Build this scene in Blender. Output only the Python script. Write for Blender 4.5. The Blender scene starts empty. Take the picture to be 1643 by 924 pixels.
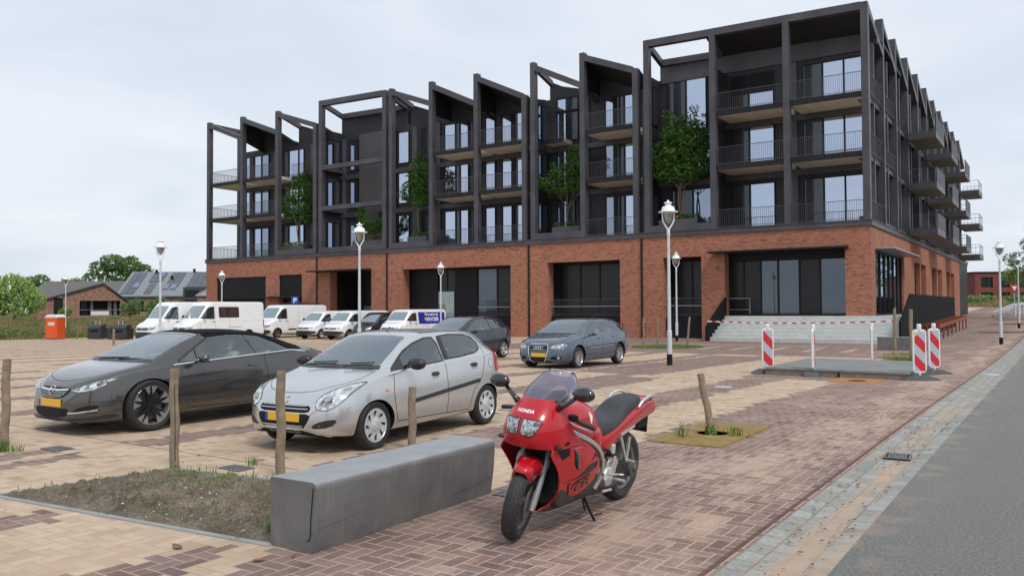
import bpy, bmesh, math, random
from math import radians, sin, cos, pi, tan, sqrt
from mathutils import Vector, Matrix, geometry
from mathutils.bvhtree import BVHTree
random.seed(7)
SC = bpy.context.scene
COL = SC.collection
# ------------------------------------------------------------------ camera, sky, sun, exposure
cam = bpy.data.cameras.new('camera')
cam.sensor_width = 36.0
cam.lens = 36.0 * 1309.9 / 1643.0
cam.clip_start = 0.1
cam.clip_end = 3000
camo = bpy.data.objects.new('camera', cam)
COL.objects.link(camo)
_y, _p, _r = radians(34.007), radians(1.479), radians(-0.291)
_f = Vector((-sin(_y)*cos(_p), cos(_y)*cos(_p), sin(_p)))
_rt = Vector((cos(_y), sin(_y), 0)); _u = _rt.cross(_f)
_r2 = _rt*cos(_r) + _u*sin(_r); _u2 = -_rt*sin(_r) + _u*cos(_r)
camo.matrix_world = Matrix(((_r2.x, _u2.x, -_f.x, 0), (_r2.y, _u2.y, -_f.y, 0), (_r2.z, _u2.z, -_f.z, 1.6), (0, 0, 0, 1)))
SC.camera = camo
SC.view_settings.view_transform = 'Standard'
SC.view_settings.look = 'None'
SC.view_settings.exposure = 0.34
SC.view_settings.gamma = 1.0
SUN_EL, SUN_AZ = 52.0, 118.0      # azimuth clockwise from +Y
wd = bpy.data.worlds.new('World'); SC.world = wd; wd.use_nodes = True
nt = wd.node_tree; nt.nodes.clear()
def _wn(t): return nt.nodes.new(t)
sky = _wn('ShaderNodeTexSky'); sky.sky_type = 'NISHITA'; sky.sun_disc = False
sky.sun_elevation = radians(SUN_EL); sky.sun_rotation = radians(SUN_AZ); sky.air_density = 1.3; sky.dust_density = 2.5
bg1 = _wn('ShaderNodeBackground'); bg1.inputs[1].default_value = 0.11
nt.links.new(sky.outputs[0], bg1.inputs[0])
tc = _wn('ShaderNodeTexCoord'); sep = _wn('ShaderNodeSeparateXYZ'); nt.links.new(tc.outputs['Generated'], sep.inputs[0])
# cloud deck: project direction on a plane overhead
mx = _wn('ShaderNodeMath'); mx.operation = 'MAXIMUM'; mx.inputs[1].default_value = 0.0; nt.links.new(sep.outputs[2], mx.inputs[0])
ad = _wn('ShaderNodeMath'); ad.operation = 'ADD'; ad.inputs[1].default_value = 0.16; nt.links.new(mx.outputs[0], ad.inputs[0])
dv = _wn('ShaderNodeVectorMath'); dv.operation = 'DIVIDE'; nt.links.new(tc.outputs['Generated'], dv.inputs[0])
cb = _wn('ShaderNodeCombineXYZ'); [nt.links.new(ad.outputs[0], cb.inputs[i]) for i in range(3)]
nt.links.new(cb.outputs[0], dv.inputs[1])
nz = _wn('ShaderNodeTexNoise'); nz.inputs['Scale'].default_value = 1.15; nz.inputs['Detail'].default_value = 7; nz.inputs['Roughness'].default_value = 0.52
nz.inputs['Distortion'].default_value = 0.4
nt.links.new(dv.outputs[0], nz.inputs['Vector'])
cr = _wn('ShaderNodeValToRGB')
cr.color_ramp.elements[0].position = 0.30; cr.color_ramp.elements[0].color = (0.545, 0.615, 0.705, 1)
cr.color_ramp.elements[1].position = 0.66; cr.color_ramp.elements[1].color = (0.69, 0.725, 0.785, 1)
nt.links.new(nz.outputs[0], cr.inputs[0])
bg2 = _wn('ShaderNodeBackground'); bg2.inputs[1].default_value = 1.0
nt.links.new(cr.outputs[0], bg2.inputs[0])
ms = _wn('ShaderNodeMixShader'); ms.inputs[0].default_value = 0.93
nt.links.new(bg1.outputs[0], ms.inputs[1]); nt.links.new(bg2.outputs[0], ms.inputs[2])
wo = _wn('ShaderNodeOutputWorld'); nt.links.new(ms.outputs[0], wo.inputs[0])
sl = bpy.data.lights.new('sun', 'SUN'); sl.energy = 1.6; sl.angle = radians(14); sl.color = (1.0, 0.97, 0.93)
so = bpy.data.objects.new('sun', sl); COL.objects.link(so)
_az, _el = radians(SUN_AZ), radians(SUN_EL)
_sd = Vector((sin(_az)*cos(_el), cos(_az)*cos(_el), sin(_el)))
so.rotation_euler = _sd.to_track_quat('Z', 'Y').to_euler()
so.location = (0, -20, 60)

# ------------------------------------------------------------------ node expression helper
class E:
    """tiny wrapper so that node maths reads like maths"""
    t = None
    def __init__(s, v): s.v = v
    @staticmethod
    def op(o, *a):
        n = E.t.nodes.new('ShaderNodeMath'); n.operation = o
        for i, x in enumerate(a):
            x = x.v if isinstance(x, E) else x
            if isinstance(x, (int, float)): n.inputs[i].default_value = x
            else: E.t.links.new(x, n.inputs[i])
        return E(n.outputs[0])
    def __add__(s, o): return E.op('ADD', s, o)
    __radd__ = __add__
    def __sub__(s, o): return E.op('SUBTRACT', s, o)
    def __rsub__(s, o): return E.op('SUBTRACT', o, s)
    def __mul__(s, o): return E.op('MULTIPLY', s, o)
    __rmul__ = __mul__
    def __truediv__(s, o): return E.op('DIVIDE', s, o)
    def __lt__(s, o): return E.op('LESS_THAN', s, o)
    def __gt__(s, o): return E.op('GREATER_THAN', s, o)
def emin(a, b): return E.op('MINIMUM', a, b)
def emax(a, b): return E.op('MAXIMUM', a, b)
def efloor(a): return E.op('FLOOR', a)
def emod(a, b): return E.op('FLOORED_MODULO', a, b)
def eabs(a): return E.op('ABSOLUTE', a)
def emix(a, b, f): return a + (b - a) * f
def eclamp(a): return emax(emin(a, 1.0), 0.0)
def esock(x): return x.v if isinstance(x, E) else x
def setin(sock, x):
    x = esock(x)
    if isinstance(x, (int, float, tuple, list)): sock.default_value = x
    else: E.t.links.new(x, sock)
def evec(x, y, z=0.0):
    n = E.t.nodes.new('ShaderNodeCombineXYZ'); setin(n.inputs[0], x); setin(n.inputs[1], y); setin(n.inputs[2], z); return n.outputs[0]
def enoise(vec, scale, detail=3.0, rough=0.5, dist=0.0):
    n = E.t.nodes.new('ShaderNodeTexNoise'); setin(n.inputs['Vector'], vec); n.inputs['Scale'].default_value = scale
    n.inputs['Detail'].default_value = detail; n.inputs['Roughness'].default_value = rough; n.inputs['Distortion'].default_value = dist
    return E(n.outputs[0])
def ewhite(vec):
    n = E.t.nodes.new('ShaderNodeTexWhiteNoise'); n.noise_dimensions = '3D'; setin(n.inputs['Vector'], vec); return E(n.outputs[0])
def ecmix(f, a, b, mode='MIX'):
    n = E.t.nodes.new('ShaderNodeMix'); n.data_type = 'RGBA'; n.blend_type = mode
    setin(n.inputs[0], f); setin(n.inputs[6], a if not isinstance(a, tuple) else (*a, 1)); setin(n.inputs[7], b if not isinstance(b, tuple) else (*b, 1))
    return n.outputs[2]
def ramp(f, stops):
    n = E.t.nodes.new('ShaderNodeValToRGB'); setin(n.inputs[0], f)
    el = n.color_ramp.elements
    while len(el) < len(stops): el.new(0.5)
    for e, (p, c) in zip(el, stops): e.position = p; e.color = (*c, 1)
    return n.outputs[0]
def sstep(x, a, b):
    n = E.t.nodes.new('ShaderNodeMapRange'); n.interpolation_type = 'SMOOTHSTEP'
    setin(n.inputs[0], x); n.inputs[1].default_value = a; n.inputs[2].default_value = b; return E(n.outputs[0])
def newmat(name):
    m = bpy.data.materials.new(name); m.use_nodes = True; E.t = m.node_tree
    b = m.node_tree.nodes['Principled BSDF']; return m, b
def coords(kind='Object'):
    n = E.t.nodes.new('ShaderNodeTexCoord'); s = E.t.nodes.new('ShaderNodeSeparateXYZ')
    E.t.links.new(n.outputs[kind], s.inputs[0]); return n.outputs[kind], E(s.outputs[0]), E(s.outputs[1]), E(s.outputs[2])
def wpos():
    n = E.t.nodes.new('ShaderNodeNewGeometry'); s = E.t.nodes.new('ShaderNodeSeparateXYZ')
    E.t.links.new(n.outputs['Position'], s.inputs[0]); return n.outputs['Position'], E(s.outputs[0]), E(s.outputs[1]), E(s.outputs[2])
def bump(b, h, strength=0.4, dist=0.01):
    n = E.t.nodes.new('ShaderNodeBump'); setin(n.inputs['Height'], h); n.inputs['Strength'].default_value = strength
    n.inputs['Distance'].default_value = dist; E.t.links.new(n.outputs[0], b.inputs['Normal'])
MATS = {}
def M(name, col=None, rough=0.5, metal=0.0, var=0.12, vs=6.0, bmp=0.0, bs=40.0, coat=0.0, spec=0.5, emis=None):
    """plain material with a little uneven colour, roughness and relief; cached by name"""
    if name in MATS: return MATS[name]
    m, b = newmat(name); MATS[name] = m
    v, x, y, z = coords()
    n = enoise(v, vs, 5, 0.6)
    d = tuple(max(0, c*(1-var)) for c in col); l = tuple(min(1, c*(1+var)) for c in col)
    setin(b.inputs['Base Color'], ramp(n, [(0.3, d), (0.7, l)]))
    setin(b.inputs['Roughness'], eclamp(rough + (enoise(v, vs*2.3, 3) - 0.5)*0.25*min(1, rough*3)))
    b.inputs['Metallic'].default_value = metal
    b.inputs['Specular IOR Level'].default_value = spec
    b.inputs['Coat Weight'].default_value = coat; b.inputs['Coat Roughness'].default_value = 0.03
    if emis: b.inputs['Emission Color'].default_value = (*col, 1); b.inputs['Emission Strength'].default_value = emis
    if bmp: bump(b, enoise(v, bs, 4, 0.6), bmp, 0.01)
    return m
def glass_like(name, body, refl, fac, rough=0.02):
    if name in MATS: return MATS[name]
    m, b = newmat(name); MATS[name] = m; t = E.t
    v, x, y, z = coords()
    setin(b.inputs['Base Color'], ramp(enoise(v, 1.7, 2), [(0.35, tuple(c*0.7 for c in body)), (0.65, body)])); b.inputs['Roughness'].default_value = 0.4
    g = t.nodes.new('ShaderNodeBsdfGlossy'); g.inputs['Color'].default_value = (*refl, 1); g.inputs['Roughness'].default_value = rough
    fr = t.nodes.new('ShaderNodeFresnel'); fr.inputs[0].default_value = 1.5
    s = t.nodes.new('ShaderNodeMixShader'); setin(s.inputs[0], eclamp(E(fr.outputs[0])*0.9 + fac))
    t.links.new(b.outputs[0], s.inputs[1]); t.links.new(g.outputs[0], s.inputs[2])
    nb = t.nodes.new('ShaderNodeBump'); nb.inputs['Strength'].default_value = 0.02; nb.inputs['Distance'].default_value = 0.02
    setin(nb.inputs['Height'], enoise(v, 0.9, 1)); t.links.new(nb.outputs[0], g.inputs['Normal'])
    t.links.new(s.outputs[0], t.nodes['Material Output'].inputs[0]); return m

# ------------------------------------------------------------------ object helpers
def tag(o, label=None, cat=None, group=None, kind=None):
    if label: o['label'] = label
    if cat: o['category'] = cat
    if group: o['group'] = group
    if kind: o['kind'] = kind
    return o
def empty(name, loc=(0, 0, 0), rz=0.0, label=None, cat=None, group=None):
    o = bpy.data.objects.new(name, None); COL.objects.link(o); o.location = loc; o.rotation_euler = (0, 0, rz)
    o.empty_display_size = 0.3
    return tag(o, label, cat, group)
def mesh_obj(name, me, parent=None):
    o = bpy.data.objects.new(name, me); COL.objects.link(o)
    if parent is not None: o.parent = parent
    return o
class MB:
    """collects shapes, then becomes ONE mesh object"""
    def __init__(s): s.bm = bmesh.new(); s.mi = 0
    def face(s, pts):
        vs = [s.bm.verts.new(p) for p in pts]; f = s.bm.faces.new(vs); f.material_index = s.mi; return f
    def box(s, x0, x1, y0, y1, z0, z1, mat=None):
        P = [(x0, y0, z0), (x1, y0, z0), (x1, y1, z0), (x0, y1, z0), (x0, y0, z1), (x1, y0, z1), (x1, y1, z1), (x0, y1, z1)]
        if mat is not None: P = [mat @ Vector(p) for p in P]
        v = [s.bm.verts.new(p) for p in P]
        for q in ((3, 2, 1, 0), (4, 5, 6, 7), (0, 1, 5, 4), (1, 2, 6, 5), (2, 3, 7, 6), (3, 0, 4, 7)):
            s.bm.faces.new([v[i] for i in q]).material_index = s.mi
        return s
    def prism(s, pts, d):
        """planar polygon pts extruded by vector d"""
        d = Vector(d); a = [s.bm.verts.new(p) for p in pts]; b = [s.bm.verts.new(Vector(p)+d) for p in pts]
        n = len(pts); s.bm.faces.new(a[::-1]).material_index = s.mi; s.bm.faces.new(b).material_index = s.mi
        for i in range(n): s.bm.faces.new((a[i], a[(i+1) % n], b[(i+1) % n], b[i])).material_index = s.mi
        return s
    def tube(s, pts, r, n=8, caps=True):
        pts = [Vector(p) for p in pts]; rs = r if isinstance(r, (list, tuple)) else [r]*len(pts)
        rings = []; up = None
        for i, p in enumerate(pts):
            t = (pts[min(i+1, len(pts)-1)] - pts[max(i-1, 0)]).normalized()
            if up is None or abs(up.dot(t)) > 0.98: up = Vector((0, 0, 1)) if abs(t.z) < 0.9 else Vector((1, 0, 0))
            a = (up - t*up.dot(t)).normalized(); up = a; b = t.cross(a)
            rings.append([s.bm.verts.new(p + (a*cos(2*pi*k/n) + b*sin(2*pi*k/n))*rs[i]) for k in range(n)])
        for i in range(len(rings)-1):
            for k in range(n):
                s.bm.faces.new((rings[i][k], rings[i][(k+1) % n], rings[i+1][(k+1) % n], rings[i+1][k])).material_index = s.mi
        if caps:
            s.bm.faces.new(rings[0][::-1]).material_index = s.mi; s.bm.faces.new(rings[-1]).material_index = s.mi
        return s
    def lathe(s, prof, n=24, axis='z', c=(0, 0, 0), closed=False):
        """prof = (radius, height) list; revolved about an axis through c"""
        c = Vector(c); rings = []
        for r, h in prof:
            ring = []
            for k in range(n):
                a = 2*pi*k/n; p = {'z': (r*cos(a), r*sin(a), h), 'y': (r*cos(a), h, r*sin(a)), 'x': (h, r*cos(a), r*sin(a))}[axis]
                ring.append(s.bm.verts.new(c + Vector(p)))
            rings.append(ring)
        m = len(rings)
        for i in range(m if closed else m-1):
            for k in range(n):
                s.bm.faces.new((rings[i][k], rings[i][(k+1) % n], rings[(i+1) % m][(k+1) % n], rings[(i+1) % m][k])).material_index = s.mi
        if not closed:
            if prof[0][0] > 1e-4: s.bm.faces.new(rings[0][::-1]).material_index = s.mi
            if prof[-1][0] > 1e-4: s.bm.faces.new(rings[-1]).material_index = s.mi
        return s
    def loft(s, rings, caps=True):
        R = [[s.bm.verts.new(p) for p in r] for r in rings]; n = len(R[0])
        for i in range(len(R)-1):
            for k in range(n): s.bm.faces.new((R[i][k], R[i][(k+1) % n], R[i+1][(k+1) % n], R[i+1][k])).material_index = s.mi
        if caps:
            s.bm.faces.new(R[0][::-1]).material_index = s.mi; s.bm.faces.new(R[-1]).material_index = s.mi
        return s
    def ball(s, c, r, seg=12, sc=(1, 1, 1)):
        mm = Matrix.Translation(c) @ Matrix.Diagonal((r*sc[0], r*sc[1], r*sc[2], 1))
        g = bmesh.ops.create_uvsphere(s.bm, u_segments=seg, v_segments=max(6, seg//2+1), radius=1, matrix=mm)
        return s
    def xf(s, mat): bmesh.ops.transform(s.bm, matrix=mat, verts=s.bm.verts); return s
    def build(s, name, mats, parent=None, smooth=False, bevel=0.0, sub=0, seg=2, weld=False, solid=0.0):
        if weld: bmesh.ops.remove_doubles(s.bm, verts=s.bm.verts, dist=1e-4)
        bmesh.ops.recalc_face_normals(s.bm, faces=s.bm.faces)
        me = bpy.data.meshes.new(name); s.bm.to_mesh(me); s.bm.free()
        for m in (mats if isinstance(mats, (list, tuple)) else [mats]): me.materials.append(m)
        if smooth or sub:
            me.polygons.foreach_set('use_smooth', [True]*len(me.polygons))
        o = mesh_obj(name, me, parent)
        if smooth == 'auto': autosmooth(me, 35)
        if solid: q = o.modifiers.new('s', 'SOLIDIFY'); q.thickness = solid; q.offset = -1
        if bevel: q = o.modifiers.new('b', 'BEVEL'); q.width = bevel; q.segments = seg; q.limit_method = 'ANGLE'; q.angle_limit = radians(40)
        if sub: q = o.modifiers.new('u', 'SUBSURF'); q.levels = sub; q.render_levels = sub
        return o
def autosmooth(me, deg):
    """sharp edges where faces meet steeply"""
    bm = bmesh.new(); bm.from_mesh(me)
    for e in bm.edges:
        if len(e.link_faces) == 2: e.smooth = e.calc_face_angle(0) < radians(deg)
    bm.to_mesh(me); bm.free()
def bake(o):
    """replace the mesh by its evaluated version"""
    dg = bpy.context.evaluated_depsgraph_get(); dg.update()
    me = bpy.data.meshes.new_from_object(o.evaluated_get(dg)); o.modifiers.clear(); o.data = me; return o
def kids(o): return [c for c in bpy.data.objects if c.parent == o]
def copy_tree(o, parent=None, name=None):
    c = o.copy(); COL.objects.link(c); c.parent = parent
    for ch in kids(o): copy_tree(ch, c)
    return c
def S(t):
    t = min(1, max(0, t)); return t*t*(3-2*t)
def gz(x, y):
    z = -0.2*S((y-10)/22)*S((-x+2)/6) - 0.22*S((-x-22)/22)*S((y-12)/16)
    z += max(0, (y-48))*0.021*S((x+20)/8)
    return z
def text_obj(name, body, size, mat, parent, mtx, ext=0.002, bold=0.0, sx=1.0):
    cu = bpy.data.curves.new(name, 'FONT'); cu.body = body; cu.size = size; cu.extrude = ext; cu.align_x = 'CENTER'; cu.align_y = 'CENTER'; cu.offset = bold
    o = bpy.data.objects.new(name, cu); COL.objects.link(o)
    dg = bpy.context.evaluated_depsgraph_get(); dg.update()
    me = bpy.data.meshes.new_from_object(o.evaluated_get(dg)); bpy.data.objects.remove(o)
    me.transform(mtx @ Matrix.Diagonal((sx, 1, 1, 1))); me.materials.clear(); me.materials.append(mat)
    return mesh_obj(name, me, parent)
# ------------------------------------------------------------------ setting materials
def rect(cx, cy, x0, x1, y0, y1):
    return (cx > x0)*(cx < x1)*(cy > y0)*(cy < y1)
def herring(x, y, w):
    u = x/w; v = y/w; i = efloor(u); j = efloor(v); k = emod(i - j, 4.0)
    hor = k < 1.5; ver = 1.0 - hor
    ox = i - hor*efloor(k + 0.5); oy = j - ver*(k < 2.5)
    sx = 1.0 + hor; sy = 1.0 + ver
    lu = u - ox; lv = v - oy
    d = emin(emin(lu, sx-lu), emin(lv, sy-lv))
    return d, ox, oy, (ox + sx*0.5)*w, (oy + sy*0.5)*w
def paving_mat():
    m, b = newmat('clay_paving'); v, x, y, z = wpos()
    w = 0.106
    d, ox, oy, cx, cy = herring(x, y, w)
    rnd = ewhite(evec(ox, oy, 3.0)); rnd2 = ewhite(evec(oy, ox, 9.0))
    nL = enoise(v, 0.35, 3); nx = cx + (enoise(evec(cx, cy, 1.0), 0.9, 2) - 0.5)*0.5
    # dark zones: the broad strip along the road, bay lines, cross lanes, odd patches
    dark = (nx > -4.3)
    t = emod(nx + 9.5, 2.28)
    bays = (t < 0.60)*(cy > 5.65)*(nx < -7.2)*(cy < 34.0)*(1.0 - rect(nx, cy, -60.0, -7.0, 11.2, 12.6))
    dark = emax(dark, bays)
    dark = emax(dark, rect(nx, cy, -6.45, -5.45, 5.65, 24.0))
    dark = emax(dark, rect(nx, cy, -6.6, -1.0, 19.6, 26.5))
    dark = emax(dark, rect(nx, cy, -8.9, -7.9, 13.0, 18.2))
    dark = emax(dark, rect(nx, cy, -11.0, -8.6, 19.0, 30.0))
    dark = emax(dark, rect(nx, cy, -24.0, -2.0, 31.0, 45.9))
    dark = emax(dark, rect(nx, cy, -9.0, -2.0, 45.0, 200.0))
    dark = emax(dark, rect(nx, cy, -6.85, -6.42, 2.6, 3.35)); dark = emax(dark, rect(nx, cy, -5.02, -4.6, 2.2, 3.5))
    dark = emax(dark, rect(nx, cy, -9.3, -8.95, 3.6, 4.9)); dark = emax(dark, rect(nx, cy, -9.9, -9.5, 4.0, 5.0))
    buff = rect(nx, cy, -15.5, -6.0, 34.5, 37.5)*(emod(cx, 1.5) < 0.28)
    buff = emax(buff, rect(nx, cy, -16.0, -9.0, 38.8, 39.2)); buff = emax(buff, rect(nx, cy, -7.5, -4.4, 26.5, 31.0))
    dark = dark*(1.0 - buff)
    cb = ramp(rnd, [(0.0, (0.48, 0.345, 0.23)), (0.4, (0.60, 0.465, 0.335)), (0.75, (0.65, 0.515, 0.38)), (1.0, (0.54, 0.405, 0.285))])
    cd = ramp(rnd2, [(0.0, (0.14, 0.088, 0.08)), (0.45, (0.20, 0.135, 0.122)), (0.8, (0.25, 0.185, 0.168)), (1.0, (0.26, 0.135, 0.105))])
    col = ecmix(dark, cb, cd)
    # wear, dirt, sand
    col = ecmix(0.5, col, ramp(enoise(v, 2.2, 5, 0.65), [(0.3, (0.62, 0.6, 0.6)), (0.7, (1.0, 1.0, 1.0))]), 'MULTIPLY')
    col = ecmix(0.7, col, ramp(enoise(v, 60.0, 3, 0.7), [(0.3, (0.68, 0.66, 0.66)), (0.75, (1.0, 1.0, 1.0))]), 'MULTIPLY')
    joint = 1.0 - sstep(d, 0.03, 0.085)
    jc = ecmix(sstep(dark, 0.4, 0.6), (0.40, 0.30, 0.20), (0.42, 0.31, 0.25))
    col = ecmix(joint*0.8, col, jc)
    # sand swept over the dark strip, streaky along the road
    sv = evec(x*1.5, y*0.42, 0.0)
    sn = enoise(sv, 1.0, 11, 0.72, 0.4)
    near = sstep(x, -4.4, -3.3)*(1.0 - sstep(y, 50.0, 90.0)*0.6)
    streak = sstep(x, -3.0, -2.5)*(1.0 - sstep(x, -2.3, -1.85))*0.13
    sand = sstep(sn + streak + joint*0.15 + (enoise(v, 70.0, 3, 0.7) - 0.5)*0.42 + (rnd-0.5)*0.14, 0.50, 0.72)*near
    pale = sstep(enoise(v, 0.8, 6, 0.6) + (enoise(v, 60.0, 3, 0.7) - 0.5)*0.4 + joint*0.12, 0.50, 0.70)*0.5*sstep(emax(dark*(nx > -7.0), (y < 5.65)*0.7), 0.2, 0.8)
    sand = emax(sand*0.78, pale)
    sc = ecmix(enoise(v, 3.0, 4), (0.43, 0.295, 0.215), (0.56, 0.42, 0.325))
    col = ecmix(sand, col, sc)
    dust = (0.06 + 0.30*sstep(enoise(evec(x, y*0.6, 2.0), 2.5, 8, 0.75), 0.38, 0.66) + (enoise(v, 110.0, 2) - 0.5)*0.5)*sstep(dark, 0.3, 0.7)
    col = ecmix(eclamp(dust), col, (0.40, 0.295, 0.235))
    # joint rows where laying directions change (narrow dark grooves)
    gr = emax((eabs(y - 5.62) < 0.012)*(x < -4.6), (eabs(x + 1.83) < 0.02)*1.0)
    col = ecmix(gr*0.8, col, (0.10, 0.05, 0.04))
    # damp / oil patches
    oil = sstep(enoise(v, 0.55, 4, 0.6), 0.6, 0.72)*0.22
    col = ecmix(oil, col, (0.10, 0.08, 0.07))
    setin(b.inputs['Base Color'], col); b.inputs['Roughness'].default_value = 0.85; b.inputs['Specular IOR Level'].default_value = 0.25
    h = sstep(d, 0.0, 0.13)*(1.0 - sand*0.7) + rnd*0.25*(1.0 - sand) + enoise(v, 120.0, 3)*0.35 + sand*0.5
    bump(b, h, 0.55, 0.006)
    return m
def asphalt_mat():
    m, b = newmat('asphalt'); v, x, y, z = wpos()
    n1 = enoise(v, 140.0, 3, 0.7); n2 = enoise(evec(x, y*0.25, 0.0), 1.2, 5, 0.6); n3 = enoise(v, 35.0, 4, 0.7)
    c = ramp(n1*0.6 + enoise(v, 55.0, 2)*0.4, [(0.3, (0.085, 0.083, 0.077)), (0.5, (0.195, 0.19, 0.178)), (0.72, (0.43, 0.42, 0.395))])
    c = ecmix(0.8, c, ramp(n3, [(0.38, (0.55, 0.55, 0.55)), (0.62, (1, 1, 1))]), 'MULTIPLY')
    c = ecmix(sstep(n2, 0.35, 0.7)*0.45, c, (0.20, 0.195, 0.183))
    edge = (1.0 - sstep(x, -1.2, -0.75))*sstep(enoise(v, 3.0, 5, 0.6), 0.45, 0.62)
    blot = sstep(enoise(v, 1.6, 4), 0.66, 0.72)*0.4
    c = ecmix(emax(edge*0.5, blot*0.5), c, (0.34, 0.27, 0.21))
    setin(b.inputs['Base Color'], c); b.inputs['Roughness'].default_value = 0.85
    bump(b, n1 + n3*0.8, 0.8, 0.01); return m
def gutter_mat():
    m, b = newmat('gutter_blocks'); v, x, y, z = wpos()
    # three rows of pale concrete blocks running along the kerb
    u = (x + 1.78)/0.145; row = efloor(u); fu = u - row
    yy = y/0.215 + emod(row, 2.0)*0.5; cell = efloor(yy); fv = yy - cell
    d = emin(emin(fu, 1.0-fu)*0.145, emin(fv, 1.0-fv)*0.215)
    r = ewhite(evec(row, cell, 1.0))
    c = ramp(r, [(0.0, (0.255, 0.27, 0.25)), (1.0, (0.39, 0.405, 0.38))])
    c = ecmix(0.85, c, ramp(enoise(v, 28.0, 5, 0.75), [(0.35, (0.6, 0.6, 0.58)), (0.65, (1, 1, 1))]), 'MULTIPLY')
    c = ecmix(sstep(enoise(v, 5.0, 5, 0.7), 0.5, 0.68)*0.4, c, (0.20, 0.17, 0.14))
    c = ecmix((1.0 - sstep(d + (enoise(v, 30.0, 3)-0.5)*0.008, 0.003, 0.012))*0.85, c, (0.24, 0.175, 0.13))
    mid = sstep(x, -1.62, -1.52)*(1.0 - sstep(x, -1.42, -1.3))
    sn = enoise(evec(x*2.0, y*0.35, 0.0), 1.0, 6, 0.65)
    s = sstep(sn*1.25 - 0.12 + mid*0.13 - 0.03 + (enoise(v, 60.0, 4, 0.75)-0.5)*0.55, 0.46, 0.68)*(1.0 - sstep(y, 12.0, 18.0)*0.75)
    c = ecmix(s*0.9, c, ecmix(enoise(v, 4.0, 3), (0.36, 0.25, 0.17), (0.47, 0.35, 0.26)))
    setin(b.inputs['Base Color'], c); b.inputs['Roughness'].default_value = 0.85
    bump(b, sstep(d, 0.0, 0.012)*(1.0-s) + s*0.6 + enoise(v, 90.0, 3)*0.4, 0.6, 0.006); return m
def grass_mat(name='rough_grass', dry=0.5):
    m, b = newmat(name); v, x, y, z = wpos()
    c = ramp(enoise(v, 0.5, 8, 0.75), [(0.3, (0.055, 0.085, 0.02)), (0.45, (0.10, 0.12, 0.03)), (0.55 + 0.1*(1-dry), (0.22, 0.17, 0.075)), (0.75, (0.16, 0.15, 0.05))])
    c = ecmix(0.8, c, ramp(enoise(v, 14.0, 5, 0.7), [(0.3, (0.5, 0.5, 0.5)), (0.7, (1, 1, 1))]), 'MULTIPLY')
    setin(b.inputs['Base Color'], c); b.inputs['Roughness'].default_value = 0.95; b.inputs['Specular IOR Level'].default_value = 0.1
    bump(b, enoise(v, 9.0, 6, 0.7), 0.9, 0.15); return m
def brick_mat(name, tones, mortar, axis='xz', bw=0.22, bh=0.062, dark_amt=0.12):
    """running-bond brick by world position; axis picks the wall's horizontal direction"""
    m, b = newmat(name); v, x, y, z = wpos()
    n = E.t.nodes.new('ShaderNodeNewGeometry'); s = E.t.nodes.new('ShaderNodeSeparateXYZ'); E.t.links.new(n.outputs['Normal'], s.inputs[0])
    useY = eabs(E(s.outputs[0])) > 0.7
    h = emix(x, y, useY)
    r = efloor(z/bh); u = h/bw + emod(r*0.37, 1.0); c = efloor(u); fu = u - c; fz = z/bh - r
    d = emin(emin(fu, 1.0-fu)*bw, emin(fz, 1.0-fz)*bh)
    rn = ewhite(evec(c, r, 2.0))
    cc = ramp(rn, [(0.0, tones[0]), (dark_amt, tones[1]), (0.5, tones[2]), (1.0, tones[3])])
    n.location = (0, 0)
    cc = ecmix(0.6, cc, ramp(enoise(v, 0.45, 4, 0.6), [(0.3, (0.84, 0.83, 0.82)), (0.7, (1, 1, 1))]), 'MULTIPLY')
    stain = sstep(enoise(evec(x, y, z*3.0), 0.9, 6, 0.7), 0.62, 0.78)*0.15
    cc = ecmix(stain, cc, (0.42, 0.30, 0.25))
    cc = ecmix((1.0 - sstep(d, 0.002, 0.007))*0.7, cc, mortar)
    setin(b.inputs['Base Color'], cc); b.inputs['Roughness'].default_value = 0.88; b.inputs['Specular IOR Level'].default_value = 0.2
    bump(b, sstep(d, 0.0, 0.01) + rn*0.4 + enoise(v, 60.0, 3)*0.3, 0.6, 0.008); return m
def ribbed_mat(name, col, pitch=0.16, rough=0.45, metal=0.2, horiz=False):
    m, b = newmat(name); v, x, y, z = wpos()
    n = E.t.nodes.new('ShaderNodeNewGeometry'); s = E.t.nodes.new('ShaderNodeSeparateXYZ'); E.t.links.new(n.outputs['Normal'], s.inputs[0])
    h = z if horiz else emix(x, y, eabs(E(s.outputs[0])) > 0.7)
    t = emod(h/pitch, 1.0); rib = sstep(eabs(t - 0.5), 0.22, 0.3)
    c = ecmix(rib*0.5, tuple(col), tuple(q*0.45 for q in col))
    c = ecmix(0.5, c, ramp(enoise(v, 1.2, 4), [(0.3, (0.75, 0.75, 0.75)), (0.7, (1, 1, 1))]), 'MULTIPLY')
    setin(b.inputs['Base Color'], c); b.inputs['Roughness'].default_value = rough; b.inputs['Metallic'].default_value = metal
    b.inputs['Specular IOR Level'].default_value = 0.25; bump(b, rib, 0.9, 0.03); return m
PAVE = paving_mat(); ASPH = asphalt_mat(); GUTT = gutter_mat(); GRASS = grass_mat()
LAWN = M('lawn_green', (0.07, 0.13, 0.025), 0.95, var=0.35, vs=9, bmp=0.8, bs=30, spec=0.1)
BRICK = brick_mat('red_brick', [(0.13, 0.07, 0.06), (0.32, 0.125, 0.08), (0.39, 0.155, 0.095), (0.45, 0.195, 0.125)], (0.40, 0.23, 0.17), bw=0.21, bh=0.055)
BRICK2 = brick_mat('brown_brick', [(0.12, 0.07, 0.06), (0.22, 0.10, 0.07), (0.30, 0.14, 0.09), (0.36, 0.19, 0.13)], (0.28, 0.19, 0.15))
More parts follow.
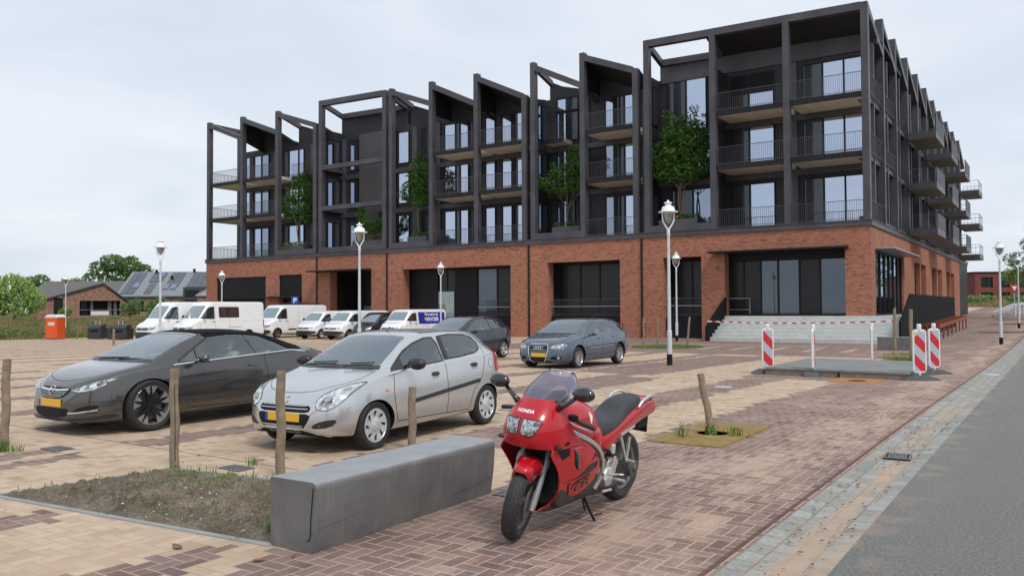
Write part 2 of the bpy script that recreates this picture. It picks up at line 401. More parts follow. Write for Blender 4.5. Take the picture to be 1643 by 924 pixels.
BRICK3 = brick_mat('dark_red_brick', [(0.12, 0.04, 0.035), (0.17, 0.05, 0.04), (0.21, 0.065, 0.05), (0.25, 0.09, 0.07)], (0.18, 0.10, 0.09))
STEEL = M('dark_coated_steel', (0.076, 0.073, 0.083), 0.42, 0.15, var=0.24, vs=0.8, spec=0.35)
STEEL2 = M('black_steel', (0.016, 0.016, 0.018), 0.55, 0.0, var=0.15, spec=0.25)
RIB = ribbed_mat('ribbed_dark_cladding', (0.052, 0.050, 0.056))
RIBB = ribbed_mat('ribbed_black_cladding', (0.014, 0.013, 0.015), 0.14)
SOFFIT = M('slab_soffit', (0.60, 0.53, 0.43), 0.85, var=0.12, vs=2)
CONC = M('pale_concrete', (0.50, 0.52, 0.50), 0.85, var=0.1, vs=3, bmp=0.15, bs=40)
CONC2 = M('grey_concrete', (0.27, 0.275, 0.28), 0.8, var=0.16, vs=4, bmp=0.3, bs=60)
WGLASS = [glass_like('window_glass_a', (0.03, 0.035, 0.04), (0.62, 0.69, 0.84), 0.72), glass_like('window_glass_b', (0.03, 0.035, 0.04), (0.50, 0.58, 0.72), 0.50),
          glass_like('window_glass_c', (0.02, 0.02, 0.022), (0.35, 0.40, 0.45), 0.10)]
DGLASS = glass_like('shopfront_glass', (0.002, 0.002, 0.0025), (0.09, 0.10, 0.115), 0.03)
BLACKM = M('matt_black', (0.010, 0.010, 0.011), 0.7, spec=0.25)

# ------------------------------------------------------------------ ground
def sheet(name, xs, ys, mat, zf, kind='structure', off=0.0):
    bm = bmesh.new(); g = [[bm.verts.new((x, y, zf(x, y) + off)) for y in ys] for x in xs]
    for i in range(len(xs)-1):
        for j in range(len(ys)-1): bm.faces.new((g[i][j], g[i+1][j], g[i+1][j+1], g[i][j+1]))
    bmesh.ops.recalc_face_normals(bm, faces=bm.faces)
    me = bpy.data.meshes.new(name); bm.to_mesh(me); bm.free(); me.materials.append(mat)
    me.polygons.foreach_set('use_smooth', [True]*len(me.polygons))
    if me.polygons[0].normal.z < 0: me.flip_normals()
    o = mesh_obj(name, me)
    if kind: o['kind'] = kind
    return o
def frange(a, b, s):
    n = max(1, round((b-a)/s)); return [a + (b-a)*i/n for i in range(n+1)]
YS = frange(-12, 60, 1.5) + frange(60, 130, 5)[1:]
BED = (-7.85, -4.58, 3.62, 5.5)     # soil bed corners are set below as a polygon
sheet('paving', frange(-62, -20, 1.5) + frange(-20, -1.78, 1.14)[1:], YS, PAVE, gz)
sheet('gutter', [-1.78, -1.6, -1.49, -1.38, -1.2], YS, GUTT, lambda x, y: gz(x, y) - (0.012 if -1.7 < x < -1.3 else 0.0))
sheet('road', [-1.2, 0, 2, 4, 6.5], YS, ASPH, gz)
def bank(x, y):
    n = 0.22*sin(x*0.7+1)*sin(y*0.45) + 0.12*sin(y*1.3+x*0.5)
    return -0.45 + 1.15*S((-x-62)/5.5) + n*S((-x-62.0)/3)
sheet('grass_bank', frange(-82, -62, 0.8), frange(-12, 130, 2), GRASS, bank)
def farz(x, y):
    return 0.7
sheet('far_field', [-900, -500, -300, -200, -140, -110, -95, -82], [-200, -12, 20, 60, 130, 300, 900], GRASS, farz)
def backz(x, y):
    base = gz(x, 130) if x > -1.78 else gz(max(x, -12), 130)
    return base + 0.55*S((y-133)/8)
sheet('back_field', [-82, -60, -40, -20, -8, -1.78, 6.5, 20, 60, 200, 600], [130, 134, 138, 144, 200, 400, 900], GRASS, lambda x, y: 0.7 if x < -50 else max(backz(x, y), 1.2))
sheet('verge', [6.5, 12, 30, 80, 300, 600], [-200, -12] + YS[1:], GRASS, lambda x, y: gz(6.5, y) if y > 0 else 0)
sheet('near_ground', [-200, -82, -62, -20, 6.5], [-200, -60, -12], PAVE, lambda x, y: gz(x, -12) if y > -20 else 0)
# ------------------------------------------------------------------ the apartment building
EGLASS = glass_like('entrance_glass', (0.01, 0.012, 0.013), (0.42, 0.5, 0.58), 0.16)
Y0 = 46.0; XC = -8.29; YB = 48.6
def wall_holes(mb, a0, a1, z0, z1, holes, p0, p1, axis='x'):
    """wall between depths p0 (outer) and p1 with rectangular holes (a0,a1,z0,z1); axis = the direction it runs in"""
    A = sorted(set([a0, a1] + [h[0] for h in holes] + [h[1] for h in holes])); A = [a for a in A if a0 <= a <= a1]
    Zs = sorted(set([z0, z1] + [h[2] for h in holes] + [h[3] for h in holes])); Zs = [z for z in Zs if z0 <= z <= z1]
    solid = lambda i, j: 0 <= i < len(A)-1 and 0 <= j < len(Zs)-1 and not any(h[0] <= (A[i]+A[i+1])/2 <= h[1] and h[2] <= (Zs[j]+Zs[j+1])/2 <= h[3] for h in holes)
    P = (lambda a, p, z: (a, p, z)) if axis == 'x' else (lambda a, p, z: (p, a, z))
    for i in range(len(A)-1):
        for j in range(len(Zs)-1):
            if not solid(i, j): continue
            x0, x1, c0, c1 = A[i], A[i+1], Zs[j], Zs[j+1]
            mb.face([P(x0, p0, c0), P(x1, p0, c0), P(x1, p0, c1), P(x0, p0, c1)])
            mb.face([P(x0, p1, c0), P(x1, p1, c0), P(x1, p1, c1), P(x0, p1, c1)])
            if not solid(i-1, j): mb.face([P(x0, p0, c0), P(x0, p1, c0), P(x0, p1, c1), P(x0, p0, c1)])
            if not solid(i+1, j): mb.face([P(x1, p0, c0), P(x1, p1, c0), P(x1, p1, c1), P(x1, p0, c1)])
            if not solid(i, j-1): mb.face([P(x0, p0, c0), P(x1, p0, c0), P(x1, p1, c0), P(x0, p1, c0)])
            if not solid(i, j+1): mb.face([P(x0, p0, c1), P(x1, p0, c1), P(x1, p1, c1), P(x0, p1, c1)])
BLD = empty('apartment_building', (-30, 60, 0), 0, 'four storey apartment block of red brick ground floor under dark steel sawtooth frames with balconies', 'apartment building')
BINV = Matrix.Translation((30, -60, 0))
def bpart(mb, name, mat, parent=None, **k):
    mb.xf(BINV)
    return mb.build(name, mat, parent or BLD, **k)
# brick storey ---------------------------------------------------------------
FO = [(-63.15, -56.4, -0.6, 4.5), (-54.75, -51.9, -0.6, 4.55), (-48.6, -44.1, -0.6, 4.65), (-40.9, -31.15, -0.6, 4.6), (-28.2, -22.9, -0.6, 4.65),
      (-20.0, -17.6, -0.6, 4.65), (-16.2, -9.6, 1.15, 4.78)]
mb = MB(); wall_holes(mb, -64.6, XC, -0.8, 5.9, FO, Y0, Y0+0.75); bpart(mb, 'brick_wall', BRICK, weld=True)
WO = [(47.15, 56.4, 1.15, 4.75), (61.0, 66.6, 1.3, 4.62), (70.0, 76.2, 1.3, 4.62), (79.3, 85.4, 1.3, 4.62)]
mb = MB(); wall_holes(mb, Y0+0.75, 90.0, -0.8, 5.9, WO, XC, XC-0.6, 'y'); bpart(mb, 'brick_wall', BRICK, weld=True)
mb = MB(); mb.box(-64.6, -64.1, Y0+0.76, 95, -1, 5.9); bpart(mb, 'brick_wall', BRICK)
mb = MB(); mb.box(-64.7, XC+0.08, Y0-0.08, Y0+0.5, 5.9, 6.18); mb.box(XC-0.5, XC+0.08, Y0+0.502, 98, 5.9, 6.18); mb.box(-64.7, -64.2, Y0+0.502, 98, 5.9, 6.18)
mb.box(-64.72, XC+0.12, Y0-0.12, Y0+0.5, 6.182, 6.23); mb.box(XC-0.5, XC+0.12, Y0+0.502, 98, 6.182, 6.23)
bpart(mb, 'cornice_band', STEEL, bevel=0.01)
mb = MB(); mb.box(-64.0, XC-0.6, Y0+0.8, 97, 5.95, 6.15); mb.box(-64, XC-0.65, Y0+1.8, 97, 0.9, 1.13)
bpart(mb, 'floor_deck', CONC2)
for x in (-50.1, -42.45, -29.65, -21.4):
    mb = MB(); mb.box(x-0.07, x+0.07, Y0-0.07, Y0-0.002, -0.35, 5.89); bpart(mb, 'downpipe', STEEL2, bevel=0.02)
def infill(x0, x1, z0, z1, y, mull, head=0.18):
    f = MB(); f.box(x0, x1, y, y+0.12, z1-head, z1); f.box(x0, x1, y, y+0.12, z0, z0+0.1)
    xs = [x0+0.05] + [x0+(x1-x0)*m for m in mull] + [x1-0.05]
    for m in xs: f.box(m-0.05, m+0.05, y+0.001, y+0.119, z0+0.1, z1-head)
    fr = bpart(f, 'shopfront', STEEL2)
    for i in range(len(xs)-1):
        p = MB(); p.box(xs[i]+0.05, xs[i+1]-0.05, y+0.05, y+0.07, z0+0.1, z1-head); bpart(p, 'pane', EGLASS if (z0 > 1 and i in (2, 3, 5)) or (z0 < 0 and x0 == -40.9 and i == 3) else DGLASS, fr)
infill(-63.15, -56.4, -0.6, 2.6, Y0+0.5, (0.25, 0.5, 0.75))
infill(-54.75, -51.9, -0.6, 2.6, Y0+0.5, (0.5,))
infill(-48.6, -44.1, -0.6, 4.65, Y0+2.4, (0.3, 0.62), 0.4)
infill(-40.9, -31.15, -0.6, 4.6, Y0+0.9, (0.13, 0.36, 0.63, 0.82))
infill(-28.2, -22.9, -0.6, 4.65, Y0+1.3, (0.33, 0.6))
infill(-20.0, -17.6, -0.6, 4.65, Y0+1.6, (0.5,))
infill(-16.2, -9.6, 1.15, 4.78, Y0+1.0, (0.12, 0.27, 0.42, 0.60, 0.77), 0.5)
def ribpanel(x0, x1, z0, z1, y, m=RIBB):
    p = MB(); p.box(x0, x1, y, y+0.06, z0, z1); bpart(p, 'ribbed_panel', m)
ribpanel(-63.14, -56.41, 2.6, 4.49, Y0+0.12); ribpanel(-54.74, -51.91, 2.6, 4.54, Y0+0.12)
ribpanel(-40.85, -38.2, -0.6, 4.55, Y0+0.85); ribpanel(-36.6, -34.6, -0.6, 4.55, Y0+0.85)
ribpanel(-28.1, -22.95, -0.6, 1.1, Y0+0.3); ribpanel(-19.95, -17.65, -0.6, 1.1, Y0+0.3); ribpanel(-34.3, -31.2, -0.6, 1.1, Y0+0.3)
# pale glazed doors in the deep openings
for x0, x1, y, z in ((-47.2, -46.4, Y0+2.36, 1.9), (-38.15, -36.7, Y0+0.86, 2.9)):
    p = MB(); p.box(x0, x1, y, y+0.03, -0.5, z); bpart(p, 'glazed_door', glass_like('pale_door_glass', (0.16, 0.2, 0.18), (0.8, 0.9, 0.85), 0.2))
def railing(x0, x1, z, y, axis='x', h=1.1, below=0.0, step=0.108, name='railing', parent=None, mat=None, flat=0.006, deep=0.012):
    r = MB(); n = max(2, int((x1-x0)/step))
    def bx(a0, a1, p0, p1, c0, c1):
        if axis == 'x': r.box(a0, a1, p0, p1, c0, c1)
        else: r.box(p0, p1, a0, a1, c0, c1)
    bx(x0, x1, y-0.02, y+0.02, z+h-0.03, z+h)
    for i in range(n+1):
        a = x0 + (x1-x0)*i/n; bx(a-flat, a+flat, y-deep, y+0.006, z-below, z+h-0.031)
    bx(x0, x1, y-0.005, y+0.005, z+0.08, z+0.11)
    return bpart(r, name, mat or STEEL, parent)
for x0, x1, y in ((-28.1, -23.0, Y0+0.45), (-19.9, -17.7, Y0+0.45), (-34.2, -31.3, Y0+0.45)):
    railing(x0, x1, 1.12, y)
    m = MB(); m.tube([(x0, y-0.08, 1.75), (x1, y-0.08, 1.75)], 0.022, 6); bpart(m, 'handrail', M('bright_rail', (0.5, 0.5, 0.5), 0.3, 0.8))
m = MB(); m.tube([(-16.1, Y0+0.5, 2.15), (-14.9, Y0+0.5, 2.15), (-14.9, Y0+0.5, 1.25)], 0.022, 6); m.tube([(-16.1, Y0+0.5, 1.5), (-14.9, Y0+0.5, 1.5)], 0.016, 6); bpart(m, 'handrail', MATS['bright_rail'])
def canopy(x0, x1, y0, y1, z):
    c = MB(); c.box(x0, x1, y0, y1, z, z+0.1); c.box(x0+0.3, x1-0.05, y1-0.35, y1-0.02, z+0.101, z+0.16); bpart(c, 'canopy', STEEL2, bevel=0.01)
canopy(-50.0, -44.1, Y0-1.3, Y0+0.3, 4.62); canopy(-16.9, -9.4, Y0-0.95, Y0+0.3, 4.74); canopy(-56.2, -51.9, Y0-1.0, Y0+0.3, 2.62)
c = MB(); c.box(XC-0.2, XC+0.95, 47.1, 56.6, 4.72, 4.79); bpart(c, 'canopy', M('bright_canopy', (0.35, 0.35, 0.36), 0.4, 0.5), bevel=0.01)
# wing side glazing
def wing_glaze(y0, y1, z0, z1, x, mull, mat):
    f = MB(); f.box(x-0.1, x, y0, y1, z1-0.15, z1); f.box(x-0.1, x, y0, y1, z0, z0+0.1)
    ys = [y0+0.05] + [y0+(y1-y0)*m for m in mull] + [y1-0.05]
    for m in ys: f.box(x-0.099, x+0.03, m-0.05, m+0.05, z0+0.1, z1-0.15)
    fr = bpart(f, 'shopfront', STEEL2)
    for i in range(len(ys)-1):
        p = MB(); p.box(x-0.06, x-0.04, ys[i]+0.05, ys[i+1]-0.05, z0+0.1, z1-0.15); bpart(p, 'pane', mat, fr)
wing_glaze(47.9, 56.4, 1.15, 4.75, XC-0.15, (0.16, 0.33, 0.5, 0.67, 0.84), WGLASS[1])
RUST = ribbed_mat('rust_slats', (0.22, 0.075, 0.035), 0.10, 0.7, 0.0)
for (y0, y1, z0, z1) in WO[1:]:
    ym = y0 + (y1-y0)*0.45
    wing_glaze(y0, ym, z0, z1, XC-0.3, (0.5,), DGLASS)
    p = MB(); p.box(XC-0.3, XC-0.22, ym+0.6, y1, z0, z1); bpart(p, 'slatted_panel', RUST)
    p = MB(); p.box(XC-0.6, XC-0.002, ym, ym+0.6, z0, z1); bpart(p, 'brick_pier', BRICK)
p = MB(); p.box(XC-1.0, XC-0.01, 90.0, 98.0, 0.4, 5.89); bpart(p, 'ribbed_panel', RIBB)
# upper storeys ---------------------------------------------------------------
F1, F2, F3 = 6.23, 9.88, 13.06
CW, CD = 0.36, 0.42
def topz(mod, x): return mod[2] + (mod[3]-mod[2])*(x-mod[0])/(mod[1]-mod[0])
# x0, x1, top z left, top z right, kind
MODS = [(-64.6, -59.9, 18.75, 17.0, 'corner'), (-59.9, -55.25, 18.65, 16.95, 'balc'), (-55.25, -50.25, 18.5, 16.85, 'tree'),
        (-49.95, -42.6, 18.6, 18.4, 'atrium'), (-42.3, -38.35, 18.4, 16.95, 'tree2'), (-38.35, -34.25, 18.3, 16.35, 'balc'), (-34.25, -29.85, 18.2, 16.1, 'balc'),
        (-29.5, -25.7, 18.17, 16.3, 'tree3'), (-25.7, -21.6, 18.14, 16.5, 'balc'), (-21.2, -17.0, 18.1, 18.0, 'tree4'), (-17.0, -12.75, 18.0, 17.92, 'balc'), (-12.75, XC, 17.92, 17.82, 'balc')]
def slope_beam(mb, x0, z0, x1, z1, y0, y1, h):
    mb.prism([(x0, y0, z0-h), (x1, y0, z1-h), (x1, y0, z1), (x0, y0, z0)], (0, y1-y0, 0))
for k, md in enumerate(MODS):
    x0, x1, zl, zr, kind = md
    f = MB()
    lastcol = (k == len(MODS)-1) or abs(MODS[k+1][0]-x1) > 0.1
    f.box(x0, x0+CW, Y0, Y0+CD, 6.231, zl-0.001)
    if lastcol: f.box(x1-CW, x1, Y0, Y0+CD, 6.231, zr-0.02)
    xe = x1-CW-0.001 if lastcol else x1-0.001
    slope_beam(f, x0+CW+0.001, topz(md, x0+CW), xe, topz(md, xe), Y0+0.003, Y0+CD, 0.42)
    bk = 0.0 if kind in ('corner',) else 0.62
    # side beams running back, rear beam
    back = YB if kind != 'corner' else 49.6
    for xa in ([x0+0.02, x1-0.3] if kind in ('tree', 'atrium', 'tree2', 'tree3', 'tree4', 'corner') else []):
        za = topz(md, xa)-0.05
        f.prism([(xa, Y0+CD+0.002, za-0.38), (xa, back, za-bk-0.38), (xa, back, za-bk), (xa, Y0+CD+0.002, za)], (0.26, 0, 0))
    if kind in ('corner', 'atrium', 'tree4'): slope_beam(f, x0+0.3, topz(md, x0+0.3)-bk-0.02, x1-0.32, topz(md, x1-0.32)-bk-0.02, back-0.3, back, 0.4)
    if kind == 'corner': f.box(x0, x0+0.3, 49.3, 49.6, 6.231, zl-0.5); f.box(x1-0.34, x1-0.04, 49.3, 49.6, 6.231, zr-0.3)
    if kind == 'atrium':
        for z in (9.62, 12.92): f.box(x0+CW+0.001, x1-CW-0.001, Y0+0.01, Y0+0.3, z, z+0.36); f.box(x0+0.02, x0+0.26, Y0+CD+0.001, YB, z+0.05, z+0.3)
    if kind in ('tree', 'atrium', 'tree2', 'tree3', 'tree4'): f.box(x0+CW+0.001, (x1-CW if lastcol else x1)-0.001, Y0+0.01, Y0+0.3, 6.231, 6.62)
    bpart(f, 'steel_frame', STEEL, bevel=0.006)
    # roof plane: black soffit sloping down towards the back
    r = MB(); zb = 0.75
    a0, a1 = x0+0.01, x1-0.01
    if kind == 'balc': ya = Y0+CD+0.003
    else: ya = YB+0.02
    z_l, z_r = topz(md, a0), topz(md, a1)
    dz = 0.0 if kind == 'balc' else 0.62
    if kind != 'corner':
        r.prism([(a0, ya, z_l-0.06-dz), (a1, ya, z_r-0.06-dz), (a1, ya, z_r-0.26-dz), (a0, ya, z_l-0.26-dz)], (0, YB-ya if kind == 'balc' else 8, -zb if kind == 'balc' else -0.9))
        if kind == 'balc': r.prism([(a0, YB+0.001, z_l-0.06-zb), (a1, YB+0.001, z_r-0.06-zb), (a1, YB+0.001, z_r-0.26-zb), (a0, YB+0.001, z_l-0.26-zb)], (0, 8, -0.6))
        bpart(r, 'roof', M('roof_black', (0.016, 0.015, 0.017), 0.6))
# side fins between groups and window bays set back
def fin(x, y0, y1, z0, z1, w=0.16, m=RIB): p = MB(); p.box(x-w/2, x+w/2, y0, y1, z0, z1); bpart(p, 'side_wall', m)
fin(-50.1, Y0+0.5, YB+6, 6.24, 16.4);  fin(-29.68, Y0+0.5, YB+3, 6.24, 15.8)
fin(-21.4, Y0+1.2, YB+3, 6.24, 16.2); fin(-17.0, Y0+0.5, YB, 6.24, 15.9, 0.2); 
WN = [0]
def window(x0, x1, z0, z1, fr=(0.5,), y=YB, refl=None, blind=0.0, open_=None):
    f = MB(); t = 0.07
    f.box(x0, x1, y-0.09, y+0.05, z1-t, z1); f.box(x0, x1, y-0.09, y+0.05, z0, z0+t)
    xs = [x0+t/2] + [x0+(x1-x0)*q for q in fr] + [x1-t/2]
    for q in xs: f.box(q-t/2-(0.02 if 0 < xs.index(q) < len(xs)-1 else 0), q+t/2, y-0.089, y+0.049, z0+t, z1-t)
    fo = bpart(f, 'window', STEEL2)
    for i in range(len(xs)-1):
        WN[0] += 1
        g = WGLASS[refl[i] if refl else (0, 0, 1, 0, 2, 0, 1)[WN[0] % 7]]
        p = MB(); p.box(xs[i]+t/2, xs[i+1]-t/2, y-0.03+0.004*(WN[0] % 3), y-0.01+0.004*(WN[0] % 3), z0+t, z1-t); bpart(p, 'pane', g, fo)
    if blind:
        b = MB(); b.box(x0+t, x1-t, y-0.075, y-0.055, z1-t-(z1-z0)*blind, z1-t); bpart(b, 'blind', BLACKM, fo)
    return (x0, x1, z0, z1)
holes = []
for (fl, zh) in ((F1, 2.75), (F2, 2.65), (F3, 2.55)):
    z0 = fl+0.08; top = fl == F3
    if True:
        holes += [window(-12.35, -8.95, z0, z0+zh, (0.34, 0.68), refl=(2, 0, 0)), window(-16.55, -13.95, z0, z0+zh, (0.42,), refl=(2, 0), blind=0.45 if top else 0),
                  window(-25.2, -23.0, z0, z0+zh, (0.5, 0.66), refl=(0 if top else 1, 2, 0)), window(-33.6, -31.7, z0, z0+zh, (0.62,), refl=(0, 0)),
                  window(-38.95, -36.15, z0, z0+zh, (0.4, 0.55), refl=(0, 2, 0)), window(-35.1, -34.15, z0, z0+zh, (), refl=(0,)),
                  window(-62.35, -59.1, z0, z0+zh, (0.34, 0.68), refl=(0, 0, 1)), window(-57.3, -54.5, z0, z0+zh, (0.3, 0.75), refl=(0, 0, 0))]
    holes += [window(-48.98, -47.95, z0, z0+zh, (), refl=(0,)), window(-43.65, -42.45, z0, z0+zh, (), refl=(0,)), window(-41.2, -40.1, z0, z0+zh, (), refl=(1,))]
    if not top: holes.append(window(-28.95, -27.5, z0, z0+zh, (0.62,), refl=(1, 2))); holes.append(window(-20.5, -17.6, z0, z0+zh, (0.5,), refl=(2, 1)))
holes.append(window(-28.95, -27.2, F3+0.08, F3+2.1, (0.6,), refl=(0, 2))); holes.append(window(-28.95, -27.2, F3+2.15, F3+3.1, (0.6,), refl=(0, 2)))
holes.append(window(-20.7, -18.1, F2+2.0, 16.0, (0.48,), refl=(2, 0)))
mb = MB(); wall_holes(mb, -62.5, XC-0.55, 6.16, 16.2, [h for h in holes if not (h[0] < -20.6 and h[0] > -21)] , YB, YB+0.3); bpart(mb, 'rear_facade', RIB, weld=True)
for md in MODS:
    if md[4] == 'corner': continue
    xa, xb = md[0]-2.4, md[1]-2.4
    if md[4] in ('tree4',) or md[0] < -50: xa, xb = md[0], md[1]
    u = MB(); u.prism([(md[0], YB+0.001, 16.201), (md[1], YB+0.001, 16.201), (md[1], YB+0.001, max(16.25, md[3]-0.9)), (md[0], YB+0.001, max(16.3, md[2]-0.9))], (0, 0.28, 0)); bpart(u, 'rear_facade', RIB)
    if md[4] == 'balc' and md[2]-md[3] > 1.2:
        u = MB(); a = Y0+CD+0.004; zt_ = md[2]-0.1
        u.prism([(md[0]+0.03, a, zt_), (md[0]+0.03, YB+0.28, zt_-0.78), (md[0]+0.03, YB+8, zt_-1.4), (md[0]+0.03, YB+8, 15.6), (md[0]+0.03, YB+0.28, 15.6), (md[0]+0.03, YB-0.2, 15.9), (md[0]+0.03, a, md[3]-0.45)], (0.08, 0, 0)); bpart(u, 'side_wall', MATS['roof_black'])
for x0_, x1_, z1_, y_ in ((-48.6, -44.1, 4.66, Y0+2.5), (-40.9, -31.15, 4.61, Y0+1.0), (-28.2, -22.9, 4.66, Y0+1.4), (-20.0, -17.6, 4.66, Y0+1.7), (-16.2, -9.6, 4.79, Y0+1.1)):
    u = MB(); u.box(x0_-0.25, x0_-0.001, Y0+0.751, y_, -0.6, z1_+0.2); u.box(x1_+0.001, x1_+0.25, Y0+0.751, y_, -0.6, z1_+0.2); u.box(x0_, x1_, Y0+0.751, y_, z1_, z1_+0.2); bpart(u, 'reveal', STEEL2)
# trim: flat piers between window bays
mb = MB()
for x in (-58.2, -53.4, -49.6, -45.8, -41.85, -39.5, -35.6, -30.6, -26.6, -17.3, -12.85, -22.2): mb.box(x-0.22, x+0.22, YB-0.12, YB-0.002, 6.24, 15.9)
for z in (F2-0.62, F3-0.62): mb.box(-62.4, XC-0.6, YB-0.16, YB-0.122, z, z+0.35)
mb.box(-21.1, XC-0.6, YB-0.10, YB-0.003, 15.95, 17.0)
bpart(mb, 'facade_trim', STEEL)
# side windows in the returns, seen slantwise
def side_window(x, y0, y1, z0, z1, g=0):
    f = MB(); f.box(x, x+0.06, y0, y1, z0, z0+0.07); f.box(x, x+0.06, y0, y1, z1-0.07, z1); f.box(x, x+0.06, y0, y0+0.07, z0, z1); f.box(x, x+0.06, y1-0.07, y1, z0, z1)
    fo = bpart(f, 'window', STEEL2); p = MB(); p.box(x+0.01, x+0.03, y0+0.07, y1-0.07, z0+0.07, z1-0.07); bpart(p, 'pane', WGLASS[g], fo)
for fl in (F1, F2, F3):
    side_window(-50.0, Y0+1.0, Y0+2.4, fl+0.1, fl+2.6, 0)
    side_window(-29.6, Y0+1.1, YB-0.3, fl+0.1, fl+2.6, 0); side_window(-21.3, Y0+1.4, YB-0.3, fl+0.1, fl+2.6, 0)
# perforated screen in the atrium
def perf_mat():
    m, b = newmat('perforated_sheet'); v, x, y, z = wpos()
    r = efloor(z/0.24); u = emod(x/0.24 + emod(r, 2.0)*0.5, 1.0) - 0.5; w_ = emod(z/0.24, 1.0) - 0.5
    hole = (u*u*6.0 + w_*w_*2.0) < 0.16
    setin(b.inputs['Base Color'], ecmix(hole, (0.075, 0.068, 0.07), (0.006, 0.006, 0.006))); b.inputs['Roughness'].default_value = 0.5; return m
mb = MB(); mb.box(-47.7, -43.85, YB-0.25, YB-0.2, 6.6, 16.0); bpart(mb, 'perforated_screen', perf_mat())
# balconies --------------------------------------------------------------------
def balcony(x0, x1, z, yf=Y0+0.08, yb=YB-0.13, left=False, right=False, slab=True, low=0.24):
    s = MB()
    if slab: s.box(x0, x1, yf+0.05, yb, z-0.26, z-0.002)
    else: s.box(x0, x1, yf+0.05, yf+0.2, z-0.01, z+0.02)
    so_ = bpart(s, 'balcony_slab', SOFFIT)
    if slab:
        e = MB(); e.box(x0, x1, yf+0.02, yf+0.048, z-0.27, z+0.04); bpart(e, 'slab_edge', STEEL2, so_)
    railing(x0+0.01, x1-0.01, z, yf-0.01, h=1.08, below=low if slab else 0.0)
    if left: railing(yf+0.05, yb, z, x0+0.04, 'y', h=1.08, below=0.1)
    if right: railing(yf+0.05, yb, z, x1-0.04, 'y', h=1.08, below=0.1)
for md in MODS:
    x0, x1, kind = md[0]+CW+0.005, md[1]-0.005, md[4]
    if any(abs(md[1]-m2[0]) < 0.05 for m2 in MODS) is False: x1 = md[1]-CW-0.005
    if kind in ('balc', 'corner'):
        for i, fl in enumerate((F1, F2, F3)):
            balcony(x0, x1, fl, yb=49.2 if kind == 'corner' else YB-0.13, left=(kind == 'corner'), right=False, slab=i > 0)
            if kind == 'corner': railing(x0, x1, fl, 49.2, h=1.08)
    if kind == 'tree3':
        for fl in (F2, F3): balcony(x0, x0+1.5, fl, yf=Y0+1.2, right=False)
    if kind == 'tree':
        for fl in (F2, F3): balcony(x0, x1, fl, yf=Y0+1.5)
# right wing --------------------------------------------------------------------
WY = [46.42, 50.45, 54.7, 59.3, 63.9, 68.4, 72.9, 77.2, 82.0, 87.0, 92.0, 97.0]
for k in range(len(WY)-1):
    y0, y1 = WY[k], WY[k+1]; zt = 17.8 if k == 0 else 18.15; ze = 16.35
    f = MB()
    if k > 0: f.box(XC-0.42, XC, y0, y0+0.34, 6.231, zt)
    f.prism([(XC-0.001, y0+(0.341 if k else 0.0), zt-0.12), (XC-0.001, y1-0.001, ze), (XC-0.001, y1-0.001, ze-0.4), (XC-0.001, y0+(0.341 if k else 0.0), zt-0.5)], (-0.4, 0, 0))
    ym = (y0+y1)/2
    f.box(XC-0.5, XC-0.15, ym-0.1, ym+0.12, 6.231, 16.2)
    for z in (F2, F3): f.box(XC-0.7, XC-0.2, y0+0.35, y1-0.01, z-0.3, z-0.02)
    f.box(XC-0.7, XC-0.14, y0+0.35, y1-0.01, 6.24, 6.5)
    bpart(f, 'steel_frame', STEEL, bevel=0.006)
    for i, z in enumerate((F1, F2, F3)):
        for j, (ya, yb2) in enumerate(((y0+0.5, ym-0.15), (ym+0.2, y1-0.1))):
            if (k + i + j) % 3 != 1 and WN[0] < 190 and k > 0:
                p = MB(); p.box(XC-0.85, XC-0.8, ya, yb2, z+0.28, z+2.6); WN[0] += 1; bpart(p, 'window', WGLASS[(k+j+i) % 2])
    if k == 0: continue
    r = MB(); r.prism([(XC-0.42, y0+0.2, zt-0.5), (XC-0.42, y1, ze-0.2), (XC-0.42, y1, ze-0.35), (XC-0.42, y0+0.2, zt-0.65)], (-7, 0, -1.2)); bpart(r, 'roof', MATS['roof_black'])
mb = MB(); mb.box(XC-1.3, XC-0.86, 48.95, 98, 6.2, 15.9); bpart(mb, 'side_wall', RIB)
for k, z in enumerate((F1, F2, F3)):
    railing(46.5, 50.4, z, XC-0.1, 'y', h=1.08, below=0.1); railing(50.85, 54.6, z, XC-0.1, 'y', h=0.9) if k else None
def wing_balcony(y0, y1, z, glassy=False):
    xo = XC+1.63; s = MB(); s.box(XC+0.005, xo, y0, y1, z, z+0.3); so_ = bpart(s, 'balcony_slab', M('wing_slab', (0.24, 0.205, 0.16), 0.8, var=0.1))
    e = MB(); e.box(XC+0.006, xo+0.03, y0-0.03, y0-0.002, z+0.0, z+0.42); e.box(xo+0.002, xo+0.035, y0-0.002, y1, z, z+0.42); e.box(XC+0.006, xo+0.03, y1+0.002, y1+0.03, z, z+0.42); bpart(e, 'slab_edge', STEEL, so_)
    railing(XC+0.02, xo, z+0.43, y0, h=0.95, step=0.3 if glassy else 0.125)
    if glassy: railing(y0+0.05, y1, z+0.43, xo, 'y', h=0.95, step=0.7)
    else:
        p = MB(); p.box(xo+0.003, xo+0.04, y0, y1, z+0.421, z+1.4); bpart(p, 'balcony_screen', RIB)
    railing(XC+0.02, xo, z+0.43, y1, h=0.95, step=0.3 if glassy else 0.16)
for (y0, y1, g) in ((59.1, 63.5, 0), (68.1, 72.4, 0), (78.3, 82.3, 0), (91.4, 95.8, 1)):
    for z in (6.3, 9.3, 12.6): wing_balcony(y0, y1, z, g)
# left gable of the upper floors
mb = MB(); mb.box(-62.5, -62.1, YB+0.31, 60, 6.2, 15.8); mb.box(-62.0, XC-1.4, 95.6, 96, 6.2, 15.8); bpart(mb, 'side_wall', RIB)
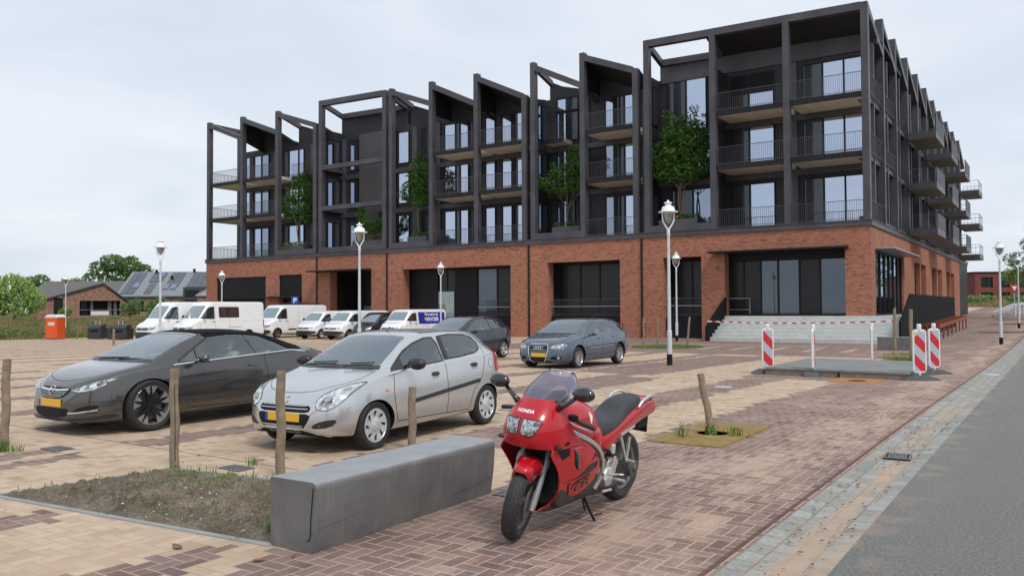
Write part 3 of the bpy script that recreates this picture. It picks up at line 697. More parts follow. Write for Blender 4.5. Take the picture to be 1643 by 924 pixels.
# steps ---------------------------------------------------------------------------
def steps():
    m = MB(); n = 7; zt = 1.14; zb = -0.42; xl = -16.05; xr = -6.57
    for i in range(n):
        z1 = zt - i*0.187; yf = Y0-0.4 - i*0.33 if i else Y0-0.5
        yf = Y0-0.5 - i*0.40
        m.box(xl - 0.002*i, xr, yf-0.40*(1 if i < n-1 else 0.0)-0.0, yf+0.0, z1-0.187-(0.0 if i < n-1 else 0.4), z1-0.0) if False else None
        m.box(xl, xr, yf, (Y0+0.7 if i == 0 else yf+0.399), zb, z1)
    m.box(XC+0.01, xr, Y0+0.701, 57.5, zb, zt-0.002)
    t = empty('entrance_steps', (-11.3, 43, -0.2), 0, 'wide flight of pale concrete steps rising to the brick corner entrance', 'steps')
    m.xf(Matrix.Translation((11.3, -43, 0.2))); m.build('treads', CONC, t, bevel=0.012)
    for i in range(n):
        j = MB()
        z1 = zt - i*0.187; yf = Y0-0.5-i*0.40
        j.box(-11.6-0.12*i, -11.59-0.12*i, yf-0.004, yf-0.0005, z1-0.185, z1-0.02)
        j.xf(Matrix.Translation((11.3, -43, 0.2))); j.build('joint', M('joint_dark', (0.15, 0.15, 0.14), 0.9), t)
steps()
w = MB(); w.mi = 0
w.prism([(0, 42.85, -0.35), (0, 42.85, 0.92), (0, 43.6, 1.15), (0, 46.1, 2.28), (0, 66.5, 2.28), (0, 66.5, -0.1), ], (0.1, 0, 0))
w.xf(Matrix.Translation((-6.55, 0, 0))); o = w.build('ramp_wall', M('black_panel', (0.010, 0.010, 0.011), 0.85, 0.0, var=0.1, vs=0.7, spec=0.15), bevel=0.008)
tag(o, 'long black steel balustrade wall right of the pale steps with a sloping front end', 'balustrade')
w = MB(); w.prism([(0, 42.7, -0.35), (0, 42.7, 0.62), (0, 45.2, 1.95), (0, 45.95, 2.25), (0, 45.95, 0.3)], (-0.08, 0, 0)); w.xf(Matrix.Translation((-16.07, 0, 0)))
o = w.build('stair_balustrade', MATS['black_panel'], bevel=0.008); tag(o, 'short sloping black balustrade at the left side of the pale steps', 'balustrade')
# ------------------------------------------------------------------ vehicles
def crv(pts, x):
    """smooth interpolation (monotone-ish Catmull-Rom) through (x, v) points sorted by x"""
    n = len(pts)
    if x <= pts[0][0]: return pts[0][1]
    if x >= pts[-1][0]: return pts[-1][1]
    for i in range(n-1):
        if pts[i][0] <= x <= pts[i+1][0]: break
    x0, y0 = pts[i]; x1, y1 = pts[i+1]; h = x1-x0; d = (y1-y0)/h
    def slope(j):
        if j <= 0 or j >= n-1: return None
        a = (pts[j][1]-pts[j-1][1])/(pts[j][0]-pts[j-1][0]); b = (pts[j+1][1]-pts[j][1])/(pts[j+1][0]-pts[j][0])
        return 0 if a*b <= 0 else 2*a*b/(a+b)
    m0 = slope(i); m1 = slope(i+1); m0 = d if m0 is None else m0; m1 = d if m1 is None else m1
    t = (x-x0)/h; return (2*t**3-3*t**2+1)*y0 + (t**3-2*t**2+t)*h*m0 + (-2*t**3+3*t**2)*y1 + (t**3-t**2)*h*m1
def catmull(P, n):
    """open Catmull-Rom through 2D points, n samples per span"""
    out = []
    for i in range(len(P)-1):
        p0 = P[max(i-1, 0)]; p1 = P[i]; p2 = P[i+1]; p3 = P[min(i+2, len(P)-1)]
        for k in range(n):
            t = k/n
            out.append(tuple(0.5*((2*p1[j]) + (-p0[j]+p2[j])*t + (2*p0[j]-5*p1[j]+4*p2[j]-p3[j])*t*t + (-p0[j]+3*p1[j]-3*p2[j]+p3[j])*t**3) for j in range(2)))
    out.append(P[-1]); return out
def chaikin(P, it=2, keep=0.25):
    for _ in range(it):
        Q = []
        for i in range(len(P)):
            a, b = P[i], P[(i+1) % len(P)]
            l = math.hypot(b[0]-a[0], b[1]-a[1]) or 1; q = min(keep, 0.05/l)
            Q.append((a[0]+(b[0]-a[0])*q, a[1]+(b[1]-a[1])*q)); Q.append((b[0]+(a[0]-b[0])*q, b[1]+(a[1]-b[1])*q))
        P = Q
    return P
class Shell:
    """a lofted body plus panels laid onto it"""
    SEE = ('windscreen', 'front_window', 'rear_window', 'quarter_window', 'rear_windscreen')
    see = False
    def __init__(s, root, o): s.root = root; s.o = o; s.cuts = []; s.ref()
    def open_windows(s):
        """take the body away behind every pane so that one can look in"""
        bm = bmesh.new(); bm.from_mesh(s.o.data)
        def ins(p, P):
            c = False; j = len(P)-1
            for i in range(len(P)):
                if (P[i][1] > p[1]) != (P[j][1] > p[1]) and p[0] < (P[j][0]-P[i][0])*(p[1]-P[i][1])/(P[j][1]-P[i][1])+P[i][0]: c = not c
                j = i
            return c
        for view, P in s.cuts:
            xs = [p[0] for p in P]; zs = [p[1] for p in P]
            def uv(co): return (co.x, co.z) if view in 'LR' else (co.y, co.z)
            def side(f):
                f.normal_update(); c = f.calc_center_median(); n = f.normal
                if not (min(zs)-0.15 < c.z < max(zs)+0.15): return False
                if view == 'L': return c.y > 0.3 and n.y > 0.12 and min(xs)-.2 < c.x < max(xs)+.2
                if view == 'R': return c.y < -0.3 and n.y < -0.12 and min(xs)-.2 < c.x < max(xs)+.2
                if view == 'F': return c.x > -0.6 and n.x > 0.12 and n.z > 0.1
                return c.x < 0 and n.x < -0.12
            for it in range(3):
                fs = [f for f in bm.faces if side(f)]
                ed = set()
                for f in fs:
                    k = [ins(uv(v.co), P) for v in f.verts]
                    if any(k) and not all(k) and max(e.calc_length() for e in f.edges) > 0.012: ed.update(f.edges)
                if ed: bmesh.ops.subdivide_edges(bm, edges=list(ed), cuts=1, use_grid_fill=True)
            dl = [f for f in bm.faces if side(f) and ins(uv(f.calc_center_median()), P)]
            bmesh.ops.delete(bm, geom=dl, context='FACES')
        bm.to_mesh(s.o.data); bm.free()
    def ref(s):
        s.bvh = BVHTree.FromPolygons([v.co[:] for v in s.o.data.vertices], [p.vertices[:] for p in s.o.data.polygons])
    def hit(s, view, a, b):
        if view == 'L': o_, d = Vector((a, 3, b)), Vector((0, -1, 0))
        elif view == 'R': o_, d = Vector((a, -3, b)), Vector((0, 1, 0))
        elif view == 'F': o_, d = Vector((6, a, b)), Vector((-1, 0, 0))
        elif view == 'B': o_, d = Vector((-6, a, b)), Vector((1, 0, 0))
        else: o_, d = Vector((a, b, 4)), Vector((0, 0, -1))
        h, n, _, _ = s.bvh.ray_cast(o_, d)
        if h is None: return None
        if n.dot(d) > 0: n = -n
        return h, n
    def panel(s, name, view, poly, mat, off=0.004, step=0.06, rnd=0, th=0.006, parent=None):
        if isinstance(poly, stripe): return s.line(name, view, poly.pts, poly.w, mat, off, min(step, 0.06), poly.closed, th, parent)
        if rnd: poly = chaikin(poly, rnd)
        if name in s.SEE and s.see: s.cuts.append((view, list(poly)))
        P = [Vector(p) for p in poly]; B = []
        for i in range(len(P)):
            a, b = P[i], P[(i+1) % len(P)]; m = max(1, int((b-a).length/step)); B += [a + (b-a)*k/m for k in range(m)]
        nb = len(B); xs = [p.x for p in B]; ys = [p.y for p in B]; I = []
        x = min(xs) + step/2
        while x < max(xs):
            y = min(ys) + step/2
            while y < max(ys):
                q = Vector((x, y))
                ins = False; j = nb-1
                for i in range(nb):
                    if (B[i].y > y) != (B[j].y > y) and x < (B[j].x-B[i].x)*(y-B[i].y)/(B[j].y-B[i].y)+B[i].x: ins = not ins
                    j = i
                if ins and min((q-b_).length for b_ in B) > step*0.35: I.append(q)
                y += step
            x += step
        vs, _, fs, *_r = geometry.delaunay_2d_cdt(B + I, [], [list(range(nb))], 1, 1e-5)
        bm = bmesh.new(); T = []; Bt = []
        for v in vs:
            h = s.hit(view, v.x, v.y)
            if h is None: T.append(None); Bt.append(None); continue
            T.append(bm.verts.new(h[0] + h[1]*off)); Bt.append(bm.verts.new(h[0] - h[1]*th))
        edge = {}
        for f in fs:
            if any(T[i] is None for i in f): continue
            try: bm.faces.new([T[i] for i in f])
            except ValueError: continue
            for i in range(len(f)):
                k = (f[i], f[(i+1) % len(f)]); edge[k] = 1
        for (i, j) in list(edge):
            if (j, i) not in edge:
                try: bm.faces.new((T[i], Bt[i], Bt[j], T[j]))
                except ValueError: pass
        for v in Bt:
            if v and not v.link_faces: bm.verts.remove(v)
        bmesh.ops.recalc_face_normals(bm, faces=bm.faces)
        me = bpy.data.meshes.new(name); bm.to_mesh(me); bm.free(); me.materials.append(mat)
        if len(me.polygons):
            me.polygons.foreach_set('use_smooth', [True]*len(me.polygons)); autosmooth(me, 40)
        return mesh_obj(name, me, parent or s.root)
def _line(s, name, view, pts, w, mat, off=0.004, step=0.05, closed=False, th=0.004, parent=None):
    """a narrow strip laid along a polyline on the body"""
    P = [Vector(p) for p in pts]
    if closed and (P[0]-P[-1]).length > 1e-4: P.append(P[0].copy())
    Q = []
    for i in range(len(P)-1):
        m = max(1, int((P[i+1]-P[i]).length/step)); Q += [P[i] + (P[i+1]-P[i])*k/m for k in range(m)]
    Q.append(P[-1]); n = len(Q); bm = bmesh.new(); rows = []
    for i, p in enumerate(Q):
        if closed: a, b = Q[(i-1) % (n-1)], Q[(i+1) % (n-1)] if i < n-1 else Q[1]
        else: a, b = Q[max(i-1, 0)], Q[min(i+1, n-1)]
        d = (b-a).normalized() if (b-a).length > 1e-9 else Vector((1, 0)); nn = Vector((-d.y, d.x))*w/2
        h1, h0, hm = s.hit(view, *(p+nn)), s.hit(view, *(p-nn)), s.hit(view, *p)
        if h1 is None or h0 is None or hm is None or (h1[0]-h0[0]).length > 6*w + 0.02: rows.append(None); continue
        rows.append([bm.verts.new(q) for q in (h1[0]-h1[1]*th, h1[0]+h1[1]*off, hm[0]+hm[1]*off*1.15, h0[0]+h0[1]*off, h0[0]-h0[1]*th)])
    for i in range(n-1):
        A, B = rows[i], rows[i+1]
        if A is None or B is None: continue
        for k in range(4): bm.faces.new((A[k], B[k], B[k+1], A[k+1]))
    for i in (0, n-1):
        if rows[i] and not closed: bm.faces.new(rows[i])
    bmesh.ops.recalc_face_normals(bm, faces=bm.faces)
    me = bpy.data.meshes.new(name); bm.to_mesh(me); bm.free(); me.materials.append(mat)
    if len(me.polygons): me.polygons.foreach_set('use_smooth', [True]*len(me.polygons)); autosmooth(me, 50)
    return mesh_obj(name, me, parent or s.root)
Shell.line = _line
def text_on(sh, view, body, size, a, b, mat, off=0.0025, rot=0.0, sx=1.0, bold=0.0, parent=None, shear=0.0):
    """lettering laid flush onto the body"""
    cu = bpy.data.curves.new('lettering', 'FONT'); cu.body = body; cu.size = size; cu.align_x = 'CENTER'; cu.align_y = 'CENTER'; cu.offset = bold; cu.shear = shear
    o = bpy.data.objects.new('lettering', cu); COL.objects.link(o)
    dg = bpy.context.evaluated_depsgraph_get(); dg.update()
    me = bpy.data.meshes.new_from_object(o.evaluated_get(dg)); bpy.data.objects.remove(o)
    sg = -1 if view == 'L' else 1
    for v in me.vertices:
        x, y = v.co.x*sx, v.co.y; x, y = x*cos(rot)-y*sin(rot), x*sin(rot)+y*cos(rot)
        h = sh.hit(view, a+sg*x, b+y)
        v.co = h[0]+h[1]*off if h else Vector((a, 0, b))
    me.materials.clear(); me.materials.append(mat); return mesh_obj('lettering', me, parent or sh.root)
class stripe:
    def __init__(s, pts, w): s.pts = pts; s.w = w; s.closed = (Vector(pts[0])-Vector(pts[-1])).length < 0.012 and len(pts) > 4
def squash(root, z0, k):
    """lower the body shell a little, wheels untouched"""
    def rec(o):
        for c in kids(o):
            if c.name.startswith('wheel'): continue
            if c.type == 'MESH':
                for v in c.data.vertices:
                    if v.co.z > z0: v.co.z = z0 + (v.co.z-z0)*k
            rec(c)
    rec(root)
def car_body(spec, root, mat):
    """closed lofted shell along x from its profile curves, wheel arches cut out"""
    xs = []; xa, xb = spec['x']; n = 96
    for i in range(n+1):
        t = i/n; t2 = (1-cos(pi*t))/2; xs.append(xa + (xb-xa)*(0.45*t + 0.55*t2))
    m = MB(); rings = []
    for x in xs:
        zt = crv(spec['top'], x); zb = min(crv(spec['belt'], x), zt-0.02); zs = crv(spec['sill'], x)
        w = crv(spec['w'], x); wb = w*spec.get('tb', 0.94); wt = min(crv(spec['wt'], x), wb*0.98)
        g = max(0.0, zt-zb); cr = spec.get('crown', 0.05)*min(1, g*2+0.4)
        zm = zs + (zb-zs)*0.55
        k = min(cr, g*0.5)
        half = [(0, zs), (w*0.5, zs), (w*0.86, zs+0.005), (w*0.965, zs+0.07), (w, zs+(zm-zs)*0.55), (w*1.0, zm), (w*0.985, zm+(zb-zm)*0.5), (wb, zb-0.012),
                (wb*0.985, zb+min(0.02, g*0.3)), (wb+(wt-wb)*0.5, zb+(zt-k-zb)*0.5), (wt, zt-k), (wt*0.86, zt-k*0.42), (wt*0.5, zt-k*0.1), (0, zt)]
        h = catmull(half, 3)
        rings.append([(x, p[0], p[1]) for p in h] + [(x, -p[0], p[1]) for p in h[-2:0:-1]])
    m.loft(rings)
    o = m.build('body', [mat, BLACKM], root, smooth=True, weld=True)
    cut = MB()
    for x in spec['axles']:
        cut.lathe([(spec['arch'], -1.2), (spec['arch'], -spec['w_in']), (0.001, -spec['w_in'])], 40, 'y', (x, 0, spec['r'] + spec.get('arch_z', 0.01)))
        cut.lathe([(spec['arch'], 1.2), (spec['arch'], spec['w_in']), (0.001, spec['w_in'])], 40, 'y', (x, 0, spec['r'] + spec.get('arch_z', 0.01)))
    # close the outer ends of the cutters
    bmesh.ops.holes_fill(cut.bm, edges=[e for e in cut.bm.edges if len(e.link_faces) == 1], sides=0)
    bmesh.ops.remove_doubles(cut.bm, verts=cut.bm.verts, dist=0.002)
    co = cut.build('cutter', [mat, BLACKM])
    q = o.modifiers.new('b', 'BOOLEAN'); q.operation = 'DIFFERENCE'; q.object = co; q.solver = 'EXACT'
    bake(o); bpy.data.objects.remove(co)
    me = o.data
    while len(me.materials) < 2: me.materials.append(BLACKM)
    me.materials[0] = mat; me.materials[1] = BLACKM
    for p in me.polygons:
        c = p.center; p.material_index = 0
        for x in spec['axles']:
            r = math.hypot(c.x-x, c.z-spec['r']-spec.get('arch_z', 0.01))
            if r < spec['arch']+0.003 and abs(c.y) < spec['w'][len(spec['w'])//2][1]*1.02 and (r < spec['arch']-0.004 or abs(p.normal.y) < 0.3): p.material_index = 1
        if abs(p.normal.z + 1) < 0.2 and c.z < 0.3: p.material_index = 1
    autosmooth(me, 30)
    return o
TYRE = M('tyre_rubber', (0.018, 0.018, 0.019), 0.75, var=0.25, vs=12, bmp=0.2, bs=80)
ALLOY = M('alloy_silver', (0.55, 0.56, 0.57), 0.28, 0.85, var=0.06)
COVER = M('wheel_cover_silver', (0.60, 0.61, 0.62), 0.35, 0.4, var=0.05)
CHROME = M('chrome', (0.75, 0.75, 0.76), 0.12, 1.0, var=0.03)
DISC = M('brake_disc', (0.25, 0.24, 0.23), 0.4, 0.8)
BLKPL = M('black_plastic', (0.022, 0.022, 0.023), 0.42, var=0.15)
def make_wheel(r, w, rr, style, rimmat, name='wheel'):
    """wheel in local frame, axis y, outer face at +y"""
    root = empty(name); h = w/2
    t = MB(); t.lathe([(rr-0.005, -h*0.86), (rr+0.01, -h*0.95), ((r+rr)/2+0.01, -h), (r-0.018, -h*0.88), (r-0.003, -h*0.6), (r, -h*0.2), (r, h*0.2), (r-0.003, h*0.6), (r-0.018, h*0.88), ((r+rr)/2+0.01, h), (rr+0.01, h*0.95), (rr-0.005, h*0.86)], 48, 'y', closed=True)
    t.build('tyre', TYRE, root, smooth='auto')
    b = MB(); b.lathe([(rr-0.006, -h*0.8), (rr-0.02, -h*0.2), (rr-0.02, h*0.5), (rr-0.006, h*0.84), (rr-0.001, h*0.9), (rr+0.004, h*0.86), (rr+0.0, h*0.4), (rr, -h*0.8)], 48, 'y', closed=True)
    b.build('rim', rimmat, root, smooth='auto')
    d = MB(); d.lathe([(0.001, -h*0.1), (rr*0.78, -h*0.1), (rr*0.78, h*0.05), (0.001, h*0.05)], 32, 'y'); d.build('brake_disc', DISC if style != 'cover' else BLACKM, root)
    f = MB(); mats = [rimmat, BLACKM]
    ro = rr-0.004
    def spoke(a, w0, w1, r0, r1, y0=h*0.72, y1=h*0.55, mi=0, dth=0.022, skew=0.0):
        c, s_ = cos(a), sin(a); c2, s2 = cos(a+skew), sin(a+skew)
        f.mi = mi
        P = lambda rr_, off, y, cc, ss: (rr_*cc - off*ss, y, rr_*ss + off*cc)
        top = [P(r0, -w0, y1, c, s_), P(r1, -w1, y0, c2, s2), P(r1, w1, y0, c2, s2), P(r0, w0, y1, c, s_)]
        f.prism(top, (0, -dth, 0))
    if style == 'cover':
        f.lathe([(0.001, h*0.80), (rr*0.25, h*0.82), (rr*0.3, h*0.74), (rr*0.75, h*0.72), (rr*0.93, h*0.84), (ro, h*0.8), (ro, h*0.6), (0.001, h*0.55)], 40, 'y')
        for k in range(8):
            a = 2*pi*k/8 + 0.2; f.mi = 1
            P = lambda rr_, aa, y: (rr_*cos(aa), y, rr_*sin(aa))
            f.prism([P(rr*0.52, a-0.10, h*0.735), P(rr*0.86, a+0.06, h*0.80), P(rr*0.84, a+0.22, h*0.80), P(rr*0.66, a+0.16, h*0.745)], (0, 0.006, 0))
        f.mi = 0
        f.lathe([(0.001, h*0.86), (rr*0.13, h*0.86), (rr*0.15, h*0.80)], 20, 'y')
    elif style == 'ten':
        for k in range(10): spoke(2*pi*k/10, 0.017, 0.021, rr*0.16, ro, h*0.8, h*0.6)
        f.lathe([(0.001, h*0.68), (rr*0.2, h*0.66), (rr*0.26, h*0.55), (rr*0.26, h*0.3)], 24, 'y')
    elif style == 'fivetwin':
        for k in range(5):
            for q in (-0.17, 0.17): spoke(2*pi*k/5+q*0.35+pi/2, 0.019, 0.026, rr*0.12, ro, h*0.82, h*0.6, skew=q)
        f.lathe([(0.001, h*0.68), (rr*0.18, h*0.66), (rr*0.24, h*0.5)], 24, 'y')
    elif style == 'bicolor':
        f.mi = 0
        for k in range(5):
            a = 2*pi*k/5 + pi/2
            f.mi = 1; 
            for q in (-1, 1): spoke(a+q*0.12, 0.02, 0.03, rr*0.1, rr*0.97, h*0.84, h*0.6, 1, skew=q*0.13)
            f.mi = 0
            for q in (-1, 1):
                P = lambda rr_, aa, y: (rr_*cos(aa), y, rr_*sin(aa))
                f.prism([P(rr*0.55, a+q*0.17, h*0.80), P(ro, a+q*0.04, h*0.88), P(ro, a+q*0.36, h*0.88), P(rr*0.75, a+q*0.30, h*0.86)], (0, -0.01, 0))
        f.mi = 1; f.lathe([(0.001, h*0.68), (rr*0.18, h*0.66), (rr*0.24, h*0.5)], 24, 'y')
    else:
        f.lathe([(0.001, h*0.5), (rr*0.25, h*0.5), (rr*0.32, h*0.3), (rr*0.6, h*0.25), (rr*0.8, h*0.45), (ro, h*0.5), (ro, h*0.35), (0.001, h*0.1)], 32, 'y')
        f.mi = 1
        for k in range(10):
            a = 2*pi*k/10; f.lathe([(0.001, h*0.47), (rr*0.09, h*0.44)], 8, 'y', (rr*0.68*cos(a), 0, rr*0.68*sin(a)))
    f.build('wheel_face', mats, root, smooth='auto')
    return root
def place_wheels(root, proto, spec, track, steer=0.0):
    first = True
    for x in spec['axles']:
        for sgn in (1, -1):
            w = proto if first else copy_tree(proto, None); first = False
            w.parent = root; w.location = (x, sgn*track, spec['r']); w.rotation_euler = (0, random.uniform(0, 1), 0)
            if sgn < 0: w.rotation_euler = (0, random.uniform(0, 1), pi)
def flat(col): return M('paint_%d_%d_%d' % tuple(int(c*999) for c in col), col, 0.3)
PLATE = M('plate_yellow', (0.72, 0.42, 0.03), 0.45, var=0.03)
EUBLUE = M('plate_blue', (0.02, 0.06, 0.35), 0.45, var=0.03)
CGLASS = glass_like('car_glass', (0.035, 0.05, 0.05), (0.80, 0.92, 0.95), 0.30, 0.03)
CGLASS2 = glass_like('car_side_glass', (0.03, 0.045, 0.042), (0.75, 0.88, 0.88), 0.12, 0.03)
VGLASS = glass_like('van_glass', (0.015, 0.018, 0.018), (0.75, 0.88, 0.9), 0.14, 0.03)
_L1 = glass_like('lamp_lens_flat', (0.42, 0.44, 0.45), (1, 1, 1), 0.18, 0.05)
_L2 = glass_like('lamp_lens_dark', (0.10, 0.105, 0.11), (1, 1, 1), 0.14, 0.05)
def faceted(name, ky, kz, lo, mid, hi):
    m_, b_ = newmat(name); v_, x_, y_, z_ = coords()
    fc = ewhite(evec(efloor(y_*ky), efloor(z_*kz), 1.0)); n_ = enoise(v_, 22.0, 3)  # dark and bright cells painted in to suggest patchy reflections in the lamp
    setin(b_.inputs['Base Color'], ramp(fc*0.45 + n_*0.65, [(0.25, lo), (0.5, mid), (0.8, hi)])); b_.inputs['Roughness'].default_value = 0.08; b_.inputs['Metallic'].default_value = 0.4; b_.inputs['Coat Weight'].default_value = 1.0
    return m_
LENS = faceted('lamp_lens', 60.0, 30.0, (0.30, 0.31, 0.32), (0.55, 0.57, 0.58), (0.75, 0.77, 0.77)); LENSD = faceted('lamp_reflector', 50.0, 45.0, (0.03, 0.032, 0.035), (0.16, 0.17, 0.18), (0.55, 0.57, 0.6))
REDL = glass_like('tail_lens', (0.42, 0.012, 0.015), (1, 1, 1), 0.04, 0.05)
ORNG = M('indicator_orange', (0.75, 0.25, 0.03), 0.3)
SEAM = M('seam_black', (0.02, 0.02, 0.02), 0.7)
def plate(sh, a, z, w=0.52, h=0.11, x=None):
    r = sh.hit('F', a, z); px = (r[0].x if r else x) + 0.012
    m = MB(); m.box(px-0.02, px, a-w/2, a+w/2, z-h/2, z+h/2); o = m.build('licence_plate', PLATE, sh.root, bevel=0.004)
    m = MB(); m.box(px, px+0.002, a-w/2+0.004, a-w/2+0.045, z-h/2+0.004, z+h/2-0.004); m.build('country_band', EUBLUE, o)
def mirror(root, x, y, z, mat, sc=1.0, tall=1.0):
    for s_ in (1, -1):
        m = MB(); m.ball((x, s_*(y+0.10*sc), z), 0.10*sc, 16, (0.62, 1.0, 0.68*tall)); m.tube([(x-0.02, s_*(y-0.06), z-0.05), (x, s_*(y+0.05*sc), z-0.02)], 0.03, 8)
        o = m.build('mirror', mat, root, smooth=True)
        g = MB(); g.lathe([(0.001, 0), (0.055*sc, 0.0)], 20, 'x', (x-0.055*sc, s_*(y+0.105*sc), z)); g.build('mirror_glass', CGLASS, o)
def P4(x0, x1, z0, z1): return [(x0, z0), (x1, z0), (x1, z1), (x0, z1)]
def interior(root, x0, x1, w, z): pass
def both(sh, name, poly, mat, **k):
    return [sh.panel(name, v, poly, mat, **k) for v in ('L', 'R')]

CLEARG = None
def clear_glass(name, tint, fac):
    gm, gb = newmat(name); t = gm.node_tree
    tr = t.nodes.new('ShaderNodeBsdfTransparent'); tr.inputs[0].default_value = (*tint, 1)
    gl = t.nodes.new('ShaderNodeBsdfGlossy'); gl.inputs['Roughness'].default_value = 0.03; gl.inputs['Color'].default_value = (0.9, 0.97, 1, 1)
    fr = t.nodes.new('ShaderNodeFresnel'); fr.inputs[0].default_value = 1.45; mxs = t.nodes.new('ShaderNodeMixShader'); E.t = t
    setin(mxs.inputs[0], eclamp(E(fr.outputs[0])*0.9 + fac)); t.links.new(tr.outputs[0], mxs.inputs[1]); t.links.new(gl.outputs[0], mxs.inputs[2]); t.links.new(mxs.outputs[0], t.nodes['Material Output'].inputs[0]); return gm
CGLASS = clear_glass('car_screen_clear', (0.84, 0.90, 0.89), 0.24); CGLASS2 = clear_glass('car_side_clear', (0.80, 0.87, 0.85), 0.14)
CABD = M('cabin_trim', (0.09, 0.092, 0.095), 0.8, var=0.2); SEATF = M('seat_fabric', (0.19, 0.19, 0.205), 0.9, var=0.2, vs=20)
def cabin(root, xf_, xr, W, zb, zf=0.3, seatmat=None, rear=True):
    """tub, dashboard, wheel and seats: xf_ cowl end, xr rear end, zb belt height"""
    sm = seatmat or SEATF
    m = MB(); m.box(xr, xf_, -W, W, zf-0.08, zf); m.box(xr, xf_-0.2, W-0.05, W, zf+0.001, zb); m.box(xr, xf_-0.2, -W, -W+0.05, zf+0.001, zb); m.box(xr-0.03, xr, -W, W, zf+0.001, zb); m.build('cabin_tub', CABD, root)
    m = MB(); m.prism([(xf_+0.25, -W+0.06, zb-0.06), (xf_-0.28, -W+0.06, zb-0.02), (xf_-0.40, -W+0.06, zb-0.10), (xf_-0.36, -W+0.06, zf+0.25), (xf_+0.2, -W+0.06, zf+0.25)], (0, 2*W-0.12, 0)); m.build('dashboard', CABD, root, bevel=0.02)
    m = MB(); ring_ = [(xf_-0.52+0.05*sin(a), 0.34+0.18*cos(a), zb-0.08+0.17*sin(a)) for a in [2*pi*k/20 for k in range(21)]]; m.tube(ring_, 0.015, 6, caps=False); m.tube([(xf_-0.40, 0.34, zb-0.12), (xf_-0.53, 0.34, zb-0.08)], 0.04, 8); m.build('steering_wheel', BLKPL, root, smooth=True)
    def seat(x, y, w, name='front_seat'):
        m = MB(); m.box(x-0.05, x+0.48, y-w, y+w, zf+0.02, zf+0.24); m.prism([(x-0.02, y-w, zf+0.2), (x+0.12, y-w, zf+0.2), (x-0.10, y-w, zf+0.80), (x-0.22, y-w, zf+0.78)], (0, 2*w, 0)); o = m.build(name, sm, root, bevel=0.045, seg=3, smooth='auto')
        for yy in ((y,) if w < 0.4 else (y-0.33, y+0.33)):
            m = MB(); m.prism([(x-0.14, yy-0.12, zf+0.82), (x-0.05, yy-0.12, zf+0.82), (x-0.08, yy-0.11, zf+0.99), (x-0.17, yy-0.11, zf+0.98)], (0, 0.24, 0)); m.tube([(x-0.11, yy-0.05, zf+0.76), (x-0.11, yy-0.05, zf+0.84)], 0.008, 5); m.build('headrest', sm, o, bevel=0.03, seg=3)
    seat(xf_-1.25, 0.35, 0.24); seat(xf_-1.25, -0.35, 0.24)
    if rear: seat(xr+0.35, 0, 0.60, 'rear_bench')
    m = MB(); m.box(xf_-0.52, xf_-0.50, -0.11, 0.11, zb+0.28, zb+0.34); m.build('rear_view_mirror', BLACKM, root, bevel=0.01)
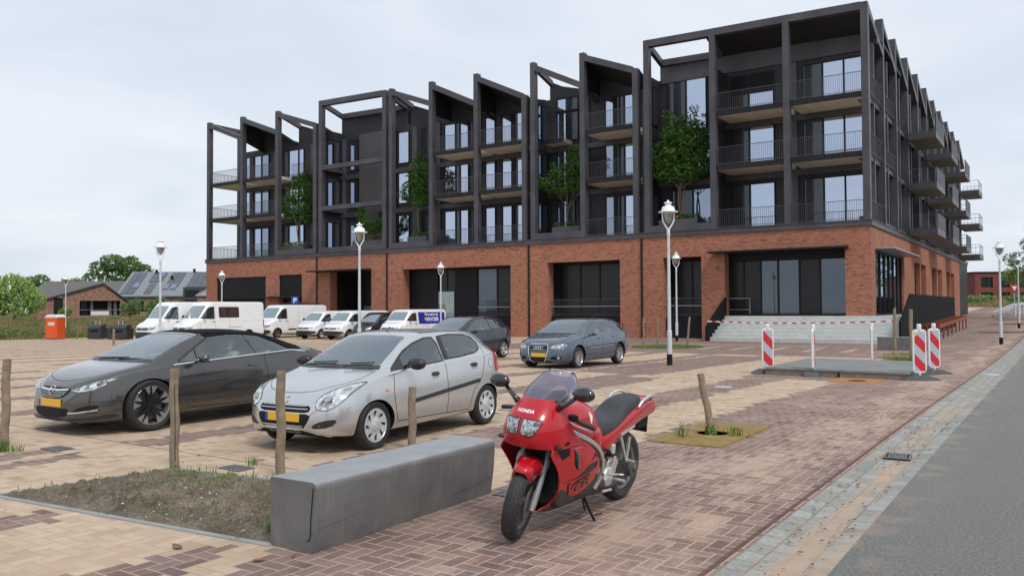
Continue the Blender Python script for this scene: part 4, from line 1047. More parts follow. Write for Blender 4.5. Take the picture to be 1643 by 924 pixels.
# --- small silver hatchback -------------------------------------------------
Shell.see = True
def silver_hatchback():
    root = empty('parked_car', (0, 0, 0), 0, 'small silver five door hatchback with round headlamps, beside the concrete bench and wooden stakes', 'car')
    paint = M('silver_paint', (0.60, 0.605, 0.61), 0.27, 0.75, var=0.02, vs=2, coat=0.5)
    sp = dict(x=(-1.65, 1.87), axles=(1.18, -1.18), r=0.28, arch=0.325, w_in=0.52, crown=0.06, tb=0.955,
        top=[(-1.65, 0.62), (-1.63, 0.95), (-1.52, 1.18), (-1.33, 1.40), (-1.1, 1.465), (-0.5, 1.50), (0.0, 1.475), (0.28, 1.40), (0.62, 1.22), (1.02, 0.99), (1.22, 0.925), (1.5, 0.85), (1.70, 0.76), (1.80, 0.66), (1.86, 0.50), (1.87, 0.42)],
        belt=[(-1.65, 0.60), (-1.60, 0.92), (-1.4, 1.08), (-1.0, 1.06), (-0.3, 1.0), (0.5, 0.94), (0.95, 0.90), (1.3, 0.81), (1.6, 0.70), (1.8, 0.56), (1.87, 0.40)],
        sill=[(-1.65, 0.36), (-1.55, 0.26), (-1.2, 0.20), (1.2, 0.17), (1.7, 0.19), (1.87, 0.28)],
        w=[(-1.65, 0.52), (-1.62, 0.66), (-1.5, 0.76), (-1.2, 0.80), (0, 0.795), (1.2, 0.80), (1.5, 0.775), (1.68, 0.69), (1.79, 0.56), (1.85, 0.40), (1.87, 0.26)],
        wt=[(-1.65, 0.5), (-1.3, 0.53), (-0.9, 0.575), (0.1, 0.585), (0.3, 0.57), (0.8, 0.62), (1.1, 0.68), (1.4, 0.64), (1.7, 0.5), (1.87, 0.2)])
    o = car_body(sp, root, paint); sh = Shell(root, o)
    pr = make_wheel(0.28, 0.165, 0.195, 'cover', COVER); place_wheels(root, pr, sp, 0.705)
    # glazing
    sh.panel('windscreen', 'F', [(-0.585, 1.035), (0.585, 1.035), (0.47, 1.375), (0.44, 1.40), (0.25, 1.42), (-0.25, 1.42), (-0.44, 1.40), (-0.47, 1.375)], CGLASS, rnd=0, step=0.09)
    sh.panel('cowl', 'F', [(-0.64, 0.985), (0.64, 0.985), (0.605, 1.03), (-0.605, 1.03)], BLKPL, step=0.08)
    both(sh, 'front_window', [(0.80, 0.985), (0.74, 1.03), (0.46, 1.20), (0.26, 1.30), (0.05, 1.365), (-0.10, 1.37), (-0.145, 1.30), (-0.17, 1.055), (0.3, 1.02)], CGLASS2, step=0.05, off=0.006)
    both(sh, 'window_frame', stripe([(0.81, 0.98), (0.47, 1.212), (0.26, 1.313), (0.05, 1.377), (-0.11, 1.382), (-0.165, 1.3), (-0.19, 1.04), (0.3, 1.005), (0.815, 0.975)], 0.022), BLKPL, off=0.007)
    both(sh, 'mirror_triangle', [(0.85, 0.955), (0.60, 0.985), (0.58, 1.125)], BLKPL, off=0.008)
    both(sh, 'rear_window', [(-0.26, 1.07), (-0.24, 1.385), (-0.5, 1.40), (-0.85, 1.385), (-1.0, 1.34), (-1.09, 1.26), (-1.07, 1.18), (-0.95, 1.135), (-0.6, 1.095)], CGLASS2, step=0.05, off=0.006, rnd=1)
    both(sh, 'window_frame', stripe([(-0.24, 1.06), (-0.225, 1.39), (-0.5, 1.413), (-0.85, 1.398), (-1.02, 1.35), (-1.11, 1.26), (-1.09, 1.175), (-0.96, 1.122), (-0.6, 1.08), (-0.24, 1.058)], 0.022), BLKPL, off=0.007)
    both(sh, 'pillar_trim', [(-0.225, 1.06), (-0.215, 1.39), (-0.30, 1.395), (-0.315, 1.075)], BLKPL, off=0.008)
    # door seams and arches
    for pl in ([(0.83, 0.96), (0.86, 0.62), (0.80, 0.30)], [(-0.215, 1.04), (-0.235, 0.6), (-0.22, 0.27)], [(0.80, 0.285), (-0.75, 0.26)], [(-1.16, 1.22), (-1.13, 1.0), (-1.02, 0.72), (-0.82, 0.52), (-0.74, 0.27)], [(0.92, 1.05), (0.6, 1.27), (0.3, 1.415), (0.0, 1.452), (-0.6, 1.458), (-1.1, 1.40)]):
        both(sh, 'door_seam', stripe(catmull(pl, 5), 0.009), SEAM, off=0.0015, step=0.1, th=0.003)
    both(sh, 'side_moulding', stripe([(0.50, 0.52), (0.1, 0.565), (-0.5, 0.63), (-0.98, 0.685)], 0.055), BLKPL, off=0.010)
    for x, z in ((0.02, 0.86), (-0.86, 0.935)):
        both(sh, 'door_handle', P4(x-0.07, x+0.07, z-0.03, z+0.03), BLKPL, off=0.014, rnd=1)
        both(sh, 'handle_cup', P4(x-0.075, x+0.075, z-0.07, z-0.032), M('silver_dark', (0.40, 0.41, 0.43), 0.35, 0.5), off=0.002, rnd=1)
    both(sh, 'side_indicator', P4(0.96, 1.01, 0.70, 0.735), ORNG, rnd=2, off=0.008)
    sh.panel('bonnet_seam', 'T', stripe(catmull([(1.0, 0.63), (1.4, 0.60), (1.66, 0.40), (1.73, 0.2), (1.745, 0), (1.73, -0.2), (1.66, -0.40), (1.4, -0.60), (1.0, -0.63)], 5), 0.006), SEAM, off=0.0015, th=0.003)
    # lamps, grille
    for s_ in (1, -1):
        hl = sh.panel('headlight', 'F', [(s_*q[0], q[1]) for q in ((0.42, 0.62), (0.50, 0.52), (0.62, 0.545), (0.70, 0.66), (0.735, 0.79), (0.72, 0.845), (0.66, 0.835), (0.52, 0.745))], LENS, rnd=2, step=0.04, off=0.006)
        sh.panel('headlight_bowl', 'F', [(s_*(0.56+0.062*cos(k*pi/8)), 0.635+0.062*sin(k*pi/8)) for k in range(16)], LENSD, step=0.03, off=0.011, parent=hl)
        sh.panel('headlight_bulb', 'F', [(s_*(0.665+0.026*cos(k*pi/6)), 0.775+0.026*sin(k*pi/6)) for k in range(12)], LENSD, step=0.03, off=0.011, parent=hl)
        sh.panel('headlight_edge', 'F', stripe([(s_*q[0], q[1]) for q in chaikin([(0.415, 0.62), (0.495, 0.51), (0.63, 0.535), (0.71, 0.655), (0.745, 0.79), (0.73, 0.855), (0.655, 0.843), (0.51, 0.753)], 2)], 0.006), SEAM, step=0.05, off=0.004, parent=hl)
        sh.panel('fog_recess', 'F', [(s_*q[0], q[1]) for q in ((0.40, 0.29), (0.62, 0.31), (0.68, 0.40), (0.62, 0.415), (0.46, 0.365))], BLKPL, rnd=1, step=0.05)
        tl = sh.panel('tail_light', 'L' if s_ > 0 else 'R', [(-1.42, 0.80), (-1.53, 0.80), (-1.565, 0.95), (-1.46, 1.18), (-1.40, 1.19)], REDL, step=0.05, off=0.012)
    sh.panel('grille', 'F', [(-0.40, 0.475), (0.40, 0.475), (0.385, 0.40), (0.30, 0.27), (0.22, 0.22), (-0.22, 0.22), (-0.30, 0.27), (-0.385, 0.40)], BLACKM, rnd=1, step=0.06)
    sh.panel('upper_grille', 'F', [(-0.37, 0.49), (0.37, 0.49), (0.39, 0.555), (0.34, 0.585), (-0.34, 0.585), (-0.39, 0.555)], BLACKM, rnd=1, step=0.06)
    for z, w in ((0.535, 0.36), (0.575, 0.33), (0.32, 0.31), (0.28, 0.28), (0.245, 0.24)):
        sh.panel('grille_bar', 'F', stripe([(-w, z), (0, z), (w, z)], 0.013), ALLOY, step=0.06, off=0.011)
    both(sh, 'fuel_flap', stripe([(-1.29+0.075*cos(k*pi/8), 0.93+0.075*sin(k*pi/8)) for k in range(17)], 0.006), SEAM, off=0.0015, th=0.003)
    # zig-zag badge on the nose
    sh.panel('badge', 'F', stripe([(0.035, 0.685), (-0.03, 0.655), (0.03, 0.635), (-0.035, 0.605)], 0.018), CHROME, step=0.02, off=0.012)
    sh.panel('badge', 'F', stripe([(-0.032, 0.66), (-0.01, 0.685)], 0.016), CHROME, step=0.02, off=0.012)
    sh.panel('badge', 'F', stripe([(0.032, 0.63), (0.01, 0.605)], 0.016), CHROME, step=0.02, off=0.012)
    plate(sh, 0.0, 0.425)
    mirror(root, 0.60, 0.80, 1.05, BLKPL, 1.25)
    for y0, y1 in ((-0.5, -0.02), (0.1, 0.55)):
        m = MB(); m.tube([(1.045, y0+0.05, 1.02), (1.0, (y0+y1)/2, 1.045), (0.975, y1, 1.05)], 0.008, 6); m.tube([(0.985, y0+0.12, 1.06), (0.94, y1, 1.078)], 0.008, 6); m.build('wiper', BLACKM, root)
    m = MB(); m.tube([(0.05, 0, 1.47), (-0.02, 0, 1.54)], 0.006, 6); m.build('aerial', BLACKM, root)
    sh.panel('rear_windscreen', 'B', [(-0.46, 1.12), (0.46, 1.12), (0.42, 1.35), (-0.42, 1.35)], CGLASS2, step=0.1); sh.open_windows(); cabin(root, 0.95, -1.35, 0.68, 0.93)
    return root
c = silver_hatchback(); squash(c, 0.3, 0.867); c.location = (-7.40, 8.05, gz(-7.3, 8)); c.rotation_euler = (0, 0, -pi/2+radians(3.2))

# --- dark convertible --------------------------------------------------------
def convertible():
    root = empty('parked_car', (0, 0, 0), 0, 'dark grey convertible with closed black soft top and two tone alloy wheels', 'car')
    paint = M('dark_grey_paint', (0.095, 0.090, 0.086), 0.20, 0.75, var=0.05, vs=2, coat=1.0)
    sp = dict(x=(-1.88, 2.23), axles=(1.35, -1.35), r=0.345, arch=0.40, w_in=0.56, crown=0.045, tb=0.95,
        top=[(-1.88, 0.70), (-1.86, 0.96), (-1.8, 1.03), (-1.6, 1.09), (-1.33, 1.14), (-1.05, 1.25), (-0.7, 1.375), (-0.25, 1.435), (0.25, 1.43), (0.55, 1.36), (1.0, 1.16), (1.33, 0.99), (1.7, 0.90), (1.95, 0.81), (2.1, 0.72), (2.18, 0.62), (2.22, 0.5), (2.23, 0.42)],
        belt=[(-1.88, 0.68), (-1.83, 0.93), (-1.65, 1.01), (-1.2, 1.03), (-0.5, 1.0), (0.5, 0.94), (1.1, 0.885), (1.6, 0.82), (1.95, 0.72), (2.14, 0.58), (2.23, 0.40)],
        sill=[(-1.88, 0.42), (-1.8, 0.32), (-1.5, 0.22), (1.6, 0.17), (2.1, 0.16), (2.23, 0.24)],
        w=[(-1.88, 0.62), (-1.84, 0.76), (-1.72, 0.85), (-1.45, 0.905), (-1.0, 0.915), (0, 0.90), (1.3, 0.91), (1.72, 0.88), (1.98, 0.78), (2.12, 0.62), (2.20, 0.42), (2.23, 0.22)],
        wt=[(-1.88, 0.58), (-1.6, 0.70), (-1.25, 0.64), (-0.8, 0.60), (0.2, 0.585), (0.6, 0.62), (1.1, 0.72), (1.5, 0.76), (1.85, 0.68), (2.1, 0.45), (2.23, 0.15)])
    o = car_body(sp, root, paint); sh = Shell(root, o)
    pr = make_wheel(0.345, 0.235, 0.262, 'bicolor', ALLOY); place_wheels(root, pr, sp, 0.795)
    FAB = M('soft_top_fabric', (0.012, 0.012, 0.014), 0.9, var=0.2, vs=30, bmp=0.3, bs=200, spec=0.1)
    sh.panel('soft_top', 'T', [(0.42, -0.56), (0.44, 0.56), (-0.2, 0.60), (-0.8, 0.62), (-1.15, 0.655), (-1.34, 0.65), (-1.40, 0.3), (-1.40, -0.3), (-1.34, -0.65), (-1.15, -0.655), (-0.8, -0.62), (-0.2, -0.60)], FAB, off=0.015, step=0.1, th=0.01)
    both(sh, 'soft_top_side', [(0.34, 1.335), (0.05, 1.362), (-0.3, 1.362), (-0.62, 1.315), (-0.88, 1.20), (-1.08, 1.075), (-1.30, 1.045), (-1.36, 1.12), (-1.1, 1.22), (-0.8, 1.33), (-0.45, 1.39), (0.0, 1.405), (0.40, 1.38)], FAB, off=0.014, th=0.01)
    sh.panel('windscreen', 'F', [(-0.70, 1.02), (0.70, 1.02), (0.62, 1.26), (0.56, 1.365), (0.3, 1.39), (-0.3, 1.39), (-0.56, 1.365), (-0.62, 1.26)], CGLASS, step=0.1)
    sh.panel('windscreen_header', 'F', stripe([(-0.58, 1.37), (-0.3, 1.398), (0.3, 1.398), (0.58, 1.37)], 0.03), ALLOY, off=0.012)
    sh.panel('cowl', 'F', [(-0.74, 0.98), (0.74, 0.98), (0.705, 1.015), (-0.705, 1.015)], BLKPL)
    both(sh, 'front_window', [(0.92, 0.965), (0.42, 1.26), (0.30, 1.325), (0.0, 1.352), (-0.28, 1.352), (-0.36, 1.03), (0.3, 0.99)], CGLASS2, step=0.05, off=0.006)
    both(sh, 'rear_window', [(-0.39, 1.035), (-0.31, 1.35), (-0.60, 1.305), (-0.82, 1.20), (-1.0, 1.08)], CGLASS2, step=0.05, off=0.006)
    both(sh, 'pillar_trim', stripe([(0.90, 0.985), (0.42, 1.27), (0.30, 1.34)], 0.03), BLKPL, off=0.007)
    both(sh, 'quarter_pillar', stripe([(0.62, 0.985), (0.60, 1.14)], 0.025), BLKPL, off=0.009)
    both(sh, 'chrome_strip', stripe([(1.0, 0.925), (0.90, 0.935), (0.3, 0.975), (-0.4, 1.02), (-1.05, 1.058), (-1.32, 1.035)], 0.017), CHROME, off=0.012)
    for pl in ([(0.88, 0.92), (0.90, 0.6), (0.80, 0.28)], [(-0.52, 1.0), (-0.56, 0.62), (-0.50, 0.45), (-0.48, 0.26)], [(0.80, 0.26), (-0.48, 0.24)]):
        both(sh, 'door_seam', stripe(catmull(pl, 5), 0.009), SEAM, off=0.0015, step=0.1, th=0.003)
    both(sh, 'door_handle', P4(-0.42, -0.22, 0.835, 0.865), paint, off=0.03, rnd=1, step=0.03)
    both(sh, 'body_crease', stripe([(0.5, 0.33), (0.0, 0.37), (-0.45, 0.46)], 0.02), paint, off=0.012)
    sh.panel('bonnet_seam', 'T', stripe(catmull([(1.32, 0.72), (1.7, 0.70), (1.94, 0.52), (2.05, 0.25), (2.08, 0), (2.05, -0.25), (1.94, -0.52), (1.7, -0.70), (1.32, -0.72)], 5), 0.008), SEAM, off=0.001, th=0.003)
    for s_ in (1, -1):
        hl = sh.panel('headlight', 'F', [(s_*q[0], q[1]) for q in ((0.40, 0.625), (0.52, 0.595), (0.70, 0.625), (0.80, 0.73), (0.82, 0.79), (0.74, 0.765), (0.55, 0.69))], LENSD, rnd=1, step=0.05, off=0.006)
        sh.panel('headlight_bowl', 'F', [(s_*(0.57+0.036*cos(k*pi/6)), 0.645+0.033*sin(k*pi/6)) for k in range(12)], LENS, step=0.03, off=0.011, parent=hl)
        sh.panel('headlight_bowl', 'F', [(s_*(0.69+0.036*cos(k*pi/6)), 0.685+0.036*sin(k*pi/6)) for k in range(12)], LENS, step=0.03, off=0.011, parent=hl)
        sh.panel('headlight_strip', 'F', stripe([(s_*0.41, 0.62), (s_*0.55, 0.605), (s_*0.7, 0.635), (s_*0.78, 0.71)], 0.014), LENS, step=0.05, off=0.01, parent=hl)
        sh.panel('fog_recess', 'F', [(s_*q[0], q[1]) for q in ((0.42, 0.30), (0.72, 0.33), (0.79, 0.42), (0.60, 0.40))], BLACKM, rnd=1, step=0.06)
        sh.panel('fog_trim', 'F', stripe([(s_*0.40, 0.295), (s_*0.55, 0.305), (s_*0.76, 0.345)], 0.02), CHROME, off=0.012)
        sh.panel('tail_light', 'L' if s_ > 0 else 'R', [(-1.58, 0.88), (-1.80, 0.84), (-1.86, 0.90), (-1.8, 1.0), (-1.60, 0.97)], REDL, step=0.05, off=0.01)
    sh.panel('grille', 'F', [(-0.35, 0.655), (0.35, 0.655), (0.37, 0.60), (0.30, 0.53), (0.15, 0.485), (-0.15, 0.485), (-0.30, 0.53), (-0.37, 0.60)], BLACKM, rnd=1, step=0.06)
    for z, w, t_ in ((0.615, 0.34, 0.028), (0.575, 0.32, 0.008), (0.545, 0.30, 0.008), (0.515, 0.24, 0.008)):
        sh.panel('grille_bar', 'F', stripe([(-w, z+0.012), (-w*0.4, z-0.004), (0, z-0.008), (w*0.4, z-0.004), (w, z+0.012)], t_), CHROME, step=0.06, off=0.012)
    sh.panel('badge', 'F', stripe([(0.052*cos(k*pi/10), 0.61+0.052*sin(k*pi/10)) for k in range(21)], 0.012), CHROME, step=0.03, off=0.022)
    sh.panel('badge', 'F', stripe([(-0.06, 0.602), (-0.01, 0.606), (0.01, 0.614), (0.06, 0.618)], 0.016), CHROME, step=0.03, off=0.024)
    sh.panel('lower_intake', 'F', [(-0.42, 0.36), (0.42, 0.36), (0.36, 0.24), (-0.36, 0.24)], BLACKM, rnd=1, step=0.06)
    sh.panel('front_lip', 'F', stripe([(-0.84, 0.26), (-0.6, 0.215), (0, 0.20), (0.6, 0.215), (0.84, 0.26)], 0.025), BLKPL, off=0.02)
    plate(sh, 0.0, 0.43)
    mirror(root, 0.66, 0.92, 1.02, paint, 1.05)
    m = MB(); m.tube([(1.30, -0.5, 1.02), (1.22, 0.15, 1.04)], 0.009, 6); m.tube([(1.30, 0.0, 1.02), (1.20, 0.6, 1.03)], 0.009, 6); m.build('wiper', BLACKM, root)
    sh.open_windows(); cabin(root, 1.15, -1.05, 0.80, 0.92, 0.28, M('cream_leather', (0.42, 0.38, 0.31), 0.6, var=0.1))
    return root
c = convertible(); squash(c, 0.3, 0.885); c.location = (-11.0, 7.72, gz(-11, 7.7)); c.rotation_euler = (0, 0, -pi/2)

# --- grey-blue estate-style hatchback ---------------------------------------
def hatch(label, paintcol, rstyle, three=False, grille='shield'):
    root = empty('parked_car', (0, 0, 0), 0, label, 'car')
    paint = M('paint_'+('b' if three else 'a'), paintcol, 0.27, 0.55, var=0.05, vs=2, coat=0.9)
    if not three:
        sp = dict(x=(-2.13, 2.16), axles=(1.29, -1.29), r=0.315, arch=0.365, w_in=0.54, crown=0.05, tb=0.95,
            top=[(-2.13, 0.75), (-2.1, 1.0), (-1.95, 1.12), (-1.6, 1.33), (-1.2, 1.40), (-0.6, 1.43), (0.1, 1.42), (0.4, 1.36), (0.8, 1.18), (1.2, 0.98), (1.6, 0.90), (1.9, 0.82), (2.05, 0.74), (2.13, 0.6), (2.16, 0.45)],
            belt=[(-2.13, 0.72), (-2.05, 0.93), (-1.7, 0.99), (-0.8, 0.96), (0.5, 0.91), (1.1, 0.865), (1.6, 0.79), (1.95, 0.68), (2.1, 0.55), (2.16, 0.42)],
            sill=[(-2.13, 0.40), (-2.0, 0.28), (-1.5, 0.2), (1.5, 0.18), (2.0, 0.18), (2.16, 0.26)],
            w=[(-2.13, 0.62), (-2.08, 0.74), (-1.9, 0.82), (-1.5, 0.872), (0, 0.865), (1.3, 0.875), (1.7, 0.845), (1.95, 0.74), (2.08, 0.60), (2.14, 0.45), (2.16, 0.3)],
            wt=[(-2.13, 0.55), (-1.8, 0.58), (-1.2, 0.60), (0.1, 0.60), (0.5, 0.62), (1.0, 0.70), (1.4, 0.72), (1.8, 0.62), (2.05, 0.5), (2.16, 0.3)])
    else:
        sp = dict(x=(-1.92, 2.07), axles=(1.26, -1.25), r=0.31, arch=0.36, w_in=0.54, crown=0.055, tb=0.95,
            top=[(-1.92, 0.75), (-1.88, 1.02), (-1.72, 1.18), (-1.42, 1.40), (-1.1, 1.465), (-0.5, 1.49), (0.1, 1.47), (0.4, 1.40), (0.8, 1.22), (1.2, 1.03), (1.5, 0.94), (1.8, 0.82), (1.95, 0.70), (2.04, 0.55), (2.07, 0.42)],
            belt=[(-1.92, 0.72), (-1.85, 0.95), (-1.5, 1.06), (-0.8, 1.03), (0.5, 0.95), (1.1, 0.90), (1.5, 0.82), (1.85, 0.66), (2.07, 0.40)],
            sill=[(-1.92, 0.40), (-1.8, 0.28), (-1.4, 0.2), (1.4, 0.18), (1.9, 0.19), (2.07, 0.27)],
            w=[(-1.92, 0.60), (-1.87, 0.72), (-1.7, 0.80), (-1.3, 0.85), (0, 0.84), (1.2, 0.85), (1.6, 0.81), (1.85, 0.68), (2.0, 0.48), (2.07, 0.28)],
            wt=[(-1.92, 0.52), (-1.6, 0.55), (-1.1, 0.58), (0.1, 0.59), (0.5, 0.62), (1.0, 0.69), (1.4, 0.68), (1.8, 0.5), (2.07, 0.2)])
    o = car_body(sp, root, paint); sh = Shell(root, o)
    pr = make_wheel(sp['r'], 0.205, sp['r']*0.70, rstyle, ALLOY); place_wheels(root, pr, sp, 0.755)
    zt = 1.345 if not three else 1.40
    sh.panel('windscreen', 'F', [(-0.66, 1.0), (0.66, 1.0), (0.57, zt-0.07), (0.5, zt+0.01), (0.25, zt+0.03), (-0.25, zt+0.03), (-0.5, zt+0.01), (-0.57, zt-0.07)], CGLASS, step=0.12)
    sh.panel('cowl', 'F', [(-0.70, 0.965), (0.70, 0.965), (0.665, 0.995), (-0.665, 0.995)], BLKPL, step=0.12)
    if not three:
        both(sh, 'front_window', [(0.85, 0.94), (0.50, 1.16), (0.25, 1.29), (0.0, 1.325), (-0.08, 1.32), (-0.14, 0.975)], CGLASS2, step=0.12)
        both(sh, 'rear_window', [(-0.19, 0.98), (-0.13, 1.325), (-0.5, 1.33), (-0.85, 1.32), (-1.02, 1.14), (-1.05, 1.005)], CGLASS2, step=0.12)
        both(sh, 'quarter_window', [(-1.09, 1.01), (-1.06, 1.15), (-0.92, 1.31), (-1.25, 1.275), (-1.62, 1.10), (-1.60, 1.03)], CGLASS2, step=0.1)
        seams = ([(0.86, 0.90), (0.86, 0.6), (0.78, 0.28)], [(-0.165, 0.95), (-0.17, 0.6), (-0.16, 0.26)], [(-1.07, 0.98), (-1.06, 0.8), (-0.86, 0.55), (-0.82, 0.26)])
        for x, z in ((0.0, 0.83), (-0.90, 0.86)): both(sh, 'door_handle', P4(x-0.09, x+0.09, z-0.02, z+0.02), paint, off=0.03, rnd=1, step=0.04)
        both(sh, 'rubbing_strip', stripe([(0.72, 0.56), (-0.80, 0.60)], 0.014), ALLOY, off=0.012)
    else:
        both(sh, 'front_window', [(0.88, 0.99), (0.50, 1.24), (0.25, 1.34), (-0.1, 1.385), (-0.42, 1.38), (-0.50, 1.03)], CGLASS2, step=0.12)
        both(sh, 'rear_window', [(-0.58, 1.06), (-0.50, 1.38), (-0.8, 1.355), (-1.1, 1.25), (-1.30, 1.12), (-1.15, 1.08)], CGLASS2, step=0.1)
        seams = ([(0.88, 0.93), (0.88, 0.6), (0.78, 0.28)], [(-0.55, 1.0), (-0.62, 0.7), (-0.58, 0.28)])
        both(sh, 'door_handle', P4(-0.47, -0.31, 0.87, 0.91), paint, off=0.03, rnd=1, step=0.04)
    for pl in seams: both(sh, 'door_seam', stripe(catmull(pl, 4), 0.01), SEAM, off=0.0015, step=0.12, th=0.003)
    sh.panel('bonnet_seam', 'T', stripe(catmull([(1.2, 0.70), (1.6, 0.66), (1.85, 0.50), (1.93, 0.3), (1.95, 0), (1.93, -0.3), (1.85, -0.50), (1.6, -0.66), (1.2, -0.70)], 4), 0.008), SEAM, off=0.001, th=0.003)
    xr = sp['x'][0]
    for s_ in (1, -1):
        hl = sh.panel('headlight', 'F', [(s_*q[0], q[1]) for q in ((0.36, 0.585), (0.60, 0.56), (0.74, 0.60), (0.80, 0.70), (0.72, 0.725), (0.42, 0.685))], LENSD, rnd=1, step=0.05, off=0.006)
        for hx in (0.48, 0.63): sh.panel('headlight_bowl', 'F', [(s_*(hx+0.042*cos(k*pi/6)), 0.635+0.042*sin(k*pi/6)) for k in range(12)], LENS, step=0.03, off=0.011, parent=hl)
        sh.panel('fog_recess', 'F', [(s_*q[0], q[1]) for q in ((0.40, 0.28), (0.68, 0.30), (0.70, 0.38), (0.42, 0.37))], BLACKM, rnd=1, step=0.06)
        sh.panel('fog_lamp', 'F', [(s_*(0.62+0.032*cos(k*pi/6)), 0.335+0.032*sin(k*pi/6)) for k in range(12)], LENS, step=0.03, off=0.01)
        sh.panel('tail_light', 'L' if s_ > 0 else 'R', [(xr+0.28, 0.80), (xr+0.10, 0.80), (xr+0.07, 0.95), (xr+0.2, 1.0)], REDL, step=0.06, off=0.01)
    if grille == 'shield':
        sh.panel('grille', 'F', [(-0.31, 0.70), (0.31, 0.70), (0.30, 0.45), (0.22, 0.23), (-0.22, 0.23), (-0.30, 0.45)], BLACKM, rnd=1, step=0.06)
        sh.panel('grille_frame', 'F', stripe(chaikin([(-0.32, 0.71), (0.32, 0.71), (0.31, 0.45), (0.23, 0.22), (-0.23, 0.22), (-0.31, 0.45)], 1)+[(-0.32, 0.645)], 0.022), CHROME, step=0.06, off=0.013)
        for z in (0.48, 0.52, 0.56, 0.66): sh.panel('grille_bar', 'F', stripe([(-0.28, z), (0.28, z)], 0.008), ALLOY, step=0.08, off=0.010)
        for kx in (-0.105, -0.035, 0.035, 0.105): sh.panel('badge', 'F', stripe([(kx+0.045*cos(k*pi/8), 0.612+0.045*sin(k*pi/8)) for k in range(17)], 0.011), CHROME, step=0.04, off=0.016)
        plate(sh, 0.0, 0.41)
    else:
        sh.panel('grille', 'F', [(-0.34, 0.60), (0.34, 0.60), (0.30, 0.52), (-0.30, 0.52)], BLACKM, rnd=1, step=0.06); plate(sh, 0.0, 0.42)
    mirror(root, 0.62, 0.88, 0.98, paint, 0.95)
    m = MB(); m.tube([(0.1-1.2, 0, 1.42), (-1.15, 0, 1.46)], 0.02, 6); m.build('aerial', BLACKM, root)
    zr_ = 1.08 if not three else 1.12; sh.panel('rear_windscreen', 'B', [(-0.5, zr_), (0.5, zr_), (0.45, zr_+0.18), (-0.45, zr_+0.18)], CGLASS2, step=0.12); sh.open_windows(); cabin(root, 1.0, -1.4, 0.76, 0.90)
    return root
c = hatch('blue grey five door hatchback with tall shield grille, parked nearest the lamp post', (0.10, 0.125, 0.165), 'ten'); c.location = (-12.35, 21.75, gz(-12.3, 21.7)); c.rotation_euler = (0, 0, -pi/2)
c = hatch('dark navy three door hatchback parked behind the silver hatchback', (0.035, 0.037, 0.055), 'fivetwin', True, 'low'); c.location = (-17.5, 22.9, gz(-17.5, 23)); c.rotation_euler = (0, 0, -pi/2)

Shell.see = False
CGLASS = MATS['car_glass']
